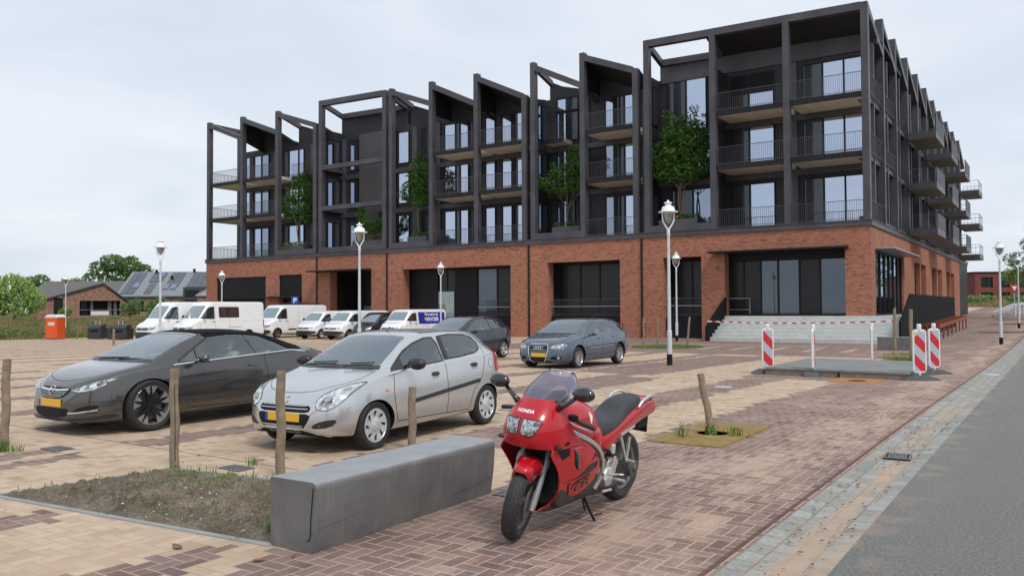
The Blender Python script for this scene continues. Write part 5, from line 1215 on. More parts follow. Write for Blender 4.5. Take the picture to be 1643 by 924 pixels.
# --- vans ------------------------------------------------------------------------
def van(label, kind, col=(0.80, 0.81, 0.82), group='vans parked in a row before the building', cat='van'):
    root = empty('parked_van', (0, 0, 0), 0, label, cat, group)
    paint = M('van_white' if col[0] > 0.5 else 'van_black', col, 0.35, 0.0, var=0.04, vs=2, coat=0.6)
    big = kind in ('big', 'old')
    if kind == 'big':      # tall new panel van
        L, H, r, ax = (-3.0, 2.95), 2.59, 0.345, (1.95, -1.7)
        top = [(-3.0, 2.45), (-2.96, 2.55), (-2.6, 2.6), (1.0, 2.6), (1.25, 2.5), (1.55, 2.2), (2.1, 1.50), (2.3, 1.34), (2.6, 1.22), (2.8, 1.08), (2.9, 0.9), (2.95, 0.6)]
    elif kind == 'old':
        L, H, r, ax = (-3.0, 2.9), 2.42, 0.345, (1.85, -1.8)
        top = [(-3.0, 2.3), (-2.96, 2.38), (-2.6, 2.42), (1.0, 2.42), (1.25, 2.34), (1.5, 2.1), (2.05, 1.42), (2.25, 1.30), (2.6, 1.18), (2.76, 1.04), (2.86, 0.86), (2.9, 0.6)]
    elif kind == 'mid':
        L, H, r, ax = (-2.5, 2.45), 1.97, 0.33, (1.5, -1.5)
        top = [(-2.5, 1.85), (-2.46, 1.92), (-2.2, 1.97), (0.75, 1.97), (1.0, 1.9), (1.25, 1.72), (1.72, 1.24), (1.9, 1.14), (2.2, 1.03), (2.36, 0.9), (2.43, 0.72), (2.45, 0.5)]
    else:
        L, H, r, ax = (-2.2, 2.2), 1.80, 0.32, (1.35, -1.35)
        top = [(-2.2, 1.6), (-2.15, 1.74), (-1.9, 1.80), (0.3, 1.82), (0.6, 1.72), (1.0, 1.45), (1.35, 1.16), (1.6, 1.03), (1.95, 0.90), (2.1, 0.8), (2.18, 0.65), (2.2, 0.5)]
    xf_ = L[1]; W = 1.02 if big else (0.95 if kind == 'mid' else 0.90)
    zb = {'big': 1.45, 'old': 1.36, 'mid': 1.17, 'small': 1.1}[kind]
    sp = dict(x=L, axles=ax, r=r, arch=r+0.07, w_in=W-0.32, crown=0.06, tb=0.975,
        top=top, belt=[(L[0], zb), (ax[0]-0.4, zb), (ax[0]+0.3, zb-0.18), (xf_-0.25, zb-0.42), (xf_, 0.5)],
        sill=[(L[0], 0.42), (L[0]+0.3, 0.33), (ax[0]+0.4, 0.3), (xf_-0.1, 0.25), (xf_, 0.3)],
        w=[(L[0], W*0.93), (L[0]+0.1, W*0.985), (0, W), (ax[0], W), (xf_-0.5, W*0.96), (xf_-0.2, W*0.86), (xf_-0.06, W*0.68), (xf_, W*0.5)],
        wt=[(L[0], W*0.84), (0.8, W*0.84), (1.4, W*0.82), (ax[0]+0.3, W*0.82), (xf_-0.4, W*0.78), (xf_-0.1, W*0.55), (xf_, W*0.4)])
    o = car_body(sp, root, paint); sh = Shell(root, o)
    pr = make_wheel(r, 0.2, r*0.62, 'steel', DISC if kind != 'mid' else COVER); place_wheels(root, pr, sp, W-0.13)
    # screen
    s0 = {'big': (1.54, 2.33), 'old': (1.46, 2.2), 'mid': (1.26, 1.80), 'small': (1.17, 1.66)}[kind]
    sh.panel('windscreen', 'F', [(-W*0.78, s0[0]), (W*0.78, s0[0]), (W*0.72, s0[1]-0.06), (W*0.6, s0[1]), (-W*0.6, s0[1]), (-W*0.72, s0[1]-0.06)], CGLASS, step=0.14)
    xs1 = {'big': 2.0, 'old': 1.95, 'mid': 1.55, 'small': 1.2}[kind]; xs0 = {'big': 0.95, 'old': 0.95, 'mid': 0.62, 'small': 0.2}[kind]
    xt = xs1 - (s0[1]-zb)*{'big': 0.8, 'old': 0.85, 'mid': 0.95, 'small': 1.3}[kind]
    both(sh, 'door_window', [(xs1, zb+0.06), (xt+0.1, s0[1]-0.14), (xt-0.12, s0[1]-0.06), (xs0, s0[1]-0.06), (xs0, zb+0.02)], VGLASS, step=0.14)
    for pl in ([(xs1+0.06, zb), (xs1+0.02, 0.8), (xs1-0.05, 0.45)], [(xs0-0.05, s0[1]), (xs0-0.05, 0.42)], [(xs0-1.1, s0[1]-0.02), (xs0-1.1, 0.42)]):
        both(sh, 'door_seam', stripe(pl, 0.012), SEAM, off=0.0015, th=0.003)
    both(sh, 'side_rub_strip', stripe([(xs0-0.08, 0.62), (ax[1]+0.5, 0.62)], 0.10), BLKPL, off=0.01) if big else None
    both(sh, 'door_handle', P4(xs0+0.02, xs0+0.18, zb-0.16, zb-0.11), BLKPL, off=0.02)
    both(sh, 'body_line', stripe([(xs0-0.1, zb-0.05), (L[0]+0.1, zb-0.05)], 0.012), M('van_line', (0.45, 0.45, 0.45), 0.5), off=0.002, th=0.003) if col[0] > 0.5 else None
    # nose
    gz0 = {'big': 0.78, 'old': 0.74, 'mid': 0.70, 'small': 0.62}[kind]
    gh = 0.17 if kind != 'mid' else 0.11
    sh.panel('bumper', 'F', [(-W*0.93, 0.30), (W*0.93, 0.30), (W*0.95, gz0-0.14), (W*0.6, gz0-0.10), (-W*0.6, gz0-0.10), (-W*0.95, gz0-0.14)], BLKPL, step=0.08, off=0.02, rnd=1)
    sh.panel('grille', 'F', [(-W*0.58, gz0), (W*0.58, gz0), (W*0.60, gz0+gh), (-W*0.60, gz0+gh)], BLACKM, step=0.08, off=0.006)
    for z in (gz0+gh*0.33, gz0+gh*0.7): sh.panel('grille_bar', 'F', stripe([(-W*0.56, z), (W*0.56, z)], 0.012), ALLOY, step=0.1, off=0.010)
    sh.panel('badge', 'F', stripe([(0.065*cos(k*pi/8), gz0+gh*0.55+0.065*sin(k*pi/8)) for k in range(17)], 0.014), CHROME, step=0.05, off=0.02)
    sh.panel('badge', 'F', stripe([(-0.045, gz0+gh*0.55+0.04), (-0.018, gz0+gh*0.55-0.045), (0, gz0+gh*0.55+0.01), (0.018, gz0+gh*0.55-0.045), (0.045, gz0+gh*0.55+0.04)], 0.013), CHROME, step=0.05, off=0.02)
    for s_ in (1, -1):
        hl = sh.panel('headlight', 'F', [(s_*W*0.62, gz0-0.01), (s_*W*0.86, gz0+0.02), (s_*W*0.95, gz0+0.19), (s_*W*0.90, gz0+0.23), (s_*W*0.62, gz0+gh+0.02)], LENSD if kind != 'mid' else LENS, rnd=1, step=0.06, off=0.008)
        sh.panel('headlight_bowl', 'F', [(s_*W*0.74+0.05*cos(k*pi/6), gz0+0.09+0.05*sin(k*pi/6)) for k in range(12)], LENS, step=0.04, off=0.013, parent=hl)
        sh.panel('tail_light', 'L' if s_ > 0 else 'R', P4(L[0]+0.02, L[0]+0.12, 0.9, 1.4), REDL, off=0.012)
    plate(sh, 0.0, 0.47 if kind != 'old' else 0.5, x=xf_)
    mirror(root, xs1-0.22, W+0.02, zb+0.18, BLKPL, 1.15, 1.5)
    return root, sh
YV = 3.0
def put(c, fx, fy, front): c.location = (fx, fy, gz(fx, fy)); c.rotation_euler = (0, 0, -pi/2)
v, s1 = van('tall white panel van at the left end of the row, nearest the waste containers', 'big'); put(v, -48.6, 32.8, 0)
v, s2 = van('tall white crew van with a dark rear side window and a lettered lower side', 'big'); put(v, -46.35, 33.9, 0)
s2.panel('rear_side_window', 'L', P4(-0.95, 0.62, 1.55, 2.26), VGLASS, rnd=1)
text_on(s2, 'L', 'www.fleetvans.nl', 0.15, -0.6, 0.95, M('letter_grey', (0.25, 0.25, 0.26), 0.5), 0.006)
v, s3 = van('older white panel van with a black grille and black bumper, roof bars on top', 'old'); put(v, -48.4, 41.6, 0)
m = MB()
for x in (-2.4, -1.2, 0.0): m.tube([(x, -0.75, 2.45), (x, 0.75, 2.45)], 0.03, 6)
m.tube([(-2.6, 0.75, 2.55), (0.2, 0.75, 2.55)], 0.025, 6); m.tube([(-2.6, -0.75, 2.55), (0.2, -0.75, 2.55)], 0.025, 6); m.build('roof_rack', BLKPL, v)
v, s4 = van('low white van with black bumper, first of two alike right of the older panel van', 'mid'); put(v, -44.0, 41.5, 0)
v, s5 = van('low white van with black bumper beside the black people carrier', 'mid'); put(v, -40.9, 41.1, 0)
v, s6 = van('black people carrier between two low white vans', 'small', (0.018, 0.018, 0.02), cat='people carrier'); put(v, -38.6, 41.2, 0)
v, s7 = van('low white van with a blue lettered panel on its side', 'mid'); put(v, -35.6, 41.0, 0)
s7.panel('advert_panel', 'L', [(0.42, 1.02), (0.42, 1.78), (-2.3, 1.78), (-2.3, 1.02)], M('advert_blue', (0.02, 0.03, 0.33), 0.35), off=0.006, step=0.2)
for z, sz, tx in ((1.62, 0.24, 'Vliegend werk'), (1.30, 0.34, 'VERVOER')): text_on(s7, 'L', tx, sz, -0.9, z, M('letter_white', (0.85, 0.85, 0.85), 0.5), 0.012, bold=0.008)
# ------------------------------------------------------------------ the red motorcycle
def ring(a, zt, zb, wt, wb, n=20, e=0.62, tilt=0.0):
    """rounded cross-section at station a"""
    out = []; zc, hz = (zt+zb)/2, (zt-zb)/2
    for k in range(n):
        t = 2*pi*k/n; c, s_ = cos(t), sin(t)
        u = math.copysign(abs(s_)**e, s_); w = wb + (wt-wb)*(u+1)/2
        out.append((a + tilt*u*hz, w*math.copysign(abs(c)**e, c), zc + hz*u))
    return out
def hull(name, st, mat, parent, n=20, e=0.62, sub=1, mats=None):
    m = MB(); dense = []
    for i in range(len(st)-1):
        for k in range(3):
            f = k/3; dense.append(tuple(crv([(j, st[j][q]) for j in range(len(st))], i+f) for q in range(5)))
    dense.append(st[-1])
    m.loft([ring(a, zt, zb, wt, wb, n, e) for a, zt, zb, wt, wb in dense]); o = m.build(name, mat, parent, smooth=True, sub=sub); return o
def motorcycle():
    root = empty('motorcycle', (0, 0, 0), 0, 'red sports motorcycle with full fairing leaning on its side stand beside the concrete bench', 'motorcycle')
    RED = M('motorcycle_red', (0.43, 0.004, 0.012), 0.30, 0.0, var=0.05, vs=3, coat=0.6, spec=0.35)
    GREY = M('fork_grey', (0.30, 0.31, 0.31), 0.45, 0.6, var=0.12); SIL = M('frame_silver', (0.62, 0.62, 0.60), 0.32, 0.75, var=0.06)
    ENG = M('engine_dark', (0.035, 0.035, 0.037), 0.5, 0.3, var=0.3, vs=14); SEATM = M('seat_vinyl', (0.035, 0.035, 0.040), 0.55, var=0.15, vs=8, bmp=0.3, bs=120)
    # main fairing: horizontal U-shaped courses from belly to screen
    LV = [(1.04, 1.37, 1.25, 1.20, 0.135, 0.155), (1.00, 1.42, 1.26, 1.20, 0.165, 0.185), (0.95, 1.475, 1.28, 1.21, 0.19, 0.21), (0.90, 1.515, 1.29, 1.22, 0.212, 0.228), (0.85, 1.535, 1.29, 1.20, 0.228, 0.238),
          (0.79, 1.54, 1.28, 1.14, 0.238, 0.245), (0.74, 1.53, 1.27, 1.05, 0.243, 0.247), (0.70, 1.505, 1.26, 0.95, 0.243, 0.247)]
    LO = [(0.70, None), (0.66, 1.45, 0.225, 0.87, 0.247), (0.60, 1.375, 0.225, 0.77, 0.247), (0.53, 1.31, 0.22, 0.71, 0.245), (0.45, 1.255, 0.21, 0.675, 0.238), (0.37, 1.225, 0.192, 0.675, 0.225), (0.30, 1.225, 0.165, 0.69, 0.20),
          (0.24, 1.25, 0.12, 0.71, 0.16), (0.195, 1.27, 0.075, 0.75, 0.11), (0.165, 1.25, 0.04, 0.80, 0.06), (0.15, 1.18, 0.012, 0.85, 0.02)]
    NT = 24
    def U(lv, t):
        z, an, as_, ar, w, wr = lv; s_ = 1 if t >= 0 else -1; t = abs(t)
        if t <= 0.5:
            ph = t/0.5*pi/2; return (as_ + (an-as_)*cos(ph)**0.85, s_*w*sin(ph)**0.9, z)
        f = (t-0.5)/0.5; return (as_+(ar-as_)*f, s_*(w+(wr-w)*f), z)
    bm = bmesh.new(); grid = []
    for lv in LV: grid.append([bm.verts.new(U(lv, -1+2*k/(2*NT))) for k in range(2*NT+1)])
    for i in range(len(grid)-1):
        for k in range(2*NT): bm.faces.new((grid[i][k], grid[i][k+1], grid[i+1][k+1], grid[i+1][k]))
    t0 = 8      # the opening spans the middle 2*t0 columns
    for sd in (1, -1):
        idx = [NT + sd*k for k in range(t0, NT+1)]
        prev = [grid[-1][i] for i in idx]
        for lo in LO[1:]:
            z, af, wf, ar, wr = lo; cur = []
            for j in range(len(idx)):
                f = j/(len(idx)-1); bul = sin(pi*f)*0.022
                cur.append(bm.verts.new((af+(ar-af)*f, sd*(wf+(wr-wf)*S(f*1.6) + bul), z)))
            for j in range(len(cur)-1): bm.faces.new((prev[j], prev[j+1], cur[j+1], cur[j]))
            prev = cur
    bmesh.ops.recalc_face_normals(bm, faces=bm.faces)
    me = bpy.data.meshes.new('fairing'); bm.to_mesh(me); bm.free(); me.materials.append(RED); me.materials.append(BLKPL)
    me.polygons.foreach_set('use_smooth', [True]*len(me.polygons))
    fo = mesh_obj('fairing', me, root)
    q = fo.modifiers.new('u', 'SUBSURF'); q.levels = 1; q.render_levels = 1
    q = fo.modifiers.new('s', 'SOLIDIFY'); q.thickness = 0.008; q.offset = 0
    bake(fo)
    autosmooth(fo.data, 60); sh = Shell(root, fo)
    for sd in 'LR': sh.panel('belly_panel', sd, [(1.225, 0.215), (1.18, 0.225), (1.05, 0.262), (0.88, 0.325), (0.69, 0.405), (0.685, 0.33), (0.70, 0.27), (0.73, 0.215), (0.80, 0.168), (0.88, 0.15), (1.10, 0.152), (1.18, 0.158), (1.24, 0.185)], BLKPL, off=0.0025, step=0.03)
    HLM, hb_ = newmat('headlight_faceted'); v_, x_, y_, z_ = coords()
    fc = ewhite(evec(efloor(y_*90.0), efloor(z_*38.0 + x_*0.0), 1.0)); n_ = enoise(v_, 28.0, 3)
    setin(hb_.inputs['Base Color'], ramp(fc*0.5 + n_*0.6, [(0.25, (0.03, 0.032, 0.035)), (0.5, (0.20, 0.215, 0.23)), (0.8, (0.62, 0.65, 0.68))])); hb_.inputs['Roughness'].default_value = 0.08; hb_.inputs['Metallic'].default_value = 0.5; hb_.inputs['Coat Weight'].default_value = 1.0  # lens highlights and dark reflections painted as random tones
    HLB, hc_ = newmat('headlight_reflector'); v_, x_, y_, z_ = coords(); setin(hc_.inputs['Base Color'], ramp(enoise(v_, 45.0, 3), [(0.35, (0.10, 0.11, 0.12)), (0.6, (0.55, 0.58, 0.6))])); hc_.inputs['Roughness'].default_value = 0.1; hc_.inputs['Metallic'].default_value = 0.8; hc_.inputs['Coat Weight'].default_value = 1.0  # mottled bright and dark colour painted in for the bowl's reflections
    # headlamps, marks, vents
    for s_ in (1, -1):
        hl = sh.panel('headlight', 'F', [(s_*q[0], q[1]) for q in ((0.017, 0.80), (0.017, 0.905), (0.135, 0.90), (0.148, 0.885), (0.115, 0.81), (0.085, 0.792))], HLM, off=0.004, step=0.02)
        sh.panel('headlight_bowl', 'F', [(s_*(0.07+0.03*cos(k*pi/8)), 0.85+0.03*sin(k*pi/8)) for k in range(16)], HLB, off=0.0065, step=0.02, parent=hl)
        sh.line('headlight_rim', 'F', [(s_*q[0], q[1]) for q in ((0.012, 0.795), (0.012, 0.91), (0.137, 0.905), (0.153, 0.885), (0.118, 0.806), (0.086, 0.786), (0.012, 0.795))], 0.004, BLKPL, off=0.006, closed=True, parent=hl)
    for sd in ('L', 'R'):
        sh.panel('air_intake', sd, [(1.36, 0.685), (1.30, 0.695), (1.205, 0.69), (1.22, 0.64), (1.30, 0.615)], BLACKM, off=0.003, step=0.03)
        sh.panel('air_intake', sd, [(1.29, 0.735), (1.215, 0.745), (1.21, 0.715), (1.26, 0.705)], BLACKM, off=0.003, step=0.03, rnd=1)
        sh.line('fairing_ridge', sd, [(1.36, 0.70), (1.2, 0.715), (1.05, 0.70)], 0.014, RED, off=0.012)
        v = sh.panel('vent', sd, [(1.165, 0.675), (1.12, 0.665), (1.065, 0.55), (1.08, 0.51), (1.13, 0.56)], BLACKM, off=0.003, step=0.03)
        for k in range(7): sh.line('vent_slat', sd, [(1.155-0.012*k, 0.665-0.021*k), (1.095-0.006*k, 0.645-0.021*k)], 0.006, GREY, off=0.009, parent=v)
        sh.panel('black_flash', sd, [(1.20, 0.415), (1.02, 0.44), (0.78, 0.475), (0.735, 0.50), (0.745, 0.565), (0.80, 0.60), (0.86, 0.555), (0.93, 0.51), (1.05, 0.45)], BLKPL, off=0.002, step=0.05)
        sh.panel('red_flash', sd, [(0.95, 0.525), (0.76, 0.535), (0.745, 0.555), (0.80, 0.565)], RED, off=0.0045, step=0.04)
        sh.line('panel_seam', sd, [(1.40, 0.672), (1.28, 0.655), (1.10, 0.70)], 0.004, SEAM, off=0.001)
        sh.line('panel_seam', sd, [(1.10, 0.70), (0.99, 0.45), (1.0, 0.36), (0.92, 0.28)], 0.003, SEAM, off=0.001)
        for bx_, bz_ in ((0.80, 0.585), (0.73, 0.40), (0.79, 0.50)):
            sh.panel('fastener', sd, [(bx_+0.009*cos(k*pi/4), bz_+0.009*sin(k*pi/4)) for k in range(8)], BLACKM, off=0.004, step=0.02)
    GOLD = M('letter_gold', (0.42, 0.28, 0.11), 0.5)
    text_on(sh, 'L', 'VFR', 0.112, 1.02, 0.375, BLACKM, 0.003, 0.20, 1.55, 0.004, fo, 0.3); text_on(sh, 'L', 'VFR', 0.10, 1.02, 0.377, GOLD, 0.005, 0.20, 1.65, -0.003, fo, 0.3)
    text_on(sh, 'F', 'HONDA', 0.030, 0.0, 0.958, M('letter_white', (0.85, 0.85, 0.85), 0.5), 0.002, 0.0, 1.25, 0.001, fo)
    # windscreen: tinted clear bubble
    gm, gb = newmat('tinted_screen'); t = gm.node_tree
    tr = t.nodes.new('ShaderNodeBsdfTransparent'); tr.inputs[0].default_value = (0.80, 0.775, 0.785, 1)
    gl = t.nodes.new('ShaderNodeBsdfGlossy'); gl.inputs['Roughness'].default_value = 0.05; gl.inputs['Color'].default_value = (0.9, 0.9, 1, 1)
    fr = t.nodes.new('ShaderNodeFresnel'); fr.inputs[0].default_value = 1.5; mxs = t.nodes.new('ShaderNodeMixShader'); E.t = t
    setin(mxs.inputs[0], eclamp(E(fr.outputs[0])*0.8 + 0.05)); t.links.new(tr.outputs[0], mxs.inputs[1]); t.links.new(gl.outputs[0], mxs.inputs[2]); t.links.new(mxs.outputs[0], t.nodes['Material Output'].inputs[0])
    bm = bmesh.new(); rows = []
    for i in range(9):
        f = i/8; z = 1.0+f*0.245; an = 1.425-f*0.33; w = 0.165 - 0.065*f**3 + 0.03*sin(pi*f); dp = 0.20-0.05*f
        rows.append([bm.verts.new((an - dp*(1-cos(u*pi/2)) , w*sin(u*pi/2), z - 0.03*abs(u)**2*(f))) for u in [(-1+2*k/16) for k in range(17)]])
    for i in range(8):
        for k in range(16): bm.faces.new((rows[i][k], rows[i][k+1], rows[i+1][k+1], rows[i+1][k]))
    me = bpy.data.meshes.new('windscreen'); bm.to_mesh(me); bm.free(); me.materials.append(gm); me.polygons.foreach_set('use_smooth', [True]*len(me.polygons))
    ws = mesh_obj('windscreen', me, root); q = ws.modifiers.new('s', 'SOLIDIFY'); q.thickness = 0.004
    bm = bmesh.new(); rows = []
    for i in range(6):
        f = 0.02+i*0.09; z = 1.0+f*0.225-0.004; an = 1.425-f*0.33-0.006; w = (0.165+0.03*sin(pi*f))*(1 if i < 3 else (0.93, 0.82, 0.62)[i-3]); dp = 0.20-0.05*f
        rows.append([bm.verts.new((an - dp*(1-cos(u*pi/2)), w*sin(u*pi/2)*0.97, z)) for u in [(-1+2*k/12) for k in range(13)]])
    for i in range(5):
        for k in range(12): bm.faces.new((rows[i][k], rows[i][k+1], rows[i+1][k+1], rows[i+1][k]))
    me = bpy.data.meshes.new('screen_mask'); bm.to_mesh(me); bm.free(); me.materials.append(BLKPL); me.polygons.foreach_set('use_smooth', [True]*len(me.polygons)); mesh_obj('screen_mask', me, ws)
    # dash behind it
    m = MB(); m.box(1.10, 1.30, -0.13, 0.13, 0.90, 1.03); m.build('instrument_panel', BLKPL, root, bevel=0.03, seg=3)
    m = MB(); m.box(0.95, 1.22, -0.20, 0.20, 0.22, 0.80); m.box(0.62, 1.0, -0.17, 0.17, 0.20, 0.66); m.build('engine', ENG, root, bevel=0.03)
    m = MB(); m.box(1.22, 1.245, -0.17, 0.17, 0.33, 0.66); m.build('radiator', BLACKM, root, bevel=0.005)
    # tank, seat, tail
    hull('fuel_tank', [(0.50, 0.76, 0.60, 0.10, 0.12), (0.56, 0.84, 0.60, 0.13, 0.165), (0.68, 0.955, 0.62, 0.15, 0.20), (0.84, 0.99, 0.66, 0.165, 0.215), (1.0, 0.975, 0.72, 0.155, 0.21), (1.12, 0.92, 0.76, 0.12, 0.17), (1.17, 0.88, 0.80, 0.06, 0.10)], RED, root)
    m = MB(); m.lathe([(0.001, 0.998), (0.05, 0.998), (0.062, 0.99), (0.062, 0.975)], 20, 'z', (0.93, 0, 0)); m.build('filler_cap', SIL, root, smooth='auto')
    # wing mark on the tank, left side
    tk = [o_ for o_ in kids(root) if o_.name.startswith('fuel_tank')][0]
    q = tk.data; 
    tks = Shell(root, bake(tk))
    for k in range(6): tks.line('wing_mark', 'L', [(0.80-0.004*k, 0.90-0.014*k), (0.735-0.004*k+0.01*k, 0.865-0.010*k-0.004*k*0)], 0.010, M('letter_white', (0.85, 0.85, 0.85), 0.5), off=0.003)
    hull('side_cowl', [(0.42, 0.70, 0.46, 0.13, 0.10), (0.52, 0.78, 0.48, 0.165, 0.17), (0.62, 0.80, 0.54, 0.18, 0.205), (0.70, 0.79, 0.64, 0.17, 0.20)], RED, root)
    hull('seat', [(0.52, 0.79, 0.68, 0.08, 0.12), (0.46, 0.80, 0.64, 0.11, 0.165), (0.30, 0.795, 0.65, 0.13, 0.175), (0.15, 0.815, 0.68, 0.13, 0.172), (0.02, 0.90, 0.72, 0.12, 0.155), (-0.15, 0.93, 0.77, 0.12, 0.14), (-0.30, 0.935, 0.80, 0.095, 0.11), (-0.37, 0.915, 0.82, 0.055, 0.07)], SEATM, root)
    hull('tail_cowl', [(0.50, 0.67, 0.44, 0.155, 0.155), (0.36, 0.715, 0.475, 0.182, 0.15), (0.15, 0.77, 0.535, 0.186, 0.14), (-0.05, 0.825, 0.60, 0.182, 0.135), (-0.25, 0.875, 0.655, 0.172, 0.13), (-0.45, 0.905, 0.69, 0.152, 0.12), (-0.60, 0.87, 0.705, 0.125, 0.10), (-0.70, 0.81, 0.715, 0.09, 0.075)], RED, root)
    m = MB(); m.box(-0.69, -0.675, -0.06, 0.06, 0.74, 0.785); m.build('tail_light', REDL, root, bevel=0.004)
    for s_ in (1, -1):
        m = MB(); m.tube(catmull2([(-0.16, s_*0.15, 0.84), (-0.24, s_*0.165, 0.905), (-0.40, s_*0.155, 0.925), (-0.50, s_*0.12, 0.88)]), 0.013, 8); m.build('grab_rail', M('rail_pale', (0.6, 0.6, 0.6), 0.35, 0.5), root, smooth=True)
    m = MB(); m.box(-0.56, -0.545, -0.075, 0.075, 0.555, 0.71); m.box(-0.52, -0.30, -0.09, 0.09, 0.62, 0.74); m.build('plate_holder', BLACKM, root, bevel=0.004)
    # frame spars
    for s_ in (1, -1):
        pts = [(1.27, s_*0.19, 0.835), (1.15, s_*0.225, 0.80), (1.0, s_*0.245, 0.745), (0.85, s_*0.248, 0.685), (0.72, s_*0.24, 0.615), (0.62, s_*0.225, 0.53), (0.575, s_*0.215, 0.43), (0.59, s_*0.20, 0.33), (0.63, s_*0.18, 0.26)]
        m = MB(); P = catmull2(pts, 4); n = len(P); rings_ = []
        for i, p in enumerate(P):
            a = Vector(P[max(i-1, 0)]); b = Vector(P[min(i+1, n-1)]); d = (b-a).normalized(); nn = Vector((-d.z, 0, d.x)).normalized(); c = Vector(p)
            hw = 0.020; yy = Vector((0, s_*0.012, 0)); rings_.append([c+nn*hw-yy, c+nn*hw*0.8+yy, c-nn*hw*0.8+yy, c-nn*hw-yy])
        m.loft(rings_); m.build('frame_spar', SIL, root, smooth='auto', bevel=0.004)
    for s_ in (1, -1):
        for q in ((0.80, 0.655), (0.615, 0.50), (0.585, 0.38), (0.62, 0.29)):
            m = MB(); m.lathe([(0.001, 0.0), (0.011, 0.0), (0.013, -0.006)], 12, 'y', (q[0], s_*0.245 if q[1] > 0.6 else s_*0.232, q[1])); m.build('bolt', ENG, root)
    m = MB()
    for k in range(6): m.lathe([(0.028, -0.006), (0.034, 0), (0.028, 0.006)], 14, 'z', (0.52-0.012*k, 0.0, 0.34+0.045*k))
    m.tube([(0.53, 0, 0.30), (0.46, 0, 0.62)], 0.02, 10); m.build('rear_shock', ENG, root)
    m = MB(); m.tube(catmull2([(0.60, 0.16, 0.55), (0.48, 0.19, 0.50), (0.40, 0.17, 0.42), (0.33, 0.19, 0.36)]), 0.008, 6); m.tube(catmull2([(0.66, 0.15, 0.50), (0.5, 0.17, 0.56), (0.3, 0.15, 0.50)]), 0.011, 6); m.build('hose', BLACKM, root)
    m = MB(); m.lathe([(0.028, 0.50), (0.03, 0.51), (0.03, 0.57), (0.02, 0.58), (0.001, 0.58)], 14, 'z', (0.30, 0.15, 0.0)); m.build('reservoir', M('reservoir_pale', (0.45, 0.43, 0.36), 0.5), root)
    # engine / footrest hardware, left side
    m = MB(); m.lathe([(0.001, 0.215), (0.075, 0.21), (0.085, 0.19), (0.085, 0.12)], 24, 'y', (0.42, 0, 0.33)); m.box(0.27, 0.45, 0.10, 0.19, 0.33, 0.46); m.build('sprocket_cover', M('cover_silver', (0.5, 0.5, 0.48), 0.45, 0.5), root, bevel=0.01)
    m = MB(); m.prism([(0.36, 0.20, 0.50), (0.30, 0.20, 0.44), (0.40, 0.20, 0.30), (0.50, 0.20, 0.27), (0.52, 0.20, 0.32), (0.43, 0.20, 0.36)], (0, 0.02, 0)); m.tube([(0.34, 0.20, 0.30), (0.34, 0.31, 0.30)], 0.016, 8); m.tube([(0.46, 0.22, 0.36), (0.30, 0.24, 0.335), (0.28, 0.27, 0.335)], 0.009, 6); m.tube([(0.58, 0.23, 0.24), (0.44, 0.24, 0.235)], 0.012, 6)
    m.build('footrest', SIL, root, bevel=0.003)
    m = MB(); m.prism([(0.20, 0.155, 0.62), (0.16, 0.155, 0.62), (0.03, 0.155, 0.40), (0.05, 0.155, 0.385)], (0, 0.02, 0)); m.prism([(0.02, 0.155, 0.60), (-0.01, 0.155, 0.60), (0.02, 0.155, 0.39), (0.05, 0.155, 0.385)], (0, 0.02, 0)); m.prism([(0.17, 0.156, 0.63), (-0.08, 0.156, 0.68), (-0.08, 0.156, 0.70), (0.2, 0.156, 0.65)], (0, 0.018, 0)); m.tube([(0.04, 0.15, 0.40), (0.03, 0.24, 0.40)], 0.014, 8)
    m.build('pillion_bracket', SIL, root, bevel=0.003)
    m = MB(); m.prism([(0.62, 0.06, 0.47), (0.62, 0.06, 0.33), (0.30, 0.06, 0.25), (-0.10, 0.06, 0.22), (-0.20, 0.06, 0.28), (-0.12, 0.06, 0.36), (0.20, 0.06, 0.40)], (0, 0.075, 0)); m.build('swing_arm', ENG, root, bevel=0.015)
    m = MB(); m.lathe([(0.001, 0.185), (0.03, 0.185), (0.035, 0.165), (0.075, 0.16), (0.08, 0.13), (0.08, 0.09)], 28, 'y', (-0.15, 0, 0.30)); m.build('rear_hub', M('hub_grey', (0.13, 0.13, 0.125), 0.5, 0.5), root, smooth='auto')
    m = MB(); m.tube([(0.75, -0.12, 0.22), (0.2, -0.17, 0.22), (0.0, -0.2, 0.35), (-0.42, -0.21, 0.47)], [0.03, 0.035, 0.06, 0.06], 14); m.build('exhaust', CHROME, root, smooth='auto')
    m = MB(); m.tube([(0.70, 0.10, 0.23), (0.15, 0.11, 0.20)], 0.045, 12); m.build('collector_box', ENG, root, smooth='auto')
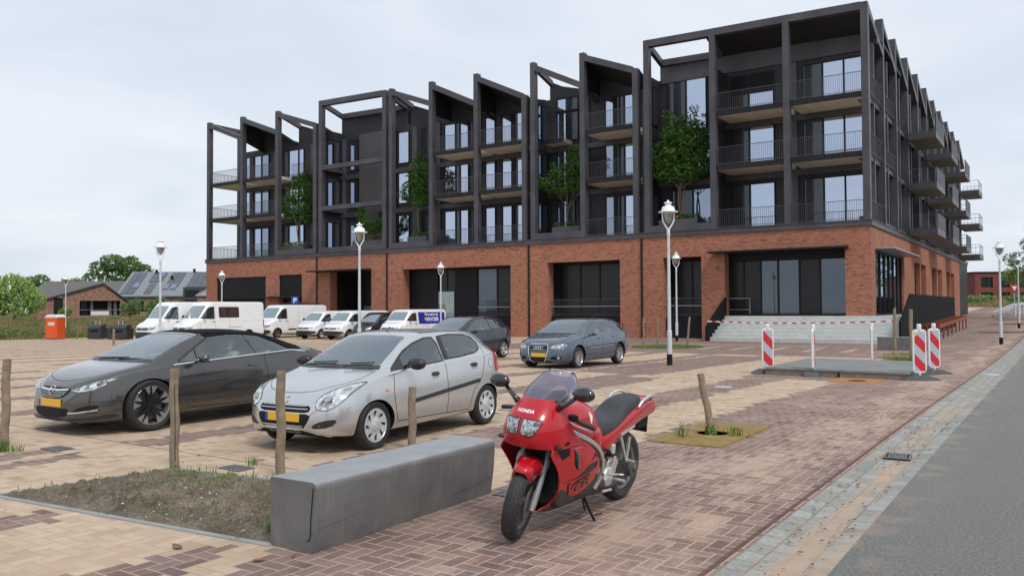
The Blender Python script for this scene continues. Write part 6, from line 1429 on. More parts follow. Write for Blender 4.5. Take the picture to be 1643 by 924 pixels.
    # wheels
    def bike_wheel(x, r, w, rr, steer=0.0):
        g = empty('wheel'); g.parent = root; h = w/2
        t_ = MB(); t_.lathe([(rr, -h*0.72), (rr+0.03, -h*0.95), (r-0.05, -h), (r-0.022, -h*0.82), (r-0.006, -h*0.45), (r, 0), (r-0.006, h*0.45), (r-0.022, h*0.82), (r-0.05, h), (rr+0.03, h*0.95), (rr, h*0.72)], 56, 'y', closed=True)
        tm, tb_ = newmat('motorcycle_tyre') if 'motorcycle_tyre' not in MATS else (MATS['motorcycle_tyre'], None)
        if tb_ is not None:
            MATS['motorcycle_tyre'] = tm; v_, ax_, ay_, az_ = coords()
            ang = E.op('ARCTAN2', az_, ax_); gr_ = emod(ang*5.0 + eabs(ay_)*42.0, 1.0); gv = (gr_ < 0.16)*(eabs(ay_) < 0.062)*(eabs(ay_) > 0.006)
            dust = sstep(enoise(v_, 14.0, 5, 0.7), 0.52, 0.66)
            setin(tb_.inputs['Base Color'], ecmix(dust*0.45, ecmix(gv, (0.028, 0.028, 0.029), (0.006, 0.006, 0.006)), (0.10, 0.07, 0.055))); tb_.inputs['Roughness'].default_value = 0.7
            bump(tb_, (1.0-gv) + enoise(v_, 90.0, 3)*0.2, 0.8, 0.006)
        t_.build('tyre', tm, g, smooth='auto')
        b_ = MB(); b_.lathe([(rr+0.002, -h*0.74), (rr-0.02, -h*0.6), (rr-0.028, 0), (rr-0.02, h*0.6), (rr+0.002, h*0.74), (rr+0.004, 0)], 40, 'y', closed=True)
        for k in range(3):
            a = 2*pi*k/3; c_, s2 = cos(a), sin(a)
            for q2 in (-0.3, 0.3):
                c2, s3 = cos(a+q2), sin(a+q2); b_.tube([(0.05*c_, 0, 0.05*s2), ((rr-0.02)*c2, 0, (rr-0.02)*s3)], [0.022, 0.016], 6)
        b_.lathe([(0.001, -0.06), (0.05, -0.06), (0.05, 0.06), (0.001, 0.06)], 20, 'y')
        b_.build('rim', M('rim_grey', (0.20, 0.20, 0.20), 0.45, 0.5), g, smooth='auto')
        return g
    gr = bike_wheel(-0.15, 0.31, 0.17, 0.20); gr.location = (-0.15, 0, 0.30)
    # steering set: built straight, then turned to the left about the head axis
    head = Vector((1.20, 0, 0.78)); axis = Vector((-0.43, 0, 0.9)).normalized()
    ST = Matrix.Translation(head) @ Matrix.Rotation(0.33, 4, axis) @ Matrix.Translation(-head)
    gf = bike_wheel(1.44, 0.298, 0.125, 0.20)
    gf.matrix_local = ST @ Matrix.Translation((1.44, 0, 0.292))
    for s_ in (1, -1):
        m = MB(); m.tube([(1.475, s_*0.098, 0.245), (1.44, s_*0.098, 0.30), (1.33, s_*0.098, 0.545)], [0.022, 0.027, 0.026], 14); m.tube([(1.33, s_*0.098, 0.54), (1.30, s_*0.098, 0.60)], 0.034, 14); m.tube([(1.30, s_*0.098, 0.60), (1.20, s_*0.098, 0.82)], 0.021, 12)
        m.xf(ST); fk = m.build('fork_leg', GREY, root, smooth='auto')
        m = MB(); m.box(1.33, 1.39, s_*0.075-0.02, s_*0.075+0.02, 0.28, 0.36); m.xf(ST); m.build('brake_calliper', BLACKM, fk, bevel=0.006)
        m = MB(); m.lathe([(0.07, s_*0.066), (0.135, s_*0.066), (0.135, s_*0.062), (0.07, s_*0.062)], 32, 'y', (1.44, 0, 0.292), closed=True); m.xf(ST); m.build('brake_disc', DISC, root, smooth='auto')
    # mudguard: wrapped arch around the front tyre
    bm = bmesh.new(); rows = []
    for i in range(15):
        an = radians(52 + i*(178-52)/14); f = i/14; rows.append([])
        wv = 0.094 - 0.014*abs(f-0.45)*2 - (0.02 if i == 0 else 0); 
        for k in range(11):
            u = -1+2*k/10; rr_ = 0.335 - 0.035*abs(u)**3 - 0.075*abs(u)**8
            rows[-1].append(bm.verts.new((1.44 + rr_*cos(an), wv*u*(1.15 if 3 < i < 9 else 1.0), 0.292 + rr_*sin(an))))
    for i in range(14):
        for k in range(10): bm.faces.new((rows[i][k], rows[i][k+1], rows[i+1][k+1], rows[i+1][k]))
    me = bpy.data.meshes.new('mudguard'); bm.to_mesh(me); bm.free(); me.transform(ST); me.materials.append(RED); me.polygons.foreach_set('use_smooth', [True]*len(me.polygons))
    mg = mesh_obj('front_mudguard', me, root); q = mg.modifiers.new('s', 'SOLIDIFY'); q.thickness = 0.006
    # bars, levers, mirrors
    for s_ in (1, -1):
        bi, be = (1.20, s_*0.18, 0.925), ((1.04, 0.36, 0.835) if s_ > 0 else (1.20, -0.39, 0.90))
        m = MB(); m.tube([bi, be], 0.011, 8); g1 = Vector(bi).lerp(Vector(be), 0.42); m.tube([g1, be], 0.0175, 12); hb = m.build('handlebar', BLKPL, root, smooth='auto')
        m = MB(); m.box(-0.035, 0.035, -0.02, 0.05, -0.02, 0.03); m.xf(Matrix.Translation(Vector(bi).lerp(Vector(be), 0.22)) @ Matrix.Rotation(-0.6 if s_ > 0 else 0.2, 4, 'Z')); m.build('switch_box', BLACKM, hb, bevel=0.008)
        l0 = Vector(bi).lerp(Vector(be), 0.2)+Vector((0.05, 0, -0.01)); m = MB(); m.tube(catmull2([l0, l0.lerp(Vector(be), 0.35)+Vector((0.045, 0, -0.01)), Vector(be)+Vector((0.05, 0, -0.02))]), [0.009]+[0.007]*50, 8) if False else m.tube([l0, l0.lerp(Vector(be), 0.4)+Vector((0.05, 0, -0.008)), Vector(be)+Vector((0.045, 0, -0.02))], [0.010, 0.007, 0.008], 8); m.build('brake_lever' if s_ < 0 else 'clutch_lever', SIL, root, smooth=True)
        m = MB(); m.tube([(1.30, s_*0.175, 0.985), (1.29, s_*0.23, 1.02), (1.285, s_*0.31, 1.085)], [0.028, 0.02, 0.016], 10)
        m.ball((1.29, s_*0.375, 1.12), 0.092, 20, (0.50, 1.0, 0.60)); o = m.build('mirror', M('mirror_gloss_black', (0.01, 0.01, 0.012), 0.15, 0.0, var=0.05, coat=1.0), root, smooth=True)
        m = MB(); m.prism([(1.40, s_*0.215, 0.725), (1.36, s_*0.225, 0.74), (1.33, s_*0.23, 0.71), (1.37, s_*0.22, 0.70)], (0.02, s_*0.055, 0)); m.build('indicator', M('indicator_black', (0.02, 0.02, 0.02), 0.3, coat=0.5), root, bevel=0.008)
    # side stand
    m = MB(); m.tube([(0.70, 0.13, 0.20), (0.685, 0.17, 0.12), (0.635, 0.235, -0.022)], [0.013, 0.011, 0.011], 8); m.tube([(0.66, 0.22, 0.06), (0.60, 0.255, 0.075)], 0.006, 6); m.box(0.59, 0.66, 0.215, 0.27, -0.032, -0.024); m.tube([(0.73, 0.13, 0.22), (0.72, 0.16, 0.10), (0.70, 0.15, 0.12)], 0.008, 6); m.build('side_stand', BLACKM, root)
    # brake hoses / cables under the fairing nose
    m = MB(); m.tube(catmull2([(1.25, 0.1, 0.86), (1.33, 0.12, 0.72), (1.33, 0.10, 0.55), (1.40, 0.09, 0.38)]), 0.006, 6); m.tube(catmull2([(1.22, 0.16, 0.90), (1.24, 0.22, 0.86), (1.18, 0.2, 0.80)]), 0.006, 6); m.build('brake_hose', BLACKM, root)
    return root
def catmull2(P, n=6):
    P = [Vector(p) for p in P]; out = []
    for i in range(len(P)-1):
        p0, p1, p2, p3 = P[max(i-1, 0)], P[i], P[i+1], P[min(i+2, len(P)-1)]
        for k in range(n):
            t = k/n; out.append(0.5*((2*p1) + (p2-p0)*t + (2*p0-5*p1+4*p2-p3)*t*t + (-p0+3*p1-3*p2+p3)*t**3))
    out.append(P[-1]); return out
b = motorcycle(); b.scale = (0.935,)*3; b.location = (-3.17, 6.10, 0.008); b.rotation_euler = (-0.10, 0, -pi/2)
# ------------------------------------------------------------------ street furniture and small things
WOOD = M('weathered_wood', (0.24, 0.185, 0.125), 0.85, var=0.3, vs=14, bmp=0.5, bs=30)
GALV = M('galvanised_steel', (0.55, 0.60, 0.62), 0.5, 0.15, var=0.1, vs=5)
LAMPW = M('lamp_white', (0.78, 0.82, 0.85), 0.4, 0.0, var=0.05)
# concrete bench ------------------------------------------------------------
def bench(loc, L, W, H, label, rz=0.0, name='concrete_bench', mat=None):
    t = MB(); prof = [(-W/2, 0), (-W/2, H-0.012), (-W/2+0.012, H)]
    for k in range(9): a = pi/2*(1-k/8); prof.append((W/2-0.055+0.055*cos(a), H-0.055+0.055*sin(a)))
    prof += [(W/2-0.012, H*0.5), (W/2-0.05, 0.0)]
    n = 1; t.loft([[(p[0], -L/2, p[1]-0.06) for p in prof], [(p[0], L/2, p[1]-0.06) for p in prof]])
    t.xf(Matrix.Translation((0, 0, 0.0)))
    o = t.build(name, mat, bevel=0.006, smooth='auto'); o.location = loc; o.rotation_euler = (0, 0, rz); tag(o, label, 'bench'); return o
def bench_mat():
    m, b = newmat('bench_concrete'); v, x, y, z = coords()
    c = ramp(enoise(v, 3.0, 6, 0.65), [(0.3, (0.105, 0.103, 0.10)), (0.7, (0.165, 0.162, 0.158))])
    ln = enoise(evec(x*3, y*60.0, z*2.0), 1.0, 3, 0.6); c = ecmix(sstep(ln, 0.55, 0.7)*0.3, c, (0.27, 0.27, 0.26))
    sc1 = sstep(enoise(evec(x*2.0, y*1.3, z*16.0 - y*1.2), 1.0, 2, 0.4), 0.62, 0.72)*(x > 0.1)*0.5
    c = ecmix(sc1, c, (0.07, 0.07, 0.075)); c = ecmix(sstep(enoise(v, 120.0, 2), 0.7, 0.75)*0.5, c, (0.09, 0.09, 0.09))
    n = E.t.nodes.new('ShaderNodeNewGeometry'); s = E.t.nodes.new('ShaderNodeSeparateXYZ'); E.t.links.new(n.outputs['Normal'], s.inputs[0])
    top = sstep(E(s.outputs[2]), 0.5, 0.9); c = ecmix(top*0.85, c, ramp(enoise(v, 6.0, 5, 0.6), [(0.3, (0.26, 0.27, 0.285)), (0.7, (0.33, 0.34, 0.355))]))  # upward faces painted lighter and bluer, as the sky would light them
    setin(b.inputs['Base Color'], c); b.inputs['Roughness'].default_value = 0.62
    bump(b, enoise(v, 90.0, 4) + ln*0.5, 0.25, 0.004); return m
BM = bench_mat()
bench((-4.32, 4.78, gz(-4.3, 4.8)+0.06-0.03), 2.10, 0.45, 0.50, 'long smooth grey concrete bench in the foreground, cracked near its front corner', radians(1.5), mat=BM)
bk = [o for o in bpy.data.objects if o.name.startswith('concrete_bench')][0]
m = MB(); P = catmull2([(0.19, -1.052, 0.40), (0.185, -1.053, 0.33), (0.172, -1.053, 0.2), (0.165, -1.053, 0.08), (0.14, -1.053, 0.05)], 5); m.tube(P, 0.0035, 5); m.build('crack', BLACKM, bk)
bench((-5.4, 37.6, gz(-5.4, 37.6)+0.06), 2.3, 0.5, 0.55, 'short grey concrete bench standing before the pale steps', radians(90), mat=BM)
# wooden stakes ----------------------------------------------------------------
def post(x, y, h, label, r=0.043, tx=0.0, ty=0.0, split=False):
    m = MB(); n = 9; rnd_ = random.Random(int(abs(x*100)+abs(y*10)))
    pts = [(0.006*sin(k*1.7), 0.006*cos(k*1.3), -0.15+(h+0.15)*k/n) for k in range(n+1)]
    m.tube(pts, [r*(1.03-0.06*k/n+rnd_.uniform(-.02, .02)) for k in range(n+1)], 14)
    o = m.build('wooden_stake', WOOD, smooth='auto', bevel=0.004); o.location = (x, y, gz(x, y)); o.rotation_euler = (ty, tx, 0)
    tag(o, label, 'wooden stake')
    if split: q = MB(); q.tube([(r*0.9, -r*0.5, 0.1), (r*0.93, -r*0.45, 0.5), (r*0.88, -r*0.5, h*0.9)], 0.004, 4); q.build('split', BLACKM, o)
    return o
post(-10.12, 4.55, 1.06, 'wooden stake at the far left of the car park, leaning slightly', 0.047, 0.03)
post(-7.42, 4.93, 1.02, 'split wooden stake at the back corner of the soil bed before the convertible', 0.045, -0.02, 0.0, True)
post(-6.25, 5.28, 1.02, 'wooden stake directly in front of the silver hatchback grille', 0.044)
post(-6.18, 7.11, 0.72, 'short wooden stake beside the silver hatchback door', 0.045)
post(-3.71, 10.02, 0.78, 'leaning wooden stake in the round hole of the yellow tree grate', 0.045, -0.20)
post(-45.2, 26.1, 0.95, 'far wooden stake standing alone before the waste containers', 0.07)
post(-15.9, 34.3, 1.35, 'thin stake at the left end of the small lawn patch', 0.05)
post(-16.15, 36.4, 1.35, 'thin stake in the middle of the small lawn patch', 0.05)
post(-14.9, 37.0, 1.4, 'thin leaning stake at the right end of the small lawn patch', 0.05, 0.10)
post(-5.75, 36.6, 1.75, 'pale stake before the far concrete bench, behind the striped boards', 0.06)
post(-4.27, 30.4, 1.72, 'pale stake in a grass tuft just left of the striped boards', 0.06)
# lamps -------------------------------------------------------------------------
def lamp_proto(h=4.88):
    root = empty('street_lamp')
    m = MB(); m.lathe([(0.075, -0.1), (0.075, 1.0), (0.055, 1.02), (0.04, h-1.1)], 16, 'z'); m.lathe([(0.041, h-1.1), (0.052, h-1.05), (0.05, h-0.92), (0.03, h-0.88)], 16, 'z'); m.build('pole', GALV, root, smooth='auto')
    m = MB(); m.lathe([(0.082, -0.1), (0.082, 0.32), (0.076, 0.325)], 16, 'z'); m.build('pole_foot', BLACKM, root, smooth='auto')
    m = MB()
    for s_ in (1, -1):
        m.tube(catmull2([(0, 0, h-0.92), (s_*0.05, 0, h-0.83), (s_*0.145, 0, h-0.66), (s_*0.165, 0, h-0.50), (s_*0.165, 0, h-0.36)], 5), 0.022, 8)
    m.build('bracket', LAMPW, root, smooth='auto')
    m = MB(); m.lathe([(0.29, h-0.375), (0.285, h-0.355), (0.20, h-0.34), (0.185, h-0.24), (0.15, h-0.20), (0.09, h-0.19), (0.085, h-0.12), (0.12, h-0.11), (0.12, h-0.085), (0.04, h-0.06), (0.03, h-0.03), (0.001, h)], 28, 'z'); m.build('lamp_hood', LAMPW, root, smooth='auto')
    m = MB(); m.lathe([(0.13, h-0.36), (0.13, h-0.46), (0.10, h-0.60), (0.04, h-0.69), (0.001, h-0.70)], 20, 'z'); m.build('lamp_glass', glass_like('lamp_glass', (0.30, 0.28, 0.26), (1, 1, 1), 0.1), root, smooth='auto')
    return root
LP = lamp_proto()
lamps = [(-9.97, 23.35, 'tallest street lamp in view, standing in the buff paving right of the blue grey hatchback', 1.035), (-17.5, 42.0, 'street lamp close to the facade, half hidden by the tallest lamp', 1.0),
         (-21.1, 21.4, 'street lamp rising behind the silver hatchback', 1.0), (-32.5, 20.85, 'street lamp in front of the left white vans', 1.0), (-66.0, 34.1, 'thin street lamp beside the orange toilet cabin', 1.0),
         (-49.6, 36.6, 'street lamp at the left end of the brick facade behind the vans', 1.0), (-32.3, 39.9, 'street lamp before the wide dark shop window', 1.0),
         (-2.43, 44.5, 'street lamp on the right pavement beside the road', 1.0), (-2.45, 63.8, 'far street lamp on the right pavement by the bicycle racks', 1.0)]
for i, (x, y, lb, sc) in enumerate(lamps):
    l = LP if i == 0 else copy_tree(LP); l.location = (x, y, gz(x, y) if x > -62 else -0.35); l.scale = (sc,)*3; l.rotation_euler = (0, 0, radians(30)); tag(l, lb, 'street lamp', 'street lamps of the square')
# striped barrier boards ------------------------------------------------------
WHITEP = M('barrier_white', (0.72, 0.72, 0.72), 0.4, var=0.05); REDP = M('barrier_red', (0.55, 0.02, 0.03), 0.35, var=0.06); GREYR = M('reflective_grey', (0.40, 0.44, 0.50), 0.35, var=0.03)
RUB = M('recycled_rubber', (0.07, 0.078, 0.08), 0.8, var=0.3, vs=12, bmp=0.4)
def barrier(x, y, rz, label, zb=0.0, foot=True):
    root = empty('barrier_board', (x, y, gz(x, y)+zb), rz, label, 'barrier', 'striped barrier boards round the roadworks')
    if foot:
        m = MB(); m.prism([(-0.42, -0.2, 0), (0.42, -0.2, 0), (0.36, -0.17, 0.05), (0.17, -0.12, 0.12), (-0.17, -0.12, 0.12), (-0.36, -0.17, 0.05)], (0, 0.36, 0)); m.build('foot', RUB, root, bevel=0.015)
    m = MB(); m.tube([(0, 0, 0.05), (0, 0, 1.28)], 0.03, 8); m.lathe([(0.045, 1.15), (0.05, 1.18), (0.05, 1.28), (0.04, 1.30)], 12, 'z'); m.build('post', WHITEP, root, smooth='auto')
    m = MB(); pr = chaikin([(-0.15, 0.17), (0.15, 0.17), (0.155, 1.17), (-0.155, 1.17)], 1)
    m.prism([(p[0], -0.03, p[1]) for p in pr], (0, 0.06, 0)); bd = m.build('board', WHITEP, root, bevel=0.01)
    for sg in (1, -1):
        y_ = sg*0.034; x0, x1 = -0.118, 0.118; z0, z1 = 0.215, 1.12
        m = MB(); m.box(x0, x1, min(y_, y_-sg*0.005), max(y_, y_-sg*0.005), z0, z1); m.build('reflective_sheet', GREYR, bd)
        per = 0.5; 
        for k in range(-1, 4):
            zl = z0 + k*per - 0.1   # band lower edge at left; slopes down to the right
            P = [(x0, zl+0.25+0.0), (x1, zl+0.0), (x1, zl+0.25), (x0, zl+0.5)]
            # clip to sheet
            def clip(P, f, g):
                out = []
                for i in range(len(P)):
                    a, b = P[i], P[(i+1) % len(P)]; fa, fb = f(a), f(b)
                    if fa >= 0: out.append(a)
                    if fa*fb < 0: t = fa/(fa-fb); out.append((a[0]+(b[0]-a[0])*t, a[1]+(b[1]-a[1])*t))
                return out
            P = clip(P, lambda p: p[1]-z0, 0); P = clip(P, lambda p: z1-p[1], 0) if len(P) > 2 else P
            if len(P) > 2:
                m = MB(); m.prism([(p[0]*-1 if sg > 0 else p[0], y_, p[1]) for p in P], (0, sg*0.002, 0)); m.build('red_stripe', REDP, bd)
    return root
barrier(-6.35, 21.2, radians(34), 'striped barrier board facing the camera at the left end of the concrete slabs')
barrier(-5.16, 21.0, radians(98), 'edge-on striped barrier board in front of the concrete slabs')
barrier(-4.75, 26.2, radians(102), 'edge-on striped barrier board behind the concrete slabs')
barrier(-2.77, 20.9, radians(30), 'nearest striped barrier board at the right end of the slabs, with a yellow sticker')
barrier(-2.75, 23.3, radians(40), 'striped barrier board right behind the one with the yellow sticker')
nb_ = [o for o in bpy.data.objects if o.name.startswith('barrier_board')]
m = MB(); m.prism([(-0.115, -0.041, 1.0), (-0.03, -0.041, 1.10), (-0.115, -0.041, 1.115)], (0, 0.003, 0)); m.build('sticker', M('sticker_yellow', (0.6, 0.62, 0.12), 0.5), [o for o in kids(nb_[3]) if o.name.startswith('board')][0])
# barrier tape: alternating red and white strip
def tape():
    P = [(-15.9, 42.6, 0.75), (-11.2, 34.0, 0.88), (-6.35, 21.25, 1.12)]
    for (a, b, sag) in (((-15.98, 42.6, 0.85), (-6.62, 42.75, 0.9), 0.1),):
        a, b = Vector(a), Vector(b); mw = MB(); mw.mi = 0; n = 40
        for k in range(n):
            f0, f1 = k/n, (k+1)/n; p, q = a.lerp(b, f0), a.lerp(b, f1); p.z -= sag*4*f0*(1-f0); q.z -= sag*4*f1*(1-f1); mw.mi = k % 2
            v = Vector((0, 0, 0.07)); y_ = Vector((0, 0.004, 0)); mw.prism([p, q, q+v, p+v], y_)
        o = mw.build('barrier_tape', [WHITEP, REDP]); tag(o, 'red and white barrier tape strung across the pale entrance steps', 'barrier tape')
tape()
# slabs, grates, covers --------------------------------------------------------
TIMB = M('slab_edge_timber', (0.20, 0.16, 0.12), 0.85, var=0.25, vs=8, bmp=0.3); SLABM = M('slab_top', (0.19, 0.20, 0.19), 0.8, var=0.2, vs=2.5, bmp=0.3, bs=50)
def slab(x0, x1, y0, y1, label):
    cx, cy = (x0+x1)/2, (y0+y1)/2; root = empty('road_plate', (cx, cy, gz(cx, cy)), 0, label, 'road plate')
    m = MB(); m.box(x0-cx, x1-cx, y0-cy, y1-cy, 0.16, 0.22); m.build('top', SLABM, root, bevel=0.008)
    m = MB(); m.box(x0-cx+0.02, x1-cx-0.02, y0-cy+0.02, y1-cy-0.02, -0.03, 0.159); m.build('timber_bearer', TIMB, root, bevel=0.01)
slab(-6.35, -4.55, 20.9, 25.3, 'left one of two grey plates laid on timbers between the striped boards')
slab(-4.52, -2.95, 20.75, 25.0, 'right one of two grey plates laid on timbers, sandy on top')
def tree_grate(x0, x1, y0, y1, col, label, hole=True):
    cx, cy = (x0+x1)/2, (y0+y1)/2; m, b = newmat('grate_'+label[:6]); v, x, y, z = coords()
    r = E.op('SQRT', x*x + y*y); slot = (emod(r*9.0, 1.0) < 0.10)*(emod(E.op('ARCTAN2', y, x)*3.0, 1.0) > 0.2)*(r > 0.22)
    c = ramp(enoise(v, 3.5, 6, 0.65), [(0.3, tuple(q*0.7 for q in col)), (0.7, col)]); c = ecmix(sstep(enoise(v, 2.0, 5), 0.56, 0.68)*0.6, c, (0.34, 0.26, 0.17))
    setin(b.inputs['Base Color'], ecmix(slot*0.8, c, (0.03, 0.02, 0.015))); b.inputs['Roughness'].default_value = 0.85; bump(b, (1.0-slot)+enoise(v, 60.0)*0.3, 0.6, 0.01)
    root = empty('tree_grate', (cx, cy, gz(cx, cy)), 0, label, 'tree grate')
    hx, hy = (x1-x0)/2, (y1-y0)/2
    bm = bmesh.new(); n = 32; outer, inner = [], []
    for k in range(n):
        a = 2*pi*k/n; c_, s_ = cos(a), sin(a); f = min(hx/abs(c_) if abs(c_) > 1e-6 else 9, hy/abs(s_) if abs(s_) > 1e-6 else 9)
        outer.append((f*c_, f*s_)); inner.append((0.2*c_, 0.2*s_))
    # exact corners
    for cxn, cyn in ((hx, hy), (-hx, hy), (-hx, -hy), (hx, -hy)):
        k = min(range(n), key=lambda i: (outer[i][0]-cxn)**2+(outer[i][1]-cyn)**2); outer[k] = (cxn, cyn)
    O1 = [bm.verts.new((p[0], p[1], 0.014)) for p in outer]; I1 = [bm.verts.new((p[0], p[1], 0.014)) for p in inner]; I0 = [bm.verts.new((p[0], p[1], 0.004)) for p in inner]; O0 = [bm.verts.new((p[0], p[1], -0.01)) for p in outer]
    for k in range(n):
        j = (k+1) % n; bm.faces.new((O1[k], O1[j], I1[j], I1[k])); bm.faces.new((I1[k], I1[j], I0[j], I0[k])); bm.faces.new((O0[k], O0[j], O1[j], O1[k]))
    bmesh.ops.recalc_face_normals(bm, faces=bm.faces); me = bpy.data.meshes.new('plate'); bm.to_mesh(me); bm.free(); me.materials.append(m); mesh_obj('plate', me, root)
    if hole: q = MB(); q.lathe([(0.001, 0.006), (0.2, 0.006)], 24, 'z'); q.build('soil', M('soil_dark', (0.04, 0.03, 0.022), 0.95, var=0.4, vs=40, bmp=1.0, bs=60), root)
    return root
tree_grate(-4.18, -3.28, 9.10, 11.05, (0.30, 0.20, 0.055), 'mossy yellow cast tree grate with a round hole holding the leaning stake')
tree_grate(-4.45, -3.42, 19.2, 20.6, (0.42, 0.20, 0.07), 'orange rusty tree grate in front of the grey road plates')
tree_grate(-5.6, -4.4, 33.0, 34.6, (0.36, 0.22, 0.08), 'far rusty tree grate before the short concrete bench')
def drain(x, y, rz=0.0, label='', w=0.36, l=0.28):
    root = empty('drain_cover', (x, y, gz(x, y)), rz, label, 'drain cover')
    m = MB(); m.box(-w/2, w/2, -l/2, l/2, -0.01, 0.003); m.build('pit', BLACKM, root)
    f = MB(); f.box(-w/2, w/2, -l/2, -l/2+0.02, 0.004, 0.012); f.box(-w/2, w/2, l/2-0.02, l/2, 0.004, 0.012); f.box(-w/2, -w/2+0.02, -l/2+0.02, l/2-0.02, 0.004, 0.012); f.box(w/2-0.02, w/2, -l/2+0.02, l/2-0.02, 0.004, 0.012)
    for k in range(7): xx = -w/2+0.05+k*(w-0.1)/6; f.box(xx-0.009, xx+0.009, -l/2+0.021, l/2-0.021, 0.004, 0.011)
    f.build('grating', M('cast_iron', (0.20, 0.205, 0.21), 0.6, 0.6, var=0.2), root)
drain(-1.50, 9.6, 0.08, 'slotted drain in the sandy gutter beside the asphalt', 0.26, 0.34)
drain(-9.75, 4.95, 0, 'small cover beside the stake at the far left', 0.3, 0.22); drain(-6.98, 5.33, 0, 'small slotted cover behind the soil bed', 0.32, 0.2); drain(-3.98, 5.85, 0, 'small slotted cover at the far end of the foreground bench', 0.25, 0.16)
for x, y, lb in ((-7.1, 15.6, 'pale round cover in the buff paving left of the leaning stake'), (-5.9, 16.6, 'pale round cover in the dark paving right of the leaning stake'), (-1.52, 23.5, 'round cover in the far gutter')):
    m = MB(); m.lathe([(0.001, 0.006), (0.19, 0.006), (0.2, -0.01)], 24, 'z'); o = m.build('manhole_cover', M('cover_pale', (0.42, 0.44, 0.46), 0.6, var=0.1)); o.location = (x, y, gz(x, y)); tag(o, lb, 'manhole cover')
# soil bed -----------------------------------------------------------------------
BP = [(-7.72, 3.42), (-7.50, 4.96), (-6.18, 5.12), (-4.56, 5.25), (-4.53, 3.74)]
def inside(x, y, P, mar=0.0):
    c = False; j = len(P)-1
    for i in range(len(P)):
        if (P[i][1] > y) != (P[j][1] > y) and x < (P[j][0]-P[i][0])*(y-P[i][1])/(P[j][1]-P[i][1])+P[i][0]: c = not c
        j = i
    return c
def edist(x, y, P):
    q = Vector((x, y)); best = 9
    for i in range(len(P)):
        a, b = Vector(P[i]), Vector(P[(i+1) % len(P)]); d = b-a; t = max(0, min(1, (q-a).dot(d)/d.length_squared)); best = min(best, (a+d*t-q).length)
    return best
from mathutils import noise as mn
def soil_h(x, y):
    e = min(1, edist(x, y, BP)/0.18)
    return 0.006 + e*(0.022 + 0.03*max(0, mn.noise((x*2.2, y*2.2, 0))) + 0.045*mn.noise((x*9, y*9, 3)) + 0.085*max(0, mn.noise((x*17, y*17, 5))-0.05))
B = []
for i in range(len(BP)):
    a, b = Vector(BP[i]), Vector(BP[(i+1) % len(BP)]); n = int((b-a).length/0.04); B += [a+(b-a)*k/n for k in range(n)]
I = []; x = -7.8
while x < -4.5:
    y = 3.4
    while y < 5.3:
        px_, py_ = x+random.uniform(-.008, .008), y+random.uniform(-.008, .008)
        if inside(px_, py_, BP) and edist(px_, py_, BP) > 0.015: I.append(Vector((px_, py_)))
        y += 0.022
    x += 0.022
vs, _, fs, *_ = geometry.delaunay_2d_cdt(B+I, [], [list(range(len(B)))], 1, 1e-5)
me = bpy.data.meshes.new('soil_bed'); me.from_pydata([(v.x, v.y, soil_h(v.x, v.y)) for v in vs], [], [tuple(f) for f in fs]); me.update()
sm, sb = newmat('garden_soil'); v, x, y, z = wpos()
c = ramp(enoise(v, 2.5, 7, 0.7), [(0.3, (0.10, 0.078, 0.055)), (0.5, (0.20, 0.16, 0.115)), (0.72, (0.34, 0.28, 0.205))]); c = ecmix(0.7, c, ramp(enoise(v, 45.0, 4, 0.7), [(0.38, (0.25, 0.23, 0.2)), (0.62, (1, 1, 1))]), 'MULTIPLY')
c = ecmix(sstep(enoise(v, 25.0, 2), 0.70, 0.73), c, (0.45, 0.43, 0.40)); c = ecmix(sstep(enoise(v, 3.2, 4), 0.58, 0.70)*0.25, c, (0.09, 0.11, 0.03))
setin(sb.inputs['Base Color'], c); sb.inputs['Roughness'].default_value = 0.95; bump(sb, enoise(v, 60.0, 5, 0.7), 1.0, 0.012)
me.materials.append(sm); o = mesh_obj('soil_bed', me)
if me.polygons[0].normal.z < 0: me.flip_normals()
tag(o, kind='structure')
m = MB(); 
for i in range(len(BP)):
    if i == 3: continue
    a, b = Vector(BP[i]), Vector(BP[(i+1) % len(BP)]); d = (b-a).normalized(); nn = Vector((-d.y, d.x)); cc = sum((Vector(p) for p in BP), Vector((0, 0)))/5
    if (a+nn*0.1-cc).length < (a-cc).length: nn = -nn
    m.prism([(a.x-d.x*0.03, a.y-d.y*0.03, -0.05), (b.x+d.x*0.03, b.y+d.y*0.03, -0.05), (b.x+d.x*0.03, b.y+d.y*0.03, 0.012), (a.x-d.x*0.03, a.y-d.y*0.03, 0.012)], (nn.x*0.05, nn.y*0.05, 0))
o = m.build('bed_edging', CONC2, bevel=0.004); tag(o, kind='structure')
# grass tufts, weeds, leaves, shells ------------------------------------------------
GR1 = M('grass_blade', (0.10, 0.20, 0.03), 0.6, var=0.4, vs=15, spec=0.3); GR2 = M('grass_dry', (0.30, 0.24, 0.11), 0.8, var=0.3, vs=10, spec=0.2)
def tuft_into(mb, x, y, z, n, h, spread, rnd_):
    for _ in range(n):
        a = rnd_.uniform(0, 2*pi); r = spread*sqrt(rnd_.random()); bx, by = x+r*cos(a), y+r*sin(a); hh = h*rnd_.uniform(0.4, 1.1); la = rnd_.uniform(0, 2*pi); le = hh*rnd_.uniform(0.15, 0.7); w = h*0.03+0.0015
        p0 = Vector((bx, by, z)); p1 = p0+Vector((cos(la)*le*0.4, sin(la)*le*0.4, hh*0.6)); p2 = p0+Vector((cos(la)*le, sin(la)*le, hh)); s_ = Vector((-sin(la), cos(la), 0))*w
        vs_ = [mb.bm.verts.new(q) for q in (p0-s_, p0+s_, p1+s_*0.8, p1-s_*0.8, p2)]
        mb.bm.faces.new((vs_[0], vs_[1], vs_[2], vs_[3])); mb.bm.faces.new((vs_[3], vs_[2], vs_[4]))
rg = random.Random(3); mb = MB()
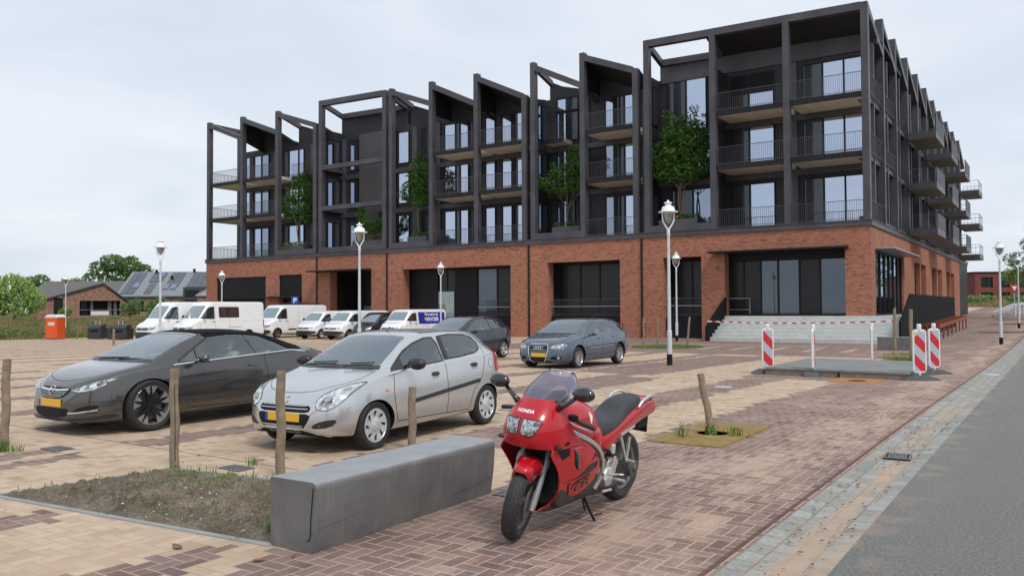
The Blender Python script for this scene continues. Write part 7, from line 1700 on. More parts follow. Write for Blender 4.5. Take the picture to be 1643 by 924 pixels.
for _ in range(230):
    x, y = rg.uniform(-7.5, -4.6), rg.uniform(3.5, 5.2)
    if not inside(x, y, BP): continue
    if mn.noise((x*1.1, y*1.4, 8.0)) + 0.35*(y > 4.7) + 0.25*(x > -4.85) < 0.12: continue
    tuft_into(mb, x, y, soil_h(x, y)-0.005, rg.randint(8, 26), rg.uniform(0.015, 0.055), 0.07, rg)
for (x, y, n, h) in ((-7.35, 4.9, 18, 0.09), (-7.2, 5.0, 10, 0.08), (-7.0, 5.02, 8, 0.12), (-6.7, 5.05, 9, 0.09), (-6.4, 5.08, 12, 0.10), (-6.25, 5.18, 9, 0.07), (-5.9, 5.1, 10, 0.12), (-6.0, 4.8, 40, 0.08), (-4.7, 3.95, 60, 0.12), (-4.65, 4.15, 50, 0.13), (-4.72, 4.4, 40, 0.10),
                     (-7.6, 3.8, 7, 0.10), (-7.55, 4.2, 6, 0.09), (-7.5, 4.5, 7, 0.08), (-7.65, 3.6, 6, 0.06)): tuft_into(mb, x, y, 0.01, n, h, 0.07, rg)
for (x, y, n, h) in ((-10.1, 4.5, 60, 0.17), (-10.0, 4.62, 30, 0.1), (-7.0, 5.55, 16, 0.12), (-3.72, 9.98, 50, 0.16), (-3.95, 9.6, 14, 0.22), (-3.4, 10.0, 26, 0.15), (-3.55, 10.2, 20, 0.12), (-3.85, 10.4, 16, 0.14)): tuft_into(mb, x, y, gz(x, y), n, h, 0.09, rg)
o = mb.build('grass_tufts', GR1); tag(o, kind='stuff')
mb = MB()
for _ in range(2600):
    a, r = rg.uniform(0, 2*pi), sqrt(rg.random()); x, y = -15.3+1.6*r*cos(a), 35.6+1.9*r*sin(a); tuft_into(mb, x, y, gz(x, y), 3, 0.07, 0.05, rg)
for _ in range(220): x, y = rg.gauss(-4.5, 0.35), rg.gauss(30.3, 0.35); tuft_into(mb, x, y, gz(x, y), 5, 0.14, 0.1, rg)
for _ in range(90): x, y = rg.uniform(-5.6, -4.4), rg.uniform(33, 34.6); tuft_into(mb, x, y, gz(x, y), 5, 0.10, 0.1, rg)
o = mb.build('lawn_grass', M('lawn_blade', (0.13, 0.19, 0.04), 0.8, var=0.4, vs=3)); tag(o, kind='stuff')
m = MB(); m.lathe([(0.001, 0.012), (1.0, 0.012), (1.05, -0.02)], 32, 'z'); o = m.build('lawn_patch', LAWN); o.scale = (1.6, 1.9, 1); o.location = (-15.3, 35.6, gz(-15.3, 35.6)); tag(o, kind='structure')
mb = MB()
for (x, y) in [(rg.uniform(-7.2, -4.8), rg.uniform(3.6, 4.9)) for _ in range(12)]:
    if inside(x, y, BP): mb.ball((x, y, soil_h(x, y)+0.006), rg.uniform(0.006, 0.013), 8, (1, 0.7, 0.45))
o = mb.build('shell_fragments', M('shell_white', (0.7, 0.68, 0.64), 0.6)); tag(o, kind='stuff')
mb = MB()
for _ in range(320):
    if rg.random() < 0.7: x, y = rg.uniform(-1.72, -1.25), rg.uniform(4.8, 13)
    else: x, y = rg.uniform(-8, -1.9), rg.uniform(2.8, 14)
    if inside(x, y, BP): continue
    s_ = rg.uniform(0.008, 0.026); a = rg.uniform(0, pi); z = gz(x, y)+0.006
    c_, d_ = cos(a)*s_, sin(a)*s_
    mb.face([(x-c_, y-d_, z), (x+d_*0.4, y-c_*0.4, z+s_*0.5), (x+c_, y+d_, z+0.002), (x-d_*0.4, y+c_*0.4, z+s_*0.2)])
o = mb.build('leaf_litter', M('dead_leaf', (0.20, 0.11, 0.05), 0.9, var=0.5, vs=4)); tag(o, kind='stuff')
def leaf(x, y, s_, label, col):
    m = MB(); P = chaikin([(-s_, 0), (-s_*0.3, s_*0.5), (s_*0.6, s_*0.4), (s_, 0), (s_*0.5, -s_*0.5), (-s_*0.3, -s_*0.45)], 1)
    m.prism([(p[0], p[1], 0.25*abs(p[1])+0.3*p[0]**2/s_) for p in P], (0, 0, 0.003)); o = m.build('dry_leaf', M('leaf_'+label[:4], col, 0.8, var=0.3, vs=20)); o.location = (x, y, gz(x, y)+0.008); o.rotation_euler = (0.1, 0.1, rg.uniform(0, 6)); tag(o, label, 'leaf')
leaf(-4.98, 3.33, 0.055, 'small brown clod of leaf on the buff bricks before the soil bed', (0.16, 0.11, 0.07)); leaf(-4.28, 3.45, 0.045, 'curled reddish leaf on the paving at the near end of the bench', (0.30, 0.11, 0.04))
# bicycle stands against the wall, red rack on the right, red bollards
RUSTM = M('corten_steel', (0.24, 0.065, 0.03), 0.75, 0.1, var=0.25, vs=8)
def rack(x0, y0, n, step, label):
    root = empty('bicycle_rack', (x0, y0, gz(x0, y0)), 0, label, 'bicycle rack')
    for k in range(n):
        y = k*step; z = gz(x0, y0+y)-gz(x0, y0); m = MB(); m.box(0, 0.9, y, y+0.08, z+0.78, z+0.86); m.box(0.82, 0.9, y+0.001, y+0.079, z, z+0.779); m.box(0.0, 0.08, y+0.001, y+0.079, z, z+0.779); m.build('hoop', RUSTM, root, bevel=0.006)
    m = MB(); zz = gz(x0, y0+(n-1)*step)-gz(x0, y0); m.prism([(0.9, 0.0, 0.66), (0.9, (n-1)*step+0.08, zz+0.66), (0.9, (n-1)*step+0.08, zz+0.86), (0.9, 0.0, 0.86)], (0.02, 0, 0)); m.build('top_rail', RUSTM, root)
rack(-6.35, 48.5, 8, 2.1, 'row of rust red steel bicycle hoops along the black balustrade wall')
bi = 0
for x, y in ((-24.2, 44.6), (-23.9, 44.6), (-22.5, 44.9), (-20.9, 44.6), (-33.0, 44.8), (-32.6, 44.8), (-22.2, 44.9), (-20.6, 44.6)):
    m = MB(); m.box(-0.04, 0.04, -0.04, 0.04, -0.1, 0.95); o = m.build('bollard', RUSTM, bevel=0.006); o.location = (x, y, gz(x, y)); o['group'] = 'rust red bollards along the facade'; tag(o, 'rust red square bollard standing against the brick facade', 'bollard')
# P sign -------------------------------------------------------------------
r_ = empty('parking_sign', (-51.0, 44.5, gz(-51, 44.5)), 0, 'blue parking sign with white P behind the older white van', 'sign')
m = MB(); m.tube([(0, 0, 0), (0, 0, 3.1)], 0.03, 8); m.build('pole', GALV, r_); m = MB(); m.box(-0.28, 0.28, -0.045, -0.03, 2.45, 3.1); m.build('sign_plate', M('sign_blue', (0.01, 0.09, 0.42), 0.4, var=0.02), r_, bevel=0.02)
text_obj('lettering', 'P', 0.55, MATS['letter_white'], r_, Matrix.Translation((0, -0.048, 2.78)) @ Matrix.Rotation(pi/2, 4, 'X'), 0.004, 0.01); r_.rotation_euler = (0, 0, radians(35))
# toilet cabin, waste containers ----------------------------------------------
ORG = M('toilet_orange', (0.70, 0.10, 0.02), 0.45, var=0.08, vs=3)
r_ = empty('portable_toilet', (-60.6, 30.6, -0.42), radians(28), 'orange portable toilet cabin with white roof at the foot of the grassy bank', 'portable toilet'); r_.scale = (0.78,)*3
m = MB(); m.box(-0.58, 0.58, -0.58, 0.58, 0.08, 2.0); m.build('cabin', ORG, r_, bevel=0.03)
for x in (-0.56, -0.2, 0.2, 0.56):
    m = MB(); m.box(x-0.03, x+0.03, -0.615, -0.581, 0.1, 1.98); m.build('rib', ORG, r_, bevel=0.008)
m = MB(); m.box(-0.45, 0.45, -0.61, -0.582, 0.15, 1.92); dr = m.build('door', ORG, r_, bevel=0.01)
m = MB(); m.box(-0.32, 0.32, -0.618, -0.611, 1.3, 1.58); m.build('sign_plate', WHITEP, dr); text_obj('lettering', 'VERHUUR', 0.13, REDP, dr, Matrix.Translation((0, -0.62, 1.44)) @ Matrix.Rotation(pi/2, 4, 'X'), 0.002)
m = MB(); m.prism([(-0.64, -0.62, 2.0), (0.64, -0.62, 2.0), (0.62, -0.62, 2.1), (0.4, -0.62, 2.3), (-0.4, -0.62, 2.3), (-0.62, -0.62, 2.1)], (0, 1.24, 0)); m.build('roof', WHITEP, r_, bevel=0.03)
BIN = M('bin_dark', (0.03, 0.033, 0.036), 0.5, var=0.15); BING = M('bin_green', (0.022, 0.045, 0.035), 0.5, var=0.15)
def bin_(x, y, w, h, label, mat, rz=0.5):
    r = empty('waste_container', (x, y, gz(x, y)), rz, label, 'waste container'); r.scale = (0.78,)*3; m = MB()
    m.prism([(-w/2, -0.6, 0.05), (w/2, -0.6, 0.05), (w/2, -0.6, h*0.72), (w*0.42, -0.6, h*0.8), (-w*0.42, -0.6, h*0.8), (-w/2, -0.6, h*0.72)], (0, 1.2, 0)); m.build('body', mat, r, bevel=0.03)
    m = MB(); m.prism([(-w*0.5, -0.62, h*0.801), (w*0.5, -0.62, h*0.801), (w*0.44, -0.2, h), (-w*0.44, -0.2, h)], (0, 0.8, -0.02)); m.build('lid', mat, r, bevel=0.02)
    m = MB(); m.box(-w*0.3, w*0.3, -0.63, -0.605, h*0.5, h*0.66); m.build('hatch', BLACKM, r, bevel=0.01)
    m = MB(); [m.tube([(q, 0, h-0.06), (q, 0, h+0.35)], 0.03, 6) for q in (-0.2, 0.2)]; m.build('lifting_lug', GALV, r)
bin_(-58.2, 32.4, 1.3, 1.35, 'leftmost dark waste container beside the toilet cabin', BIN); bin_(-55.6, 32.6, 1.8, 1.35, 'second dark waste container, wide and dented, behind the lone stake', BIN)
bin_(-55.4, 36.0, 2.0, 1.75, 'dark green waste container behind the second one', BING); bin_(-53.2, 35.9, 1.2, 1.85, 'tall dark green waste container next to the left white van', BING)
m = MB(); m.box(-60, -55, 31.5, 33.5, -0.44, -0.36) if False else m.box(-0.03, 0.03, -0.03, 0.03, 0, 1.4); o = m.build('wooden_post', WOOD); o.location = (-59.0, 31.3, -0.42); o.rotation_euler = (0, 0.15, 0.3); tag(o, 'short slanted plank post between the toilet cabin and its street lamp', 'post')
# ------------------------------------------------------------------ trees, planters and the far surroundings
def leaf_mesh(name, blobs, n, size, mat, parent=None, rnd_=None, thin=0.55, droop=0.0):
    """leaf-sized faces scattered through several uneven clumps; blobs = (cx, cy, cz, rx, ry, rz)"""
    rnd_ = rnd_ or random.Random(5); V, F = [], []
    wts = [b[3]*b[4]*b[5] for b in blobs]
    for i in range(n):
        b = rnd_.choices(blobs, wts)[0]
        while True:
            u = Vector((rnd_.uniform(-1, 1), rnd_.uniform(-1, 1), rnd_.uniform(-1, 1))); l = u.length
            if 0.05 < l <= 1: break
        u = u/l*(l**0.45)*(0.86+0.22*mn.noise((u.x*2.3+b[0], u.y*2.3, u.z*2.3+b[2])))
        p = Vector((b[0]+u.x*b[3], b[1]+u.y*b[4], b[2]+u.z*b[5]))
        if mn.noise((p.x*1.9/ max(0.4, b[3]*0.5), p.y*1.9/max(0.4, b[3]*0.5), p.z*1.9/max(0.4, b[3]*0.5)+7)) < -0.04 and rnd_.random() < thin*1.4: continue
        s_ = size*rnd_.uniform(0.45, 1.5)
        a = Vector((rnd_.gauss(0, 1), rnd_.gauss(0, 1), rnd_.gauss(0, 0.6)-droop)).normalized(); bb = a.cross(Vector((rnd_.gauss(0, 1), rnd_.gauss(0, 1), rnd_.gauss(0, 1)))).normalized()
        k = len(V); V += [p-a*s_, p+bb*s_*0.5+a*s_*0.1, p+a*s_, p-bb*s_*0.5+a*s_*0.1]; F.append((k, k+1, k+2, k+3))
    me = bpy.data.meshes.new(name); me.from_pydata([v[:] for v in V], [], F); me.materials.append(mat); me.update()
    return mesh_obj(name, me, parent)
def leafmat(name, dark, mid, light, vs=0.8):
    m, b = newmat(name); v, x, y, z = coords()
    n = E.t.nodes.new('ShaderNodeNewGeometry'); r = ewhite(n.outputs['Position'])
    c = ramp(enoise(v, vs, 4, 0.65), [(0.3, dark), (0.5, mid), (0.72, light)])
    setin(b.inputs['Base Color'], c); b.inputs['Roughness'].default_value = 0.6; b.inputs['Specular IOR Level'].default_value = 0.3
    t = E.t.nodes.new('ShaderNodeBsdfTranslucent'); setin(t.inputs[0], c); s = E.t.nodes.new('ShaderNodeMixShader'); s.inputs[0].default_value = 0.3
    E.t.links.new(b.outputs[0], s.inputs[1]); E.t.links.new(t.outputs[0], s.inputs[2]); E.t.links.new(s.outputs[0], E.t.nodes['Material Output'].inputs[0]); return m
BARK = M('bark', (0.13, 0.10, 0.075), 0.9, var=0.3, vs=10, bmp=0.6)
LF_A = leafmat('leaf_terrace', (0.03, 0.075, 0.012), (0.07, 0.16, 0.024), (0.13, 0.26, 0.045), 2.2)
LF_B = leafmat('leaf_willow', (0.20, 0.31, 0.08), (0.30, 0.43, 0.12), (0.40, 0.52, 0.18), 0.6)
LF_C = leafmat('leaf_far', (0.09, 0.17, 0.06), (0.15, 0.26, 0.09), (0.21, 0.33, 0.12), 0.35)
LF_D = leafmat('leaf_young', (0.13, 0.20, 0.06), (0.20, 0.29, 0.09), (0.29, 0.36, 0.13), 0.6)
def limbs(mb, base, tips, r0, bend=0.15, rnd_=random.Random(2)):
    for t in tips:
        b, t = Vector(base), Vector(t); mid = b.lerp(t, 0.5)+Vector((rnd_.uniform(-1, 1), rnd_.uniform(-1, 1), 0.3))*bend*(t-b).length*0.4
        P = catmull2([b, mid, t], 5); mb.tube(P, [r0*(1-0.8*k/(len(P)-1)) for k in range(len(P))], 6)
def tree(name, loc, label, trunk_h, tips, blobs, n, size, lmat, r0=0.06, cat='tree', seed=3, thin=0.55, group=None, stems=1, droop=0.0):
    root = empty(name, loc, 0, label, cat, group); rd = random.Random(seed); m = MB()
    for s_ in range(stems):
        o = Vector((rd.uniform(-1, 1), rd.uniform(-1, 1), 0))*r0*1.5*(stems > 1); top = o*2.5+Vector((rd.uniform(-.1, .1)*trunk_h, rd.uniform(-.1, .1)*trunk_h, trunk_h))
        P = catmull2([o, o.lerp(top, 0.5)+Vector((rd.uniform(-.06, .06), rd.uniform(-.06, .06), 0))*trunk_h, top], 5); m.tube(P, [r0*(1-0.35*k/(len(P)-1)) for k in range(len(P))], 8)
        limbs(m, top, [t for i, t in enumerate(tips) if i % stems == s_], r0*0.55, rnd_=rd)
    m.build('trunk', BARK, root, smooth='auto')
    if name == 'terrace_tree': thin = 1.0; size *= 0.9; blobs = [(b[0]*1.05, b[1], b[2], b[3]*1.22, b[4]*1.05, b[5]*1.15) for b in blobs]; n = int(n*1.35); blobs += [(b[0]+b[3]*rd.uniform(-1.05, 1.05), b[1]+rd.uniform(-.3, .3), b[2]+b[5]*rd.uniform(-1.05, 1.1), rd.uniform(.22, .45), .3, rd.uniform(.15, .35)) for b in list(blobs)*3]
    leaf_mesh('crown', blobs, n, size, lmat, root, rd, thin, droop); return root
PLM = M('planter_grey', (0.085, 0.08, 0.088), 0.5, 0.1, var=0.08, vs=2)
def planter(x0, x1, y, z0, h, label, flowers=True, seed=1):
    root = empty('planter', ((x0+x1)/2, y, z0), 0, label, 'planter'); w = (x1-x0)/2
    m = MB(); m.box(-w, w, -0.55, 0.55, 0, h); m.build('box', PLM, root, bevel=0.015)
    rd = random.Random(seed); leaf_mesh('greenery', [(rd.uniform(-w*0.8, w*0.8), rd.uniform(-.3, .3), h+0.12, 0.35, 0.35, 0.28) for _ in range(9)], 1400, 0.06, LF_A, root, rd)
    if flowers: leaf_mesh('flowers', [(rd.uniform(-w*0.9, w*0.9), rd.uniform(-.4, .3), h+0.18, 0.22, 0.25, 0.14) for _ in range(5)], 170, 0.045, M('flower_orange', (0.6, 0.17, 0.03), 0.6, var=0.3, vs=3), root, rd)
Z1 = 6.24
planter(-20.6, -18.1, 47.3, Z1, 0.78, 'grey planter under the largest terrace tree', True, 3)
tree('terrace_tree', (-19.2, 47.3, Z1+0.75), 'largest terrace tree, a dense multi stemmed one in the wide open bay near the corner', 1.9,
     [(-1.4, 0, 3.2), (-0.6, 0.3, 4.6), (0.3, -0.2, 5.2), (1.0, 0, 3.8), (1.3, 0.2, 2.8), (-0.9, -0.3, 2.6)],
     [(-0.9, -0.1, 4.1, 1.05, 0.8, 1.1), (0.5, 0, 4.6, 1.05, 0.8, 1.1), (-0.5, 0, 5.6, 0.7, 0.6, 0.9), (0.75, 0.1, 5.5, 0.6, 0.6, 0.7), (-1.0, -0.1, 3.0, 0.9, 0.7, 0.7), (0.9, 0, 3.3, 0.85, 0.7, 0.8), (0.1, -0.1, 2.9, 0.9, 0.7, 0.6), (-1.55, -0.2, 3.5, 0.5, 0.5, 0.5), (-0.7, 0, 6.4, 0.25, 0.25, 0.5), (0.5, 0, 6.3, 0.3, 0.3, 0.4)], 15000, 0.085, LF_A, 0.06, seed=4, stems=3)
planter(-28.3, -26.2, 47.3, Z1, 0.8, 'grey planter in the left bay of the fourth frame group', False, 5)
tree('terrace_tree', (-27.3, 47.3, Z1+0.75), 'spreading single stemmed terrace tree in the open bay between two balcony bays', 1.3,
     [(-1.6, 0, 3.0), (-0.8, 0.2, 3.8), (0.2, 0, 4.6), (0.9, 0, 3.6), (1.0, 0.1, 2.6)],
     [(-1.3, -0.2, 3.0, 0.95, 0.7, 0.55), (-0.5, 0, 3.7, 0.9, 0.7, 0.6), (0.6, 0, 4.2, 0.85, 0.7, 0.9), (0.8, 0, 3.1, 0.75, 0.6, 0.6), (0.9, 0, 5.0, 0.5, 0.5, 0.6), (-0.3, 0, 2.6, 0.9, 0.6, 0.4), (-2.0, -0.3, 3.1, 0.4, 0.4, 0.25), (0.3, 0, 5.1, 0.35, 0.3, 0.4)], 8500, 0.085, LF_A, 0.07, seed=9, thin=0.8)
planter(-41.1, -39.2, 47.3, Z1, 0.85, 'grey planter below the tall narrow terrace tree', False, 6)
tree('terrace_tree', (-40.3, 47.2, Z1+0.8), 'tall narrow multi stemmed terrace tree right of the perforated screen', 2.0,
     [(-0.7, 0, 3.6), (-0.2, 0.1, 5.0), (0.5, 0, 4.2), (0.9, 0, 3.2)],
     [(-0.7, 0, 3.6, 1.0, 0.6, 0.9), (0.3, 0, 4.2, 0.95, 0.6, 1.0), (-0.1, 0, 5.9, 0.35, 0.35, 0.6), (-0.3, 0, 5.2, 0.5, 0.5, 0.8), (0.8, 0, 3.3, 0.6, 0.5, 0.8), (0.0, 0, 2.8, 0.8, 0.5, 0.5), (0.8, 0, 4.9, 0.4, 0.4, 0.5), (-1.2, -0.1, 3.1, 0.35, 0.3, 0.35)], 7500, 0.085, LF_A, 0.05, seed=12, stems=3, thin=0.7)
planter(-46.9, -43.5, 47.3, Z1, 0.8, 'long grey planter with orange flowers in front of the perforated screen', True, 7)
tree('terrace_shrub', (-45.4, 47.2, Z1+0.75), 'upright green shrubs growing from the long planter before the perforated screen', 0.6,
     [(-0.8, 0, 2.4), (0.2, 0, 1.8), (1.0, 0, 1.6)], [(-0.9, 0, 1.8, 0.45, 0.35, 1.0), (-0.9, 0, 2.7, 0.35, 0.3, 0.7), (-0.2, 0, 1.2, 0.5, 0.35, 0.7), (0.5, 0, 1.1, 0.55, 0.35, 0.7), (1.2, 0, 1.6, 0.45, 0.35, 0.9)], 4200, 0.08, LF_A, 0.03, 'shrub', 15, stems=3)
planter(-55.6, -52.6, 47.3, Z1, 0.8, 'grey planter with orange flowers in the third bay from the left', True, 8)
tree('terrace_tree', (-53.6, 47.3, Z1+0.75), 'leaning terrace tree at the far left, in the third bay', 1.7,
     [(-1.6, 0, 3.4), (-0.6, 0, 4.6), (0.5, 0, 4.8), (1.1, 0, 3.4)],
     [(-1.3, -0.1, 3.6, 0.9, 0.7, 0.8), (-0.3, 0, 4.5, 0.95, 0.7, 0.9), (0.7, 0, 4.6, 0.75, 0.6, 1.0), (0.6, 0, 3.3, 0.8, 0.6, 0.8), (-0.8, 0, 2.7, 0.9, 0.6, 0.6), (0.3, 0, 5.7, 0.5, 0.5, 0.6), (-0.4, 0, 5.3, 0.5, 0.5, 0.5), (0.9, 0, 2.3, 0.4, 0.4, 0.5)], 8500, 0.09, LF_A, 0.06, seed=21, stems=2, thin=0.65)
# grassy bank cover ------------------------------------------------------------
BG1 = leafmat('bank_green', (0.12, 0.16, 0.05), (0.18, 0.22, 0.07), (0.24, 0.27, 0.10), 0.3); BG2 = leafmat('bank_dry', (0.27, 0.17, 0.09), (0.38, 0.26, 0.14), (0.46, 0.35, 0.20), 0.4)
rg = random.Random(31); mg_, md_ = MB(), MB()
for _ in range(5200):
    x, y = rg.uniform(-72, -61.6), rg.uniform(14, 62); 
    tuft_into(md_ if mn.noise((x*0.35, y*0.25, 2.0)) > -0.04 + 0.3*(rg.random()-0.5) else mg_, x, y, bank(x, y)-0.02 if x < -62 else gz(x, y), 6, rg.uniform(0.12, 0.34), 0.3, rg)
o = mg_.build('bank_grass', BG1); tag(o, kind='stuff'); o = md_.build('bank_dry_grass', BG2); tag(o, kind='stuff')
leaf_mesh('bank_weeds', [(rg.uniform(-68, -62.5), rg.uniform(18, 48), 0.1, 1.4, 1.4, 0.3) for _ in range(26)], 5200, 0.11, LF_C)['kind'] = 'stuff'
# houses to the left -------------------------------------------------------------
def frame2(A, B):
    A, B = Vector(A), Vector(B); r = (B-A); r.z = 0; L = r.length; r.normalize(); bk = Vector((-r.y, r.x, 0))
    return A, r, bk, L
def hmat(A, r, bk): return Matrix(((r.x, bk.x, 0, A.x), (r.y, bk.y, 0, A.y), (0, 0, 1, A.z), (0, 0, 0, 1)))
ROOFT = M('roof_slate', (0.055, 0.062, 0.072), 0.5, 0.1, var=0.15, vs=1.5); ZINC = M('zinc_edge', (0.30, 0.32, 0.34), 0.45, 0.5)
TIMBER = ribbed_mat('larch_cladding', (0.42, 0.32, 0.20), 0.14, 0.8, 0.0)
BRICKH = M('house_brick', (0.28, 0.15, 0.11), 0.9, var=0.4, vs=2.5, bmp=0.6, bs=12)
def hb(mb, root, name, mat, **k): return mb.build(name, mat, root, **k)
A, r, bk, L = frame2((-105.9, 51.3, 0.5), (-101.4, 60.6, 0.5)); root = empty('gable_house', A, 0, 'brown brick house with a low gable and a wide recessed balcony, behind the bank', 'house'); root.matrix_world = hmat(A, r, bk)
zr = lambda x: 2.25 + (4.55-2.25)*x/7.3 if x < 7.3 else 4.55 - (4.55-1.95)*(x-7.3)/(L-7.3)
m = MB(); P = [(0, 0), (1.7, 0), (1.7, zr(1.7)), (0, zr(0))]; m.prism([(p[0], 0, p[1]) for p in P], (0, 9, 0))
for P in ([(2.75, 0), (4.6, 0), (4.6, zr(4.6)), (2.75, zr(2.75))], [(4.6, 2.45), (9.3, 2.45), (9.3, zr(9.3)), (7.3, zr(7.3)), (4.6, zr(4.6))], [(9.3, 0), (L, 0), (L, zr(L)), (9.3, zr(9.3))], [(4.6, 0), (9.3, 0), (9.3, 0.55), (4.6, 0.55)]):
    m.prism([(p[0], 0.001 if P[0][0] > 4 else 0, p[1]) for p in P], (0, 1.6, 0))
hb(m, root, 'wall', BRICKH)
m = MB(); m.box(1.7, 2.75, 0.15, 0.25, 0, zr(1.8)); fr_ = hb(m, root, 'window', BLACKM)
for k in range(3): q = MB(); q.box(1.75+k*0.34, 2.05+k*0.34, 0.12, 0.149, 0.1, zr(1.8)-0.15); hb(q, fr_, 'pane', DGLASS)
m = MB(); m.box(4.6, 9.3, 1.45, 1.55, 0.5, 2.5); bw = hb(m, root, 'balcony_recess', BLACKM)
for x0, x1, mt in ((4.8, 5.5, DGLASS), (5.9, 6.2, M('curtain_grey', (0.35, 0.37, 0.36), 0.9)), (7.9, 8.35, MATS['curtain_grey']), (8.6, 9.0, MATS['curtain_grey'])): q = MB(); q.box(x0, x1, 1.40, 1.449, 0.6, 2.35); hb(q, bw, 'pane', mt)
m = MB(); m.box(4.6, 10.0, -0.03, 0.0, 0.45, 0.52); m.box(4.6, 10.0, -0.03, 0.0, 1.25, 1.30); hb(m, root, 'balcony_rail', ZINC)
m = MB(); m.box(5.9, 8.0, 0.5, 1.1, 0.56, 1.1); hb(m, root, 'garden_bench', WHITEP, bevel=0.02)
m = MB()
for xa, xb in ((-0.4, 7.3), (7.3, L+0.3)): m.prism([(xa, -0.25, zr(max(0, xa))+0.02-(0.12 if xa < 0 else 0)), (xb, -0.25, zr(min(L, xb))+0.02), (xb, -0.25, zr(min(L, xb))+0.22), (xa, -0.25, zr(max(0, xa))+0.22-(0.12 if xa < 0 else 0))], (0, 11, 0))
hb(m, root, 'roof', ROOFT)
m = MB(); m.box(1.5, L-0.1, 1.7, 9, 0, 1.9); hb(m, root, 'wall', BRICKH)
# long dark roofed house behind
A, r, bk, L = frame2((-131, 62, 1.0), (-120, 70, 1.0)); root = empty('long_house', A, 0, 'long house with a plain dark grey roof rising behind the gable house', 'house'); root.matrix_world = hmat(A, r, bk)
m = MB(); m.box(0, L, 0.3, 8, 0, 2.6); hb(m, root, 'wall', BRICKH); m = MB(); m.prism([(-0.4, -0.3, 2.5), (L+0.4, -0.3, 2.5), (L-0.4, 4.2, 5.2), (0.2, 4.2, 5.2)], (0, 0.2, 0.15)); m.prism([(-0.4, 8.6, 2.5), (L+0.4, 8.6, 2.5), (L-0.4, 4.45, 5.2), (0.2, 4.45, 5.2)], (0, 0.0, 0.15)); hb(m, root, 'roof', M('roof_tile_dark', (0.12, 0.115, 0.11), 0.8, var=0.12)); m = MB(); m.box(3, 3.5, 3.9, 4.4, 4.6, 5.8); hb(m, root, 'chimney', BRICKH)
# solar roofed house
A, r, bk, L0 = frame2((-113.2, 66.0, 0.9), (-101.8, 73.7, 0.9)); L = 22.0; root = empty('solar_house', A, 0, 'timber clad house with solar panels covering its pitched roof, left of the apartment block', 'house'); root.matrix_world = hmat(A, r, bk)
m = MB(); wall_holes(m, 0, L, 0, 2.75, [(x, x+0.5, 0.6, 2.1) for x in (0.6, 2.0, 3.2, 4.6, 6.0, 7.3, 8.8)], 0, 0.3); hb(m, root, 'wall', TIMBER)
for x in (0.6, 2.0, 3.2, 4.6, 6.0, 7.3, 8.8): q = MB(); q.box(x, x+0.5, 0.18, 0.24, 0.6, 2.1); hb(q, root, 'window', DGLASS)
m = MB(); m.prism([(0, 0.31, 0), (0, 9.7, 0), (0, 9.7, 2.7), (0, 5.0, 6.3), (0, 0.31, 2.7)], (0.3, 0, 0)); m.box(0.31, L, 9.4, 9.7, 0, 2.7); hb(m, root, 'wall', TIMBER)
rz_ = lambda y: 2.72 + (6.45-2.72)*(y+0.4)/5.4
m = MB(); m.prism([(-0.3, -0.4, rz_(-0.4)), (L, -0.4, rz_(-0.4)), (L, 5.0, rz_(5.0)), (-0.3, 5.0, rz_(5.0))], (0, 0, 0.14)); m.prism([(-0.3, 10.4, rz_(-0.4)), (L, 10.4, rz_(-0.4)), (L, 5.0, rz_(5.0)), (-0.3, 5.0, rz_(5.0))], (0, 0, 0.13)); rf = hb(m, root, 'roof', M('roof_grey', (0.22, 0.24, 0.26), 0.5, 0.2, var=0.1))
PAN = glass_like('solar_panel', (0.03, 0.028, 0.035), (0.7, 0.75, 0.85), 0.10, 0.15)
def rp(x0, x1, ya, yb, mat, name, dz=0.15, th=0.06):
    q = MB(); q.prism([(x0, ya, rz_(ya)+dz), (x1, ya, rz_(ya)+dz), (x1, yb, rz_(yb)+dz), (x0, yb, rz_(yb)+dz)], (0, -0.03, th)); return hb(q, rf, name, mat)
for i, (x0, x1, ya, yb) in enumerate(((0.2, 3.0, 0.0, 4.7), (3.2, 5.6, 2.6, 4.7), (3.6, 5.2, 0.0, 2.3), (6.0, 8.9, 1.6, 4.7), (9.2, 13.0, 1.4, 4.7), (13.2, 17, 1.4, 4.7))):
    for k in range(int((x1-x0)/1.0)): rp(x0+k*1.0, x0+k*1.0+0.96, ya, yb, PAN, 'solar_panel')
for x, y in ((1.4, 1.2), (4.2, 3.6), (5.9, 0.9), (7.0, 0.9)): rp(x, x+0.8, y, y+1.1, WGLASS[1], 'roof_window', 0.23)
m = MB(); [m.box(x, x+0.3, y, y+0.3, rz_(y)-0.1, rz_(y)+0.7) for x, y in ((3.3, 4.6), (6.2, 3.2), (8.9, 4.8))]; hb(m, root, 'roof_vent', BLACKM)
m = MB(); m.box(9.6, 12.2, -0.6, 2.0, 2.3, 4.1); d_ = hb(m, root, 'dormer', ROOFT); q = MB(); q.box(9.9, 11.9, -0.64, -0.601, 2.7, 3.7); hb(q, d_, 'window', DGLASS)
m = MB(); m.prism([(12.4, -2.6, 0), (12.4, -0.01, 0), (12.4, -0.01, 3.4), (12.4, -2.6, 2.7)], (8, 0, 0)); hb(m, root, 'brick_annex', BRICKH); m = MB(); m.prism([(12.2, -2.8, 2.72), (12.2, 0, 3.45), (12.2, 0, 3.6), (12.2, -2.8, 2.87)], (8.4, 0, 0)); hb(m, root, 'annex_roof', ZINC)
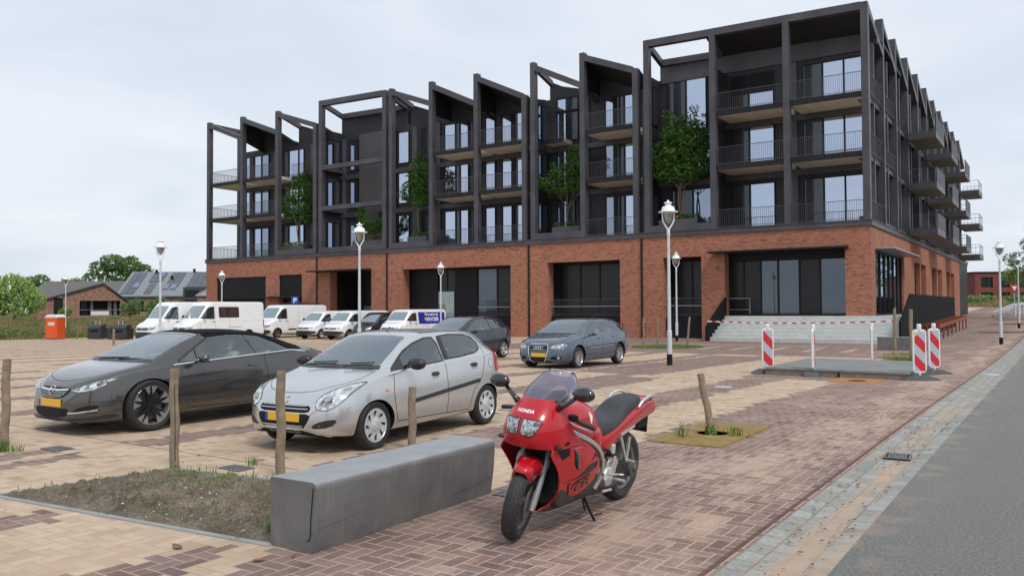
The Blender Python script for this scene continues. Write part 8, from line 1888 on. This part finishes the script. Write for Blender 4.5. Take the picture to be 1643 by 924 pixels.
# far trees ----------------------------------------------------------------------------
tree('willow_tree', (-93.5, 42.8, 0.8), 'pale green willow at the left edge behind the grassy bank', 1.6, [(-1.5, 0, 3.5), (0.5, 0, 4.0), (1.8, 0.8, 3.2)],
     [(-2.3, -0.8, 2.6, 1.6, 1.4, 2.0), (-0.6, 0, 3.4, 1.6, 1.5, 1.7), (0.8, 0.5, 2.8, 1.5, 1.4, 1.9), (2.0, 1.2, 2.0, 1.3, 1.3, 1.5), (-1.5, -0.5, 1.4, 1.8, 1.5, 1.0), (0.9, 0.5, 1.2, 1.8, 1.5, 1.0)], 11000, 0.16, LF_B, 0.14, seed=5, droop=1.6, thin=0.7)
tree('round_tree', (-143.4, 84.2, 0.8), 'large rounded tree standing behind the solar roofed house', 4.2, [(-3.5, -1.5, 9), (-1, 0, 11), (1.5, 1, 10.5), (3.5, 1.5, 8.5), (-2, -1, 7)],
     [(-3.6, -2.2, 8.6, 2.0, 2.0, 1.7), (-1.4, -0.8, 9.6, 2.6, 2.4, 2.0), (1.2, 0.6, 8.9, 2.8, 2.6, 2.2), (3.4, 2.0, 7.6, 2.2, 2.2, 2.2), (0.2, 0, 7.0, 2.6, 2.4, 1.6), (-2.6, -1.5, 6.6, 1.7, 1.7, 1.3), (-5.2, -3.2, 7.0, 1.3, 1.3, 1.1), (3.0, 2, 5.2, 2.2, 2.2, 1.5), (4.6, 3.0, 6.4, 1.2, 1.2, 1.2), (-0.4, 0, 5.4, 1.8, 1.8, 1.0)], 15000, 0.24, LF_C, 0.3, seed=6, thin=0.75)
for i, (x, y, z, s_, lb) in enumerate(((-187, 90, 0.8, 1.0, 'distant tree seen over the willow, left of the long dark roof'), (-180.5, 94.5, 0.8, 0.9, 'distant tree seen over the long dark roof'), (-137.2, 89.5, 0.8, 0.62, 'low bushy tree between the rounded tree and the solar roof'))):
    tree('distant_tree', (x, y, z), lb, 4*s_, [(-1.5, 0, 7*s_), (1.5, 0, 7*s_)], [(-1.6*s_, -0.5, 7.2*s_, 2.3*s_, 2*s_, 1.5*s_), (1.2*s_, 0.5, 7.6*s_, 2.2*s_, 2*s_, 1.5*s_), (2.9*s_, 1.5, 6.4*s_, 1.7*s_, 1.6*s_, 1.2*s_), (-0.2, 0, 5.8*s_, 2.4*s_, 2*s_, 1.3*s_)], 3200, 0.26, LF_C, 0.25, seed=40+i, thin=0.8)
for i, (x, y, s_, lb) in enumerate(((-85.3, 51.2, 1.0, 'green bush on the bank before the timber wall, left one'), (-83.2, 52.9, 1.15, 'green bush on the bank before the timber wall, beside the white van roof'), (-94.0, 48.5, 0.55, 'small bright bush at the foot of the gable house'))):
    tree('bank_bush', (x, y, 1.0), lb, 0.4, [(-0.3, 0, 1.2*s_), (0.4, 0, 1.3*s_)], [(-0.5*s_, -.2, 0.8*s_, 0.9*s_, 0.8*s_, 0.9*s_), (0.5*s_, 0.2, 1.1*s_, 0.8*s_, 0.8*s_, 1.0*s_)], 1500, 0.13, LF_B if i == 2 else LF_C, 0.05, 'bush', 60+i)
# right side: red school block, hedge, young tree, sign, racks ---------------------------------
A, r, bk, L0 = frame2((-13.3, 171.5, 2.0), (-5.9, 176.6, 2.0)); L = 34.0; root = empty('red_brick_block', A, 0, 'flat roofed dark red brick block far behind the right pavement', 'building'); root.matrix_world = hmat(A, r, bk)
wins = [(1.1, 3.3, 3.1, 5.0), (4.6, 6.4, 3.1, 5.0), (8.3, 10.6, 3.1, 5.0), (12.0, 14.2, 3.1, 5.0), (1.1, 3.3, 0.6, 2.2), (4.6, 6.4, 0.6, 2.2), (8.3, 10.6, 0.6, 2.2)]
m = MB(); wall_holes(m, 0, L, -1, 5.75, wins, 0, 0.4); m.box(0, 0.4, 0.41, 14, -1, 5.75); hb(m, root, 'wall', BRICK3)
for w_ in wins:
    q = MB(); q.box(w_[0], w_[1], 0.25, 0.3, w_[2], w_[3]); f_ = hb(q, root, 'window', DGLASS); q = MB(); q.box((w_[0]+w_[1])/2-0.05, (w_[0]+w_[1])/2+0.05, 0.18, 0.249, w_[2], w_[3]); hb(q, f_, 'mullion', BLACKM)
m = MB(); m.box(-0.15, L, -0.15, 14.2, 5.751, 6.0); hb(m, root, 'roof', BLACKM)
A, r, bk, L0 = frame2((-16.6, 183.0, 2.0), (-14.0, 184.8, 2.0)); root = empty('low_brick_block', A, 0, 'low red brick block with a pale stripe, left of the larger red one', 'building'); root.matrix_world = hmat(A, r, bk)
m = MB(); m.box(-12, 4, 0, 6, -1, 3.6); hb(m, root, 'wall', BRICK3); m = MB(); m.box(-12, 4, -0.05, -0.001, 1.55, 1.85); hb(m, root, 'pale_stripe', WHITEP)
rg = random.Random(77)
mg_, md_ = MB(), MB()
for _ in range(2600):
    x, y = rg.uniform(-17, 10), rg.uniform(131, 146); z = backz(x, y); tuft_into(md_ if mn.noise((x*0.3, y*0.2, 5)) > 0 else mg_, x, y, z, 5, rg.uniform(0.3, 0.9), 0.4, rg)
o = mg_.build('verge_grass', BG1); tag(o, kind='stuff'); o = md_.build('verge_dry_grass', BG2); tag(o, kind='stuff')
leaf_mesh('hedge_growth', [(rg.uniform(-16, 8), rg.uniform(140, 146), 2.6, 1.8, 1.2, 0.9) for _ in range(22)], 7000, 0.24, LF_D)['kind'] = 'stuff'
for i, yy in enumerate((57.5, 70.0, 80.0)): sheet('grass_strip', [-4.4-0.3*i, -1.79], [yy, yy+0.9], GRASS, gz, off=0.012)
tree('young_tree', (-2.25, 83.0, 0.7), 'slender young street tree with sparse leaves at the right edge of the photo', 3.0, [(-0.9, -0.2, 4.5), (-0.4, 0, 6.0), (0.2, 0, 8.3), (0.8, 0.3, 5.0), (-0.6, 0, 3.6)],
     [(-0.5, 0, 3.6, 1.4, 1.0, 0.9), (-0.7, 0, 4.9, 1.5, 1.0, 0.9), (0.1, 0, 6.2, 1.0, 0.8, 1.0), (0.1, 0, 7.6, 0.6, 0.6, 0.9), (0.8, 0, 4.6, 1.3, 1.0, 1.2), (0.1, 0, 8.7, 0.25, 0.25, 0.5)], 6000, 0.10, LF_D, 0.07, seed=8, thin=0.9)
tree('street_tree', (-3.3, 118.0, 1.4), 'fuller green tree beyond the bicycle racks before the red brick block', 2.0, [(-1, 0, 4), (1, 0, 4)], [(-1.6, 0, 3.9, 1.9, 1.5, 1.2), (0.8, 0, 4.3, 2.0, 1.5, 1.3), (-0.3, 0, 3.2, 1.8, 1.4, 0.8)], 3200, 0.18, LF_D, 0.1, seed=18, thin=0.8)
r_ = empty('give_way_sign', (-4.1, 97.5, gz(-4.1, 97.5)), radians(34), 'red and white give way triangle above the bicycle racks at the right', 'sign')
m = MB(); m.tube([(0, 0, 0), (0, 0, 2.4)], 0.035, 8); m.build('pole', GALV, r_)
m = MB(); m.prism([(-0.5, -0.03, 2.95), (0.5, -0.03, 2.95), (0, -0.03, 2.1)], (0, -0.02, 0)); pl = m.build('sign_plate', REDP, r_); m = MB(); m.prism([(-0.26, -0.052, 2.82), (0.26, -0.052, 2.82), (0, -0.052, 2.38)], (0, -0.006, 0)); m.build('white_field', WHITEP, pl)
for k in range(4):
    rr = empty('bicycle_stand', (-4.1+0.25*k, 88.5+2.6*k, gz(-4, 88.5+2.6*k)+0.01), radians(20), 'slanted pale steel bicycle stand, number %s in the row by the far lamp' % ('one', 'two', 'three', 'four')[k], 'bicycle stand', 'slanted steel bicycle stands at the right')
    rr['label'] = ('slanted pale steel bicycle stand nearest the far street lamp', 'slanted pale steel bicycle stand just behind the nearest one', 'slanted pale steel bicycle stand third from the camera', 'slanted pale steel bicycle stand farthest from the camera')[k]
    m = MB(); m.prism([(-1.4, 0, 0.45), (-0.9, 0, 0.75), (0.35, 0, 1.25), (0.55, 0, 1.2), (0.55, 0, 0.1), (0.4, 0, 0.1), (0.4, 0, 1.05), (-0.85, 0, 0.6), (-1.35, 0, 0.33)], (0, 0.12, 0)); m.build('frame', GALV, rr, bevel=0.01)
    m = MB(); m.box(-1.4, 1.6, -0.3, 0.4, 0.0, 0.10); m.build('base', CONC2, rr)
# pebbles of a low stone in the verge
m = MB(); m.ball((0, 0, 0.15), 0.5, 16, (2.4, 1.0, 0.6)); o = m.build('boulder', CONC2, smooth=True); o.location = (-12.5, 127, gz(-8, 127)); tag(o, 'low grey boulder lying in the grass verge far right', 'boulder')
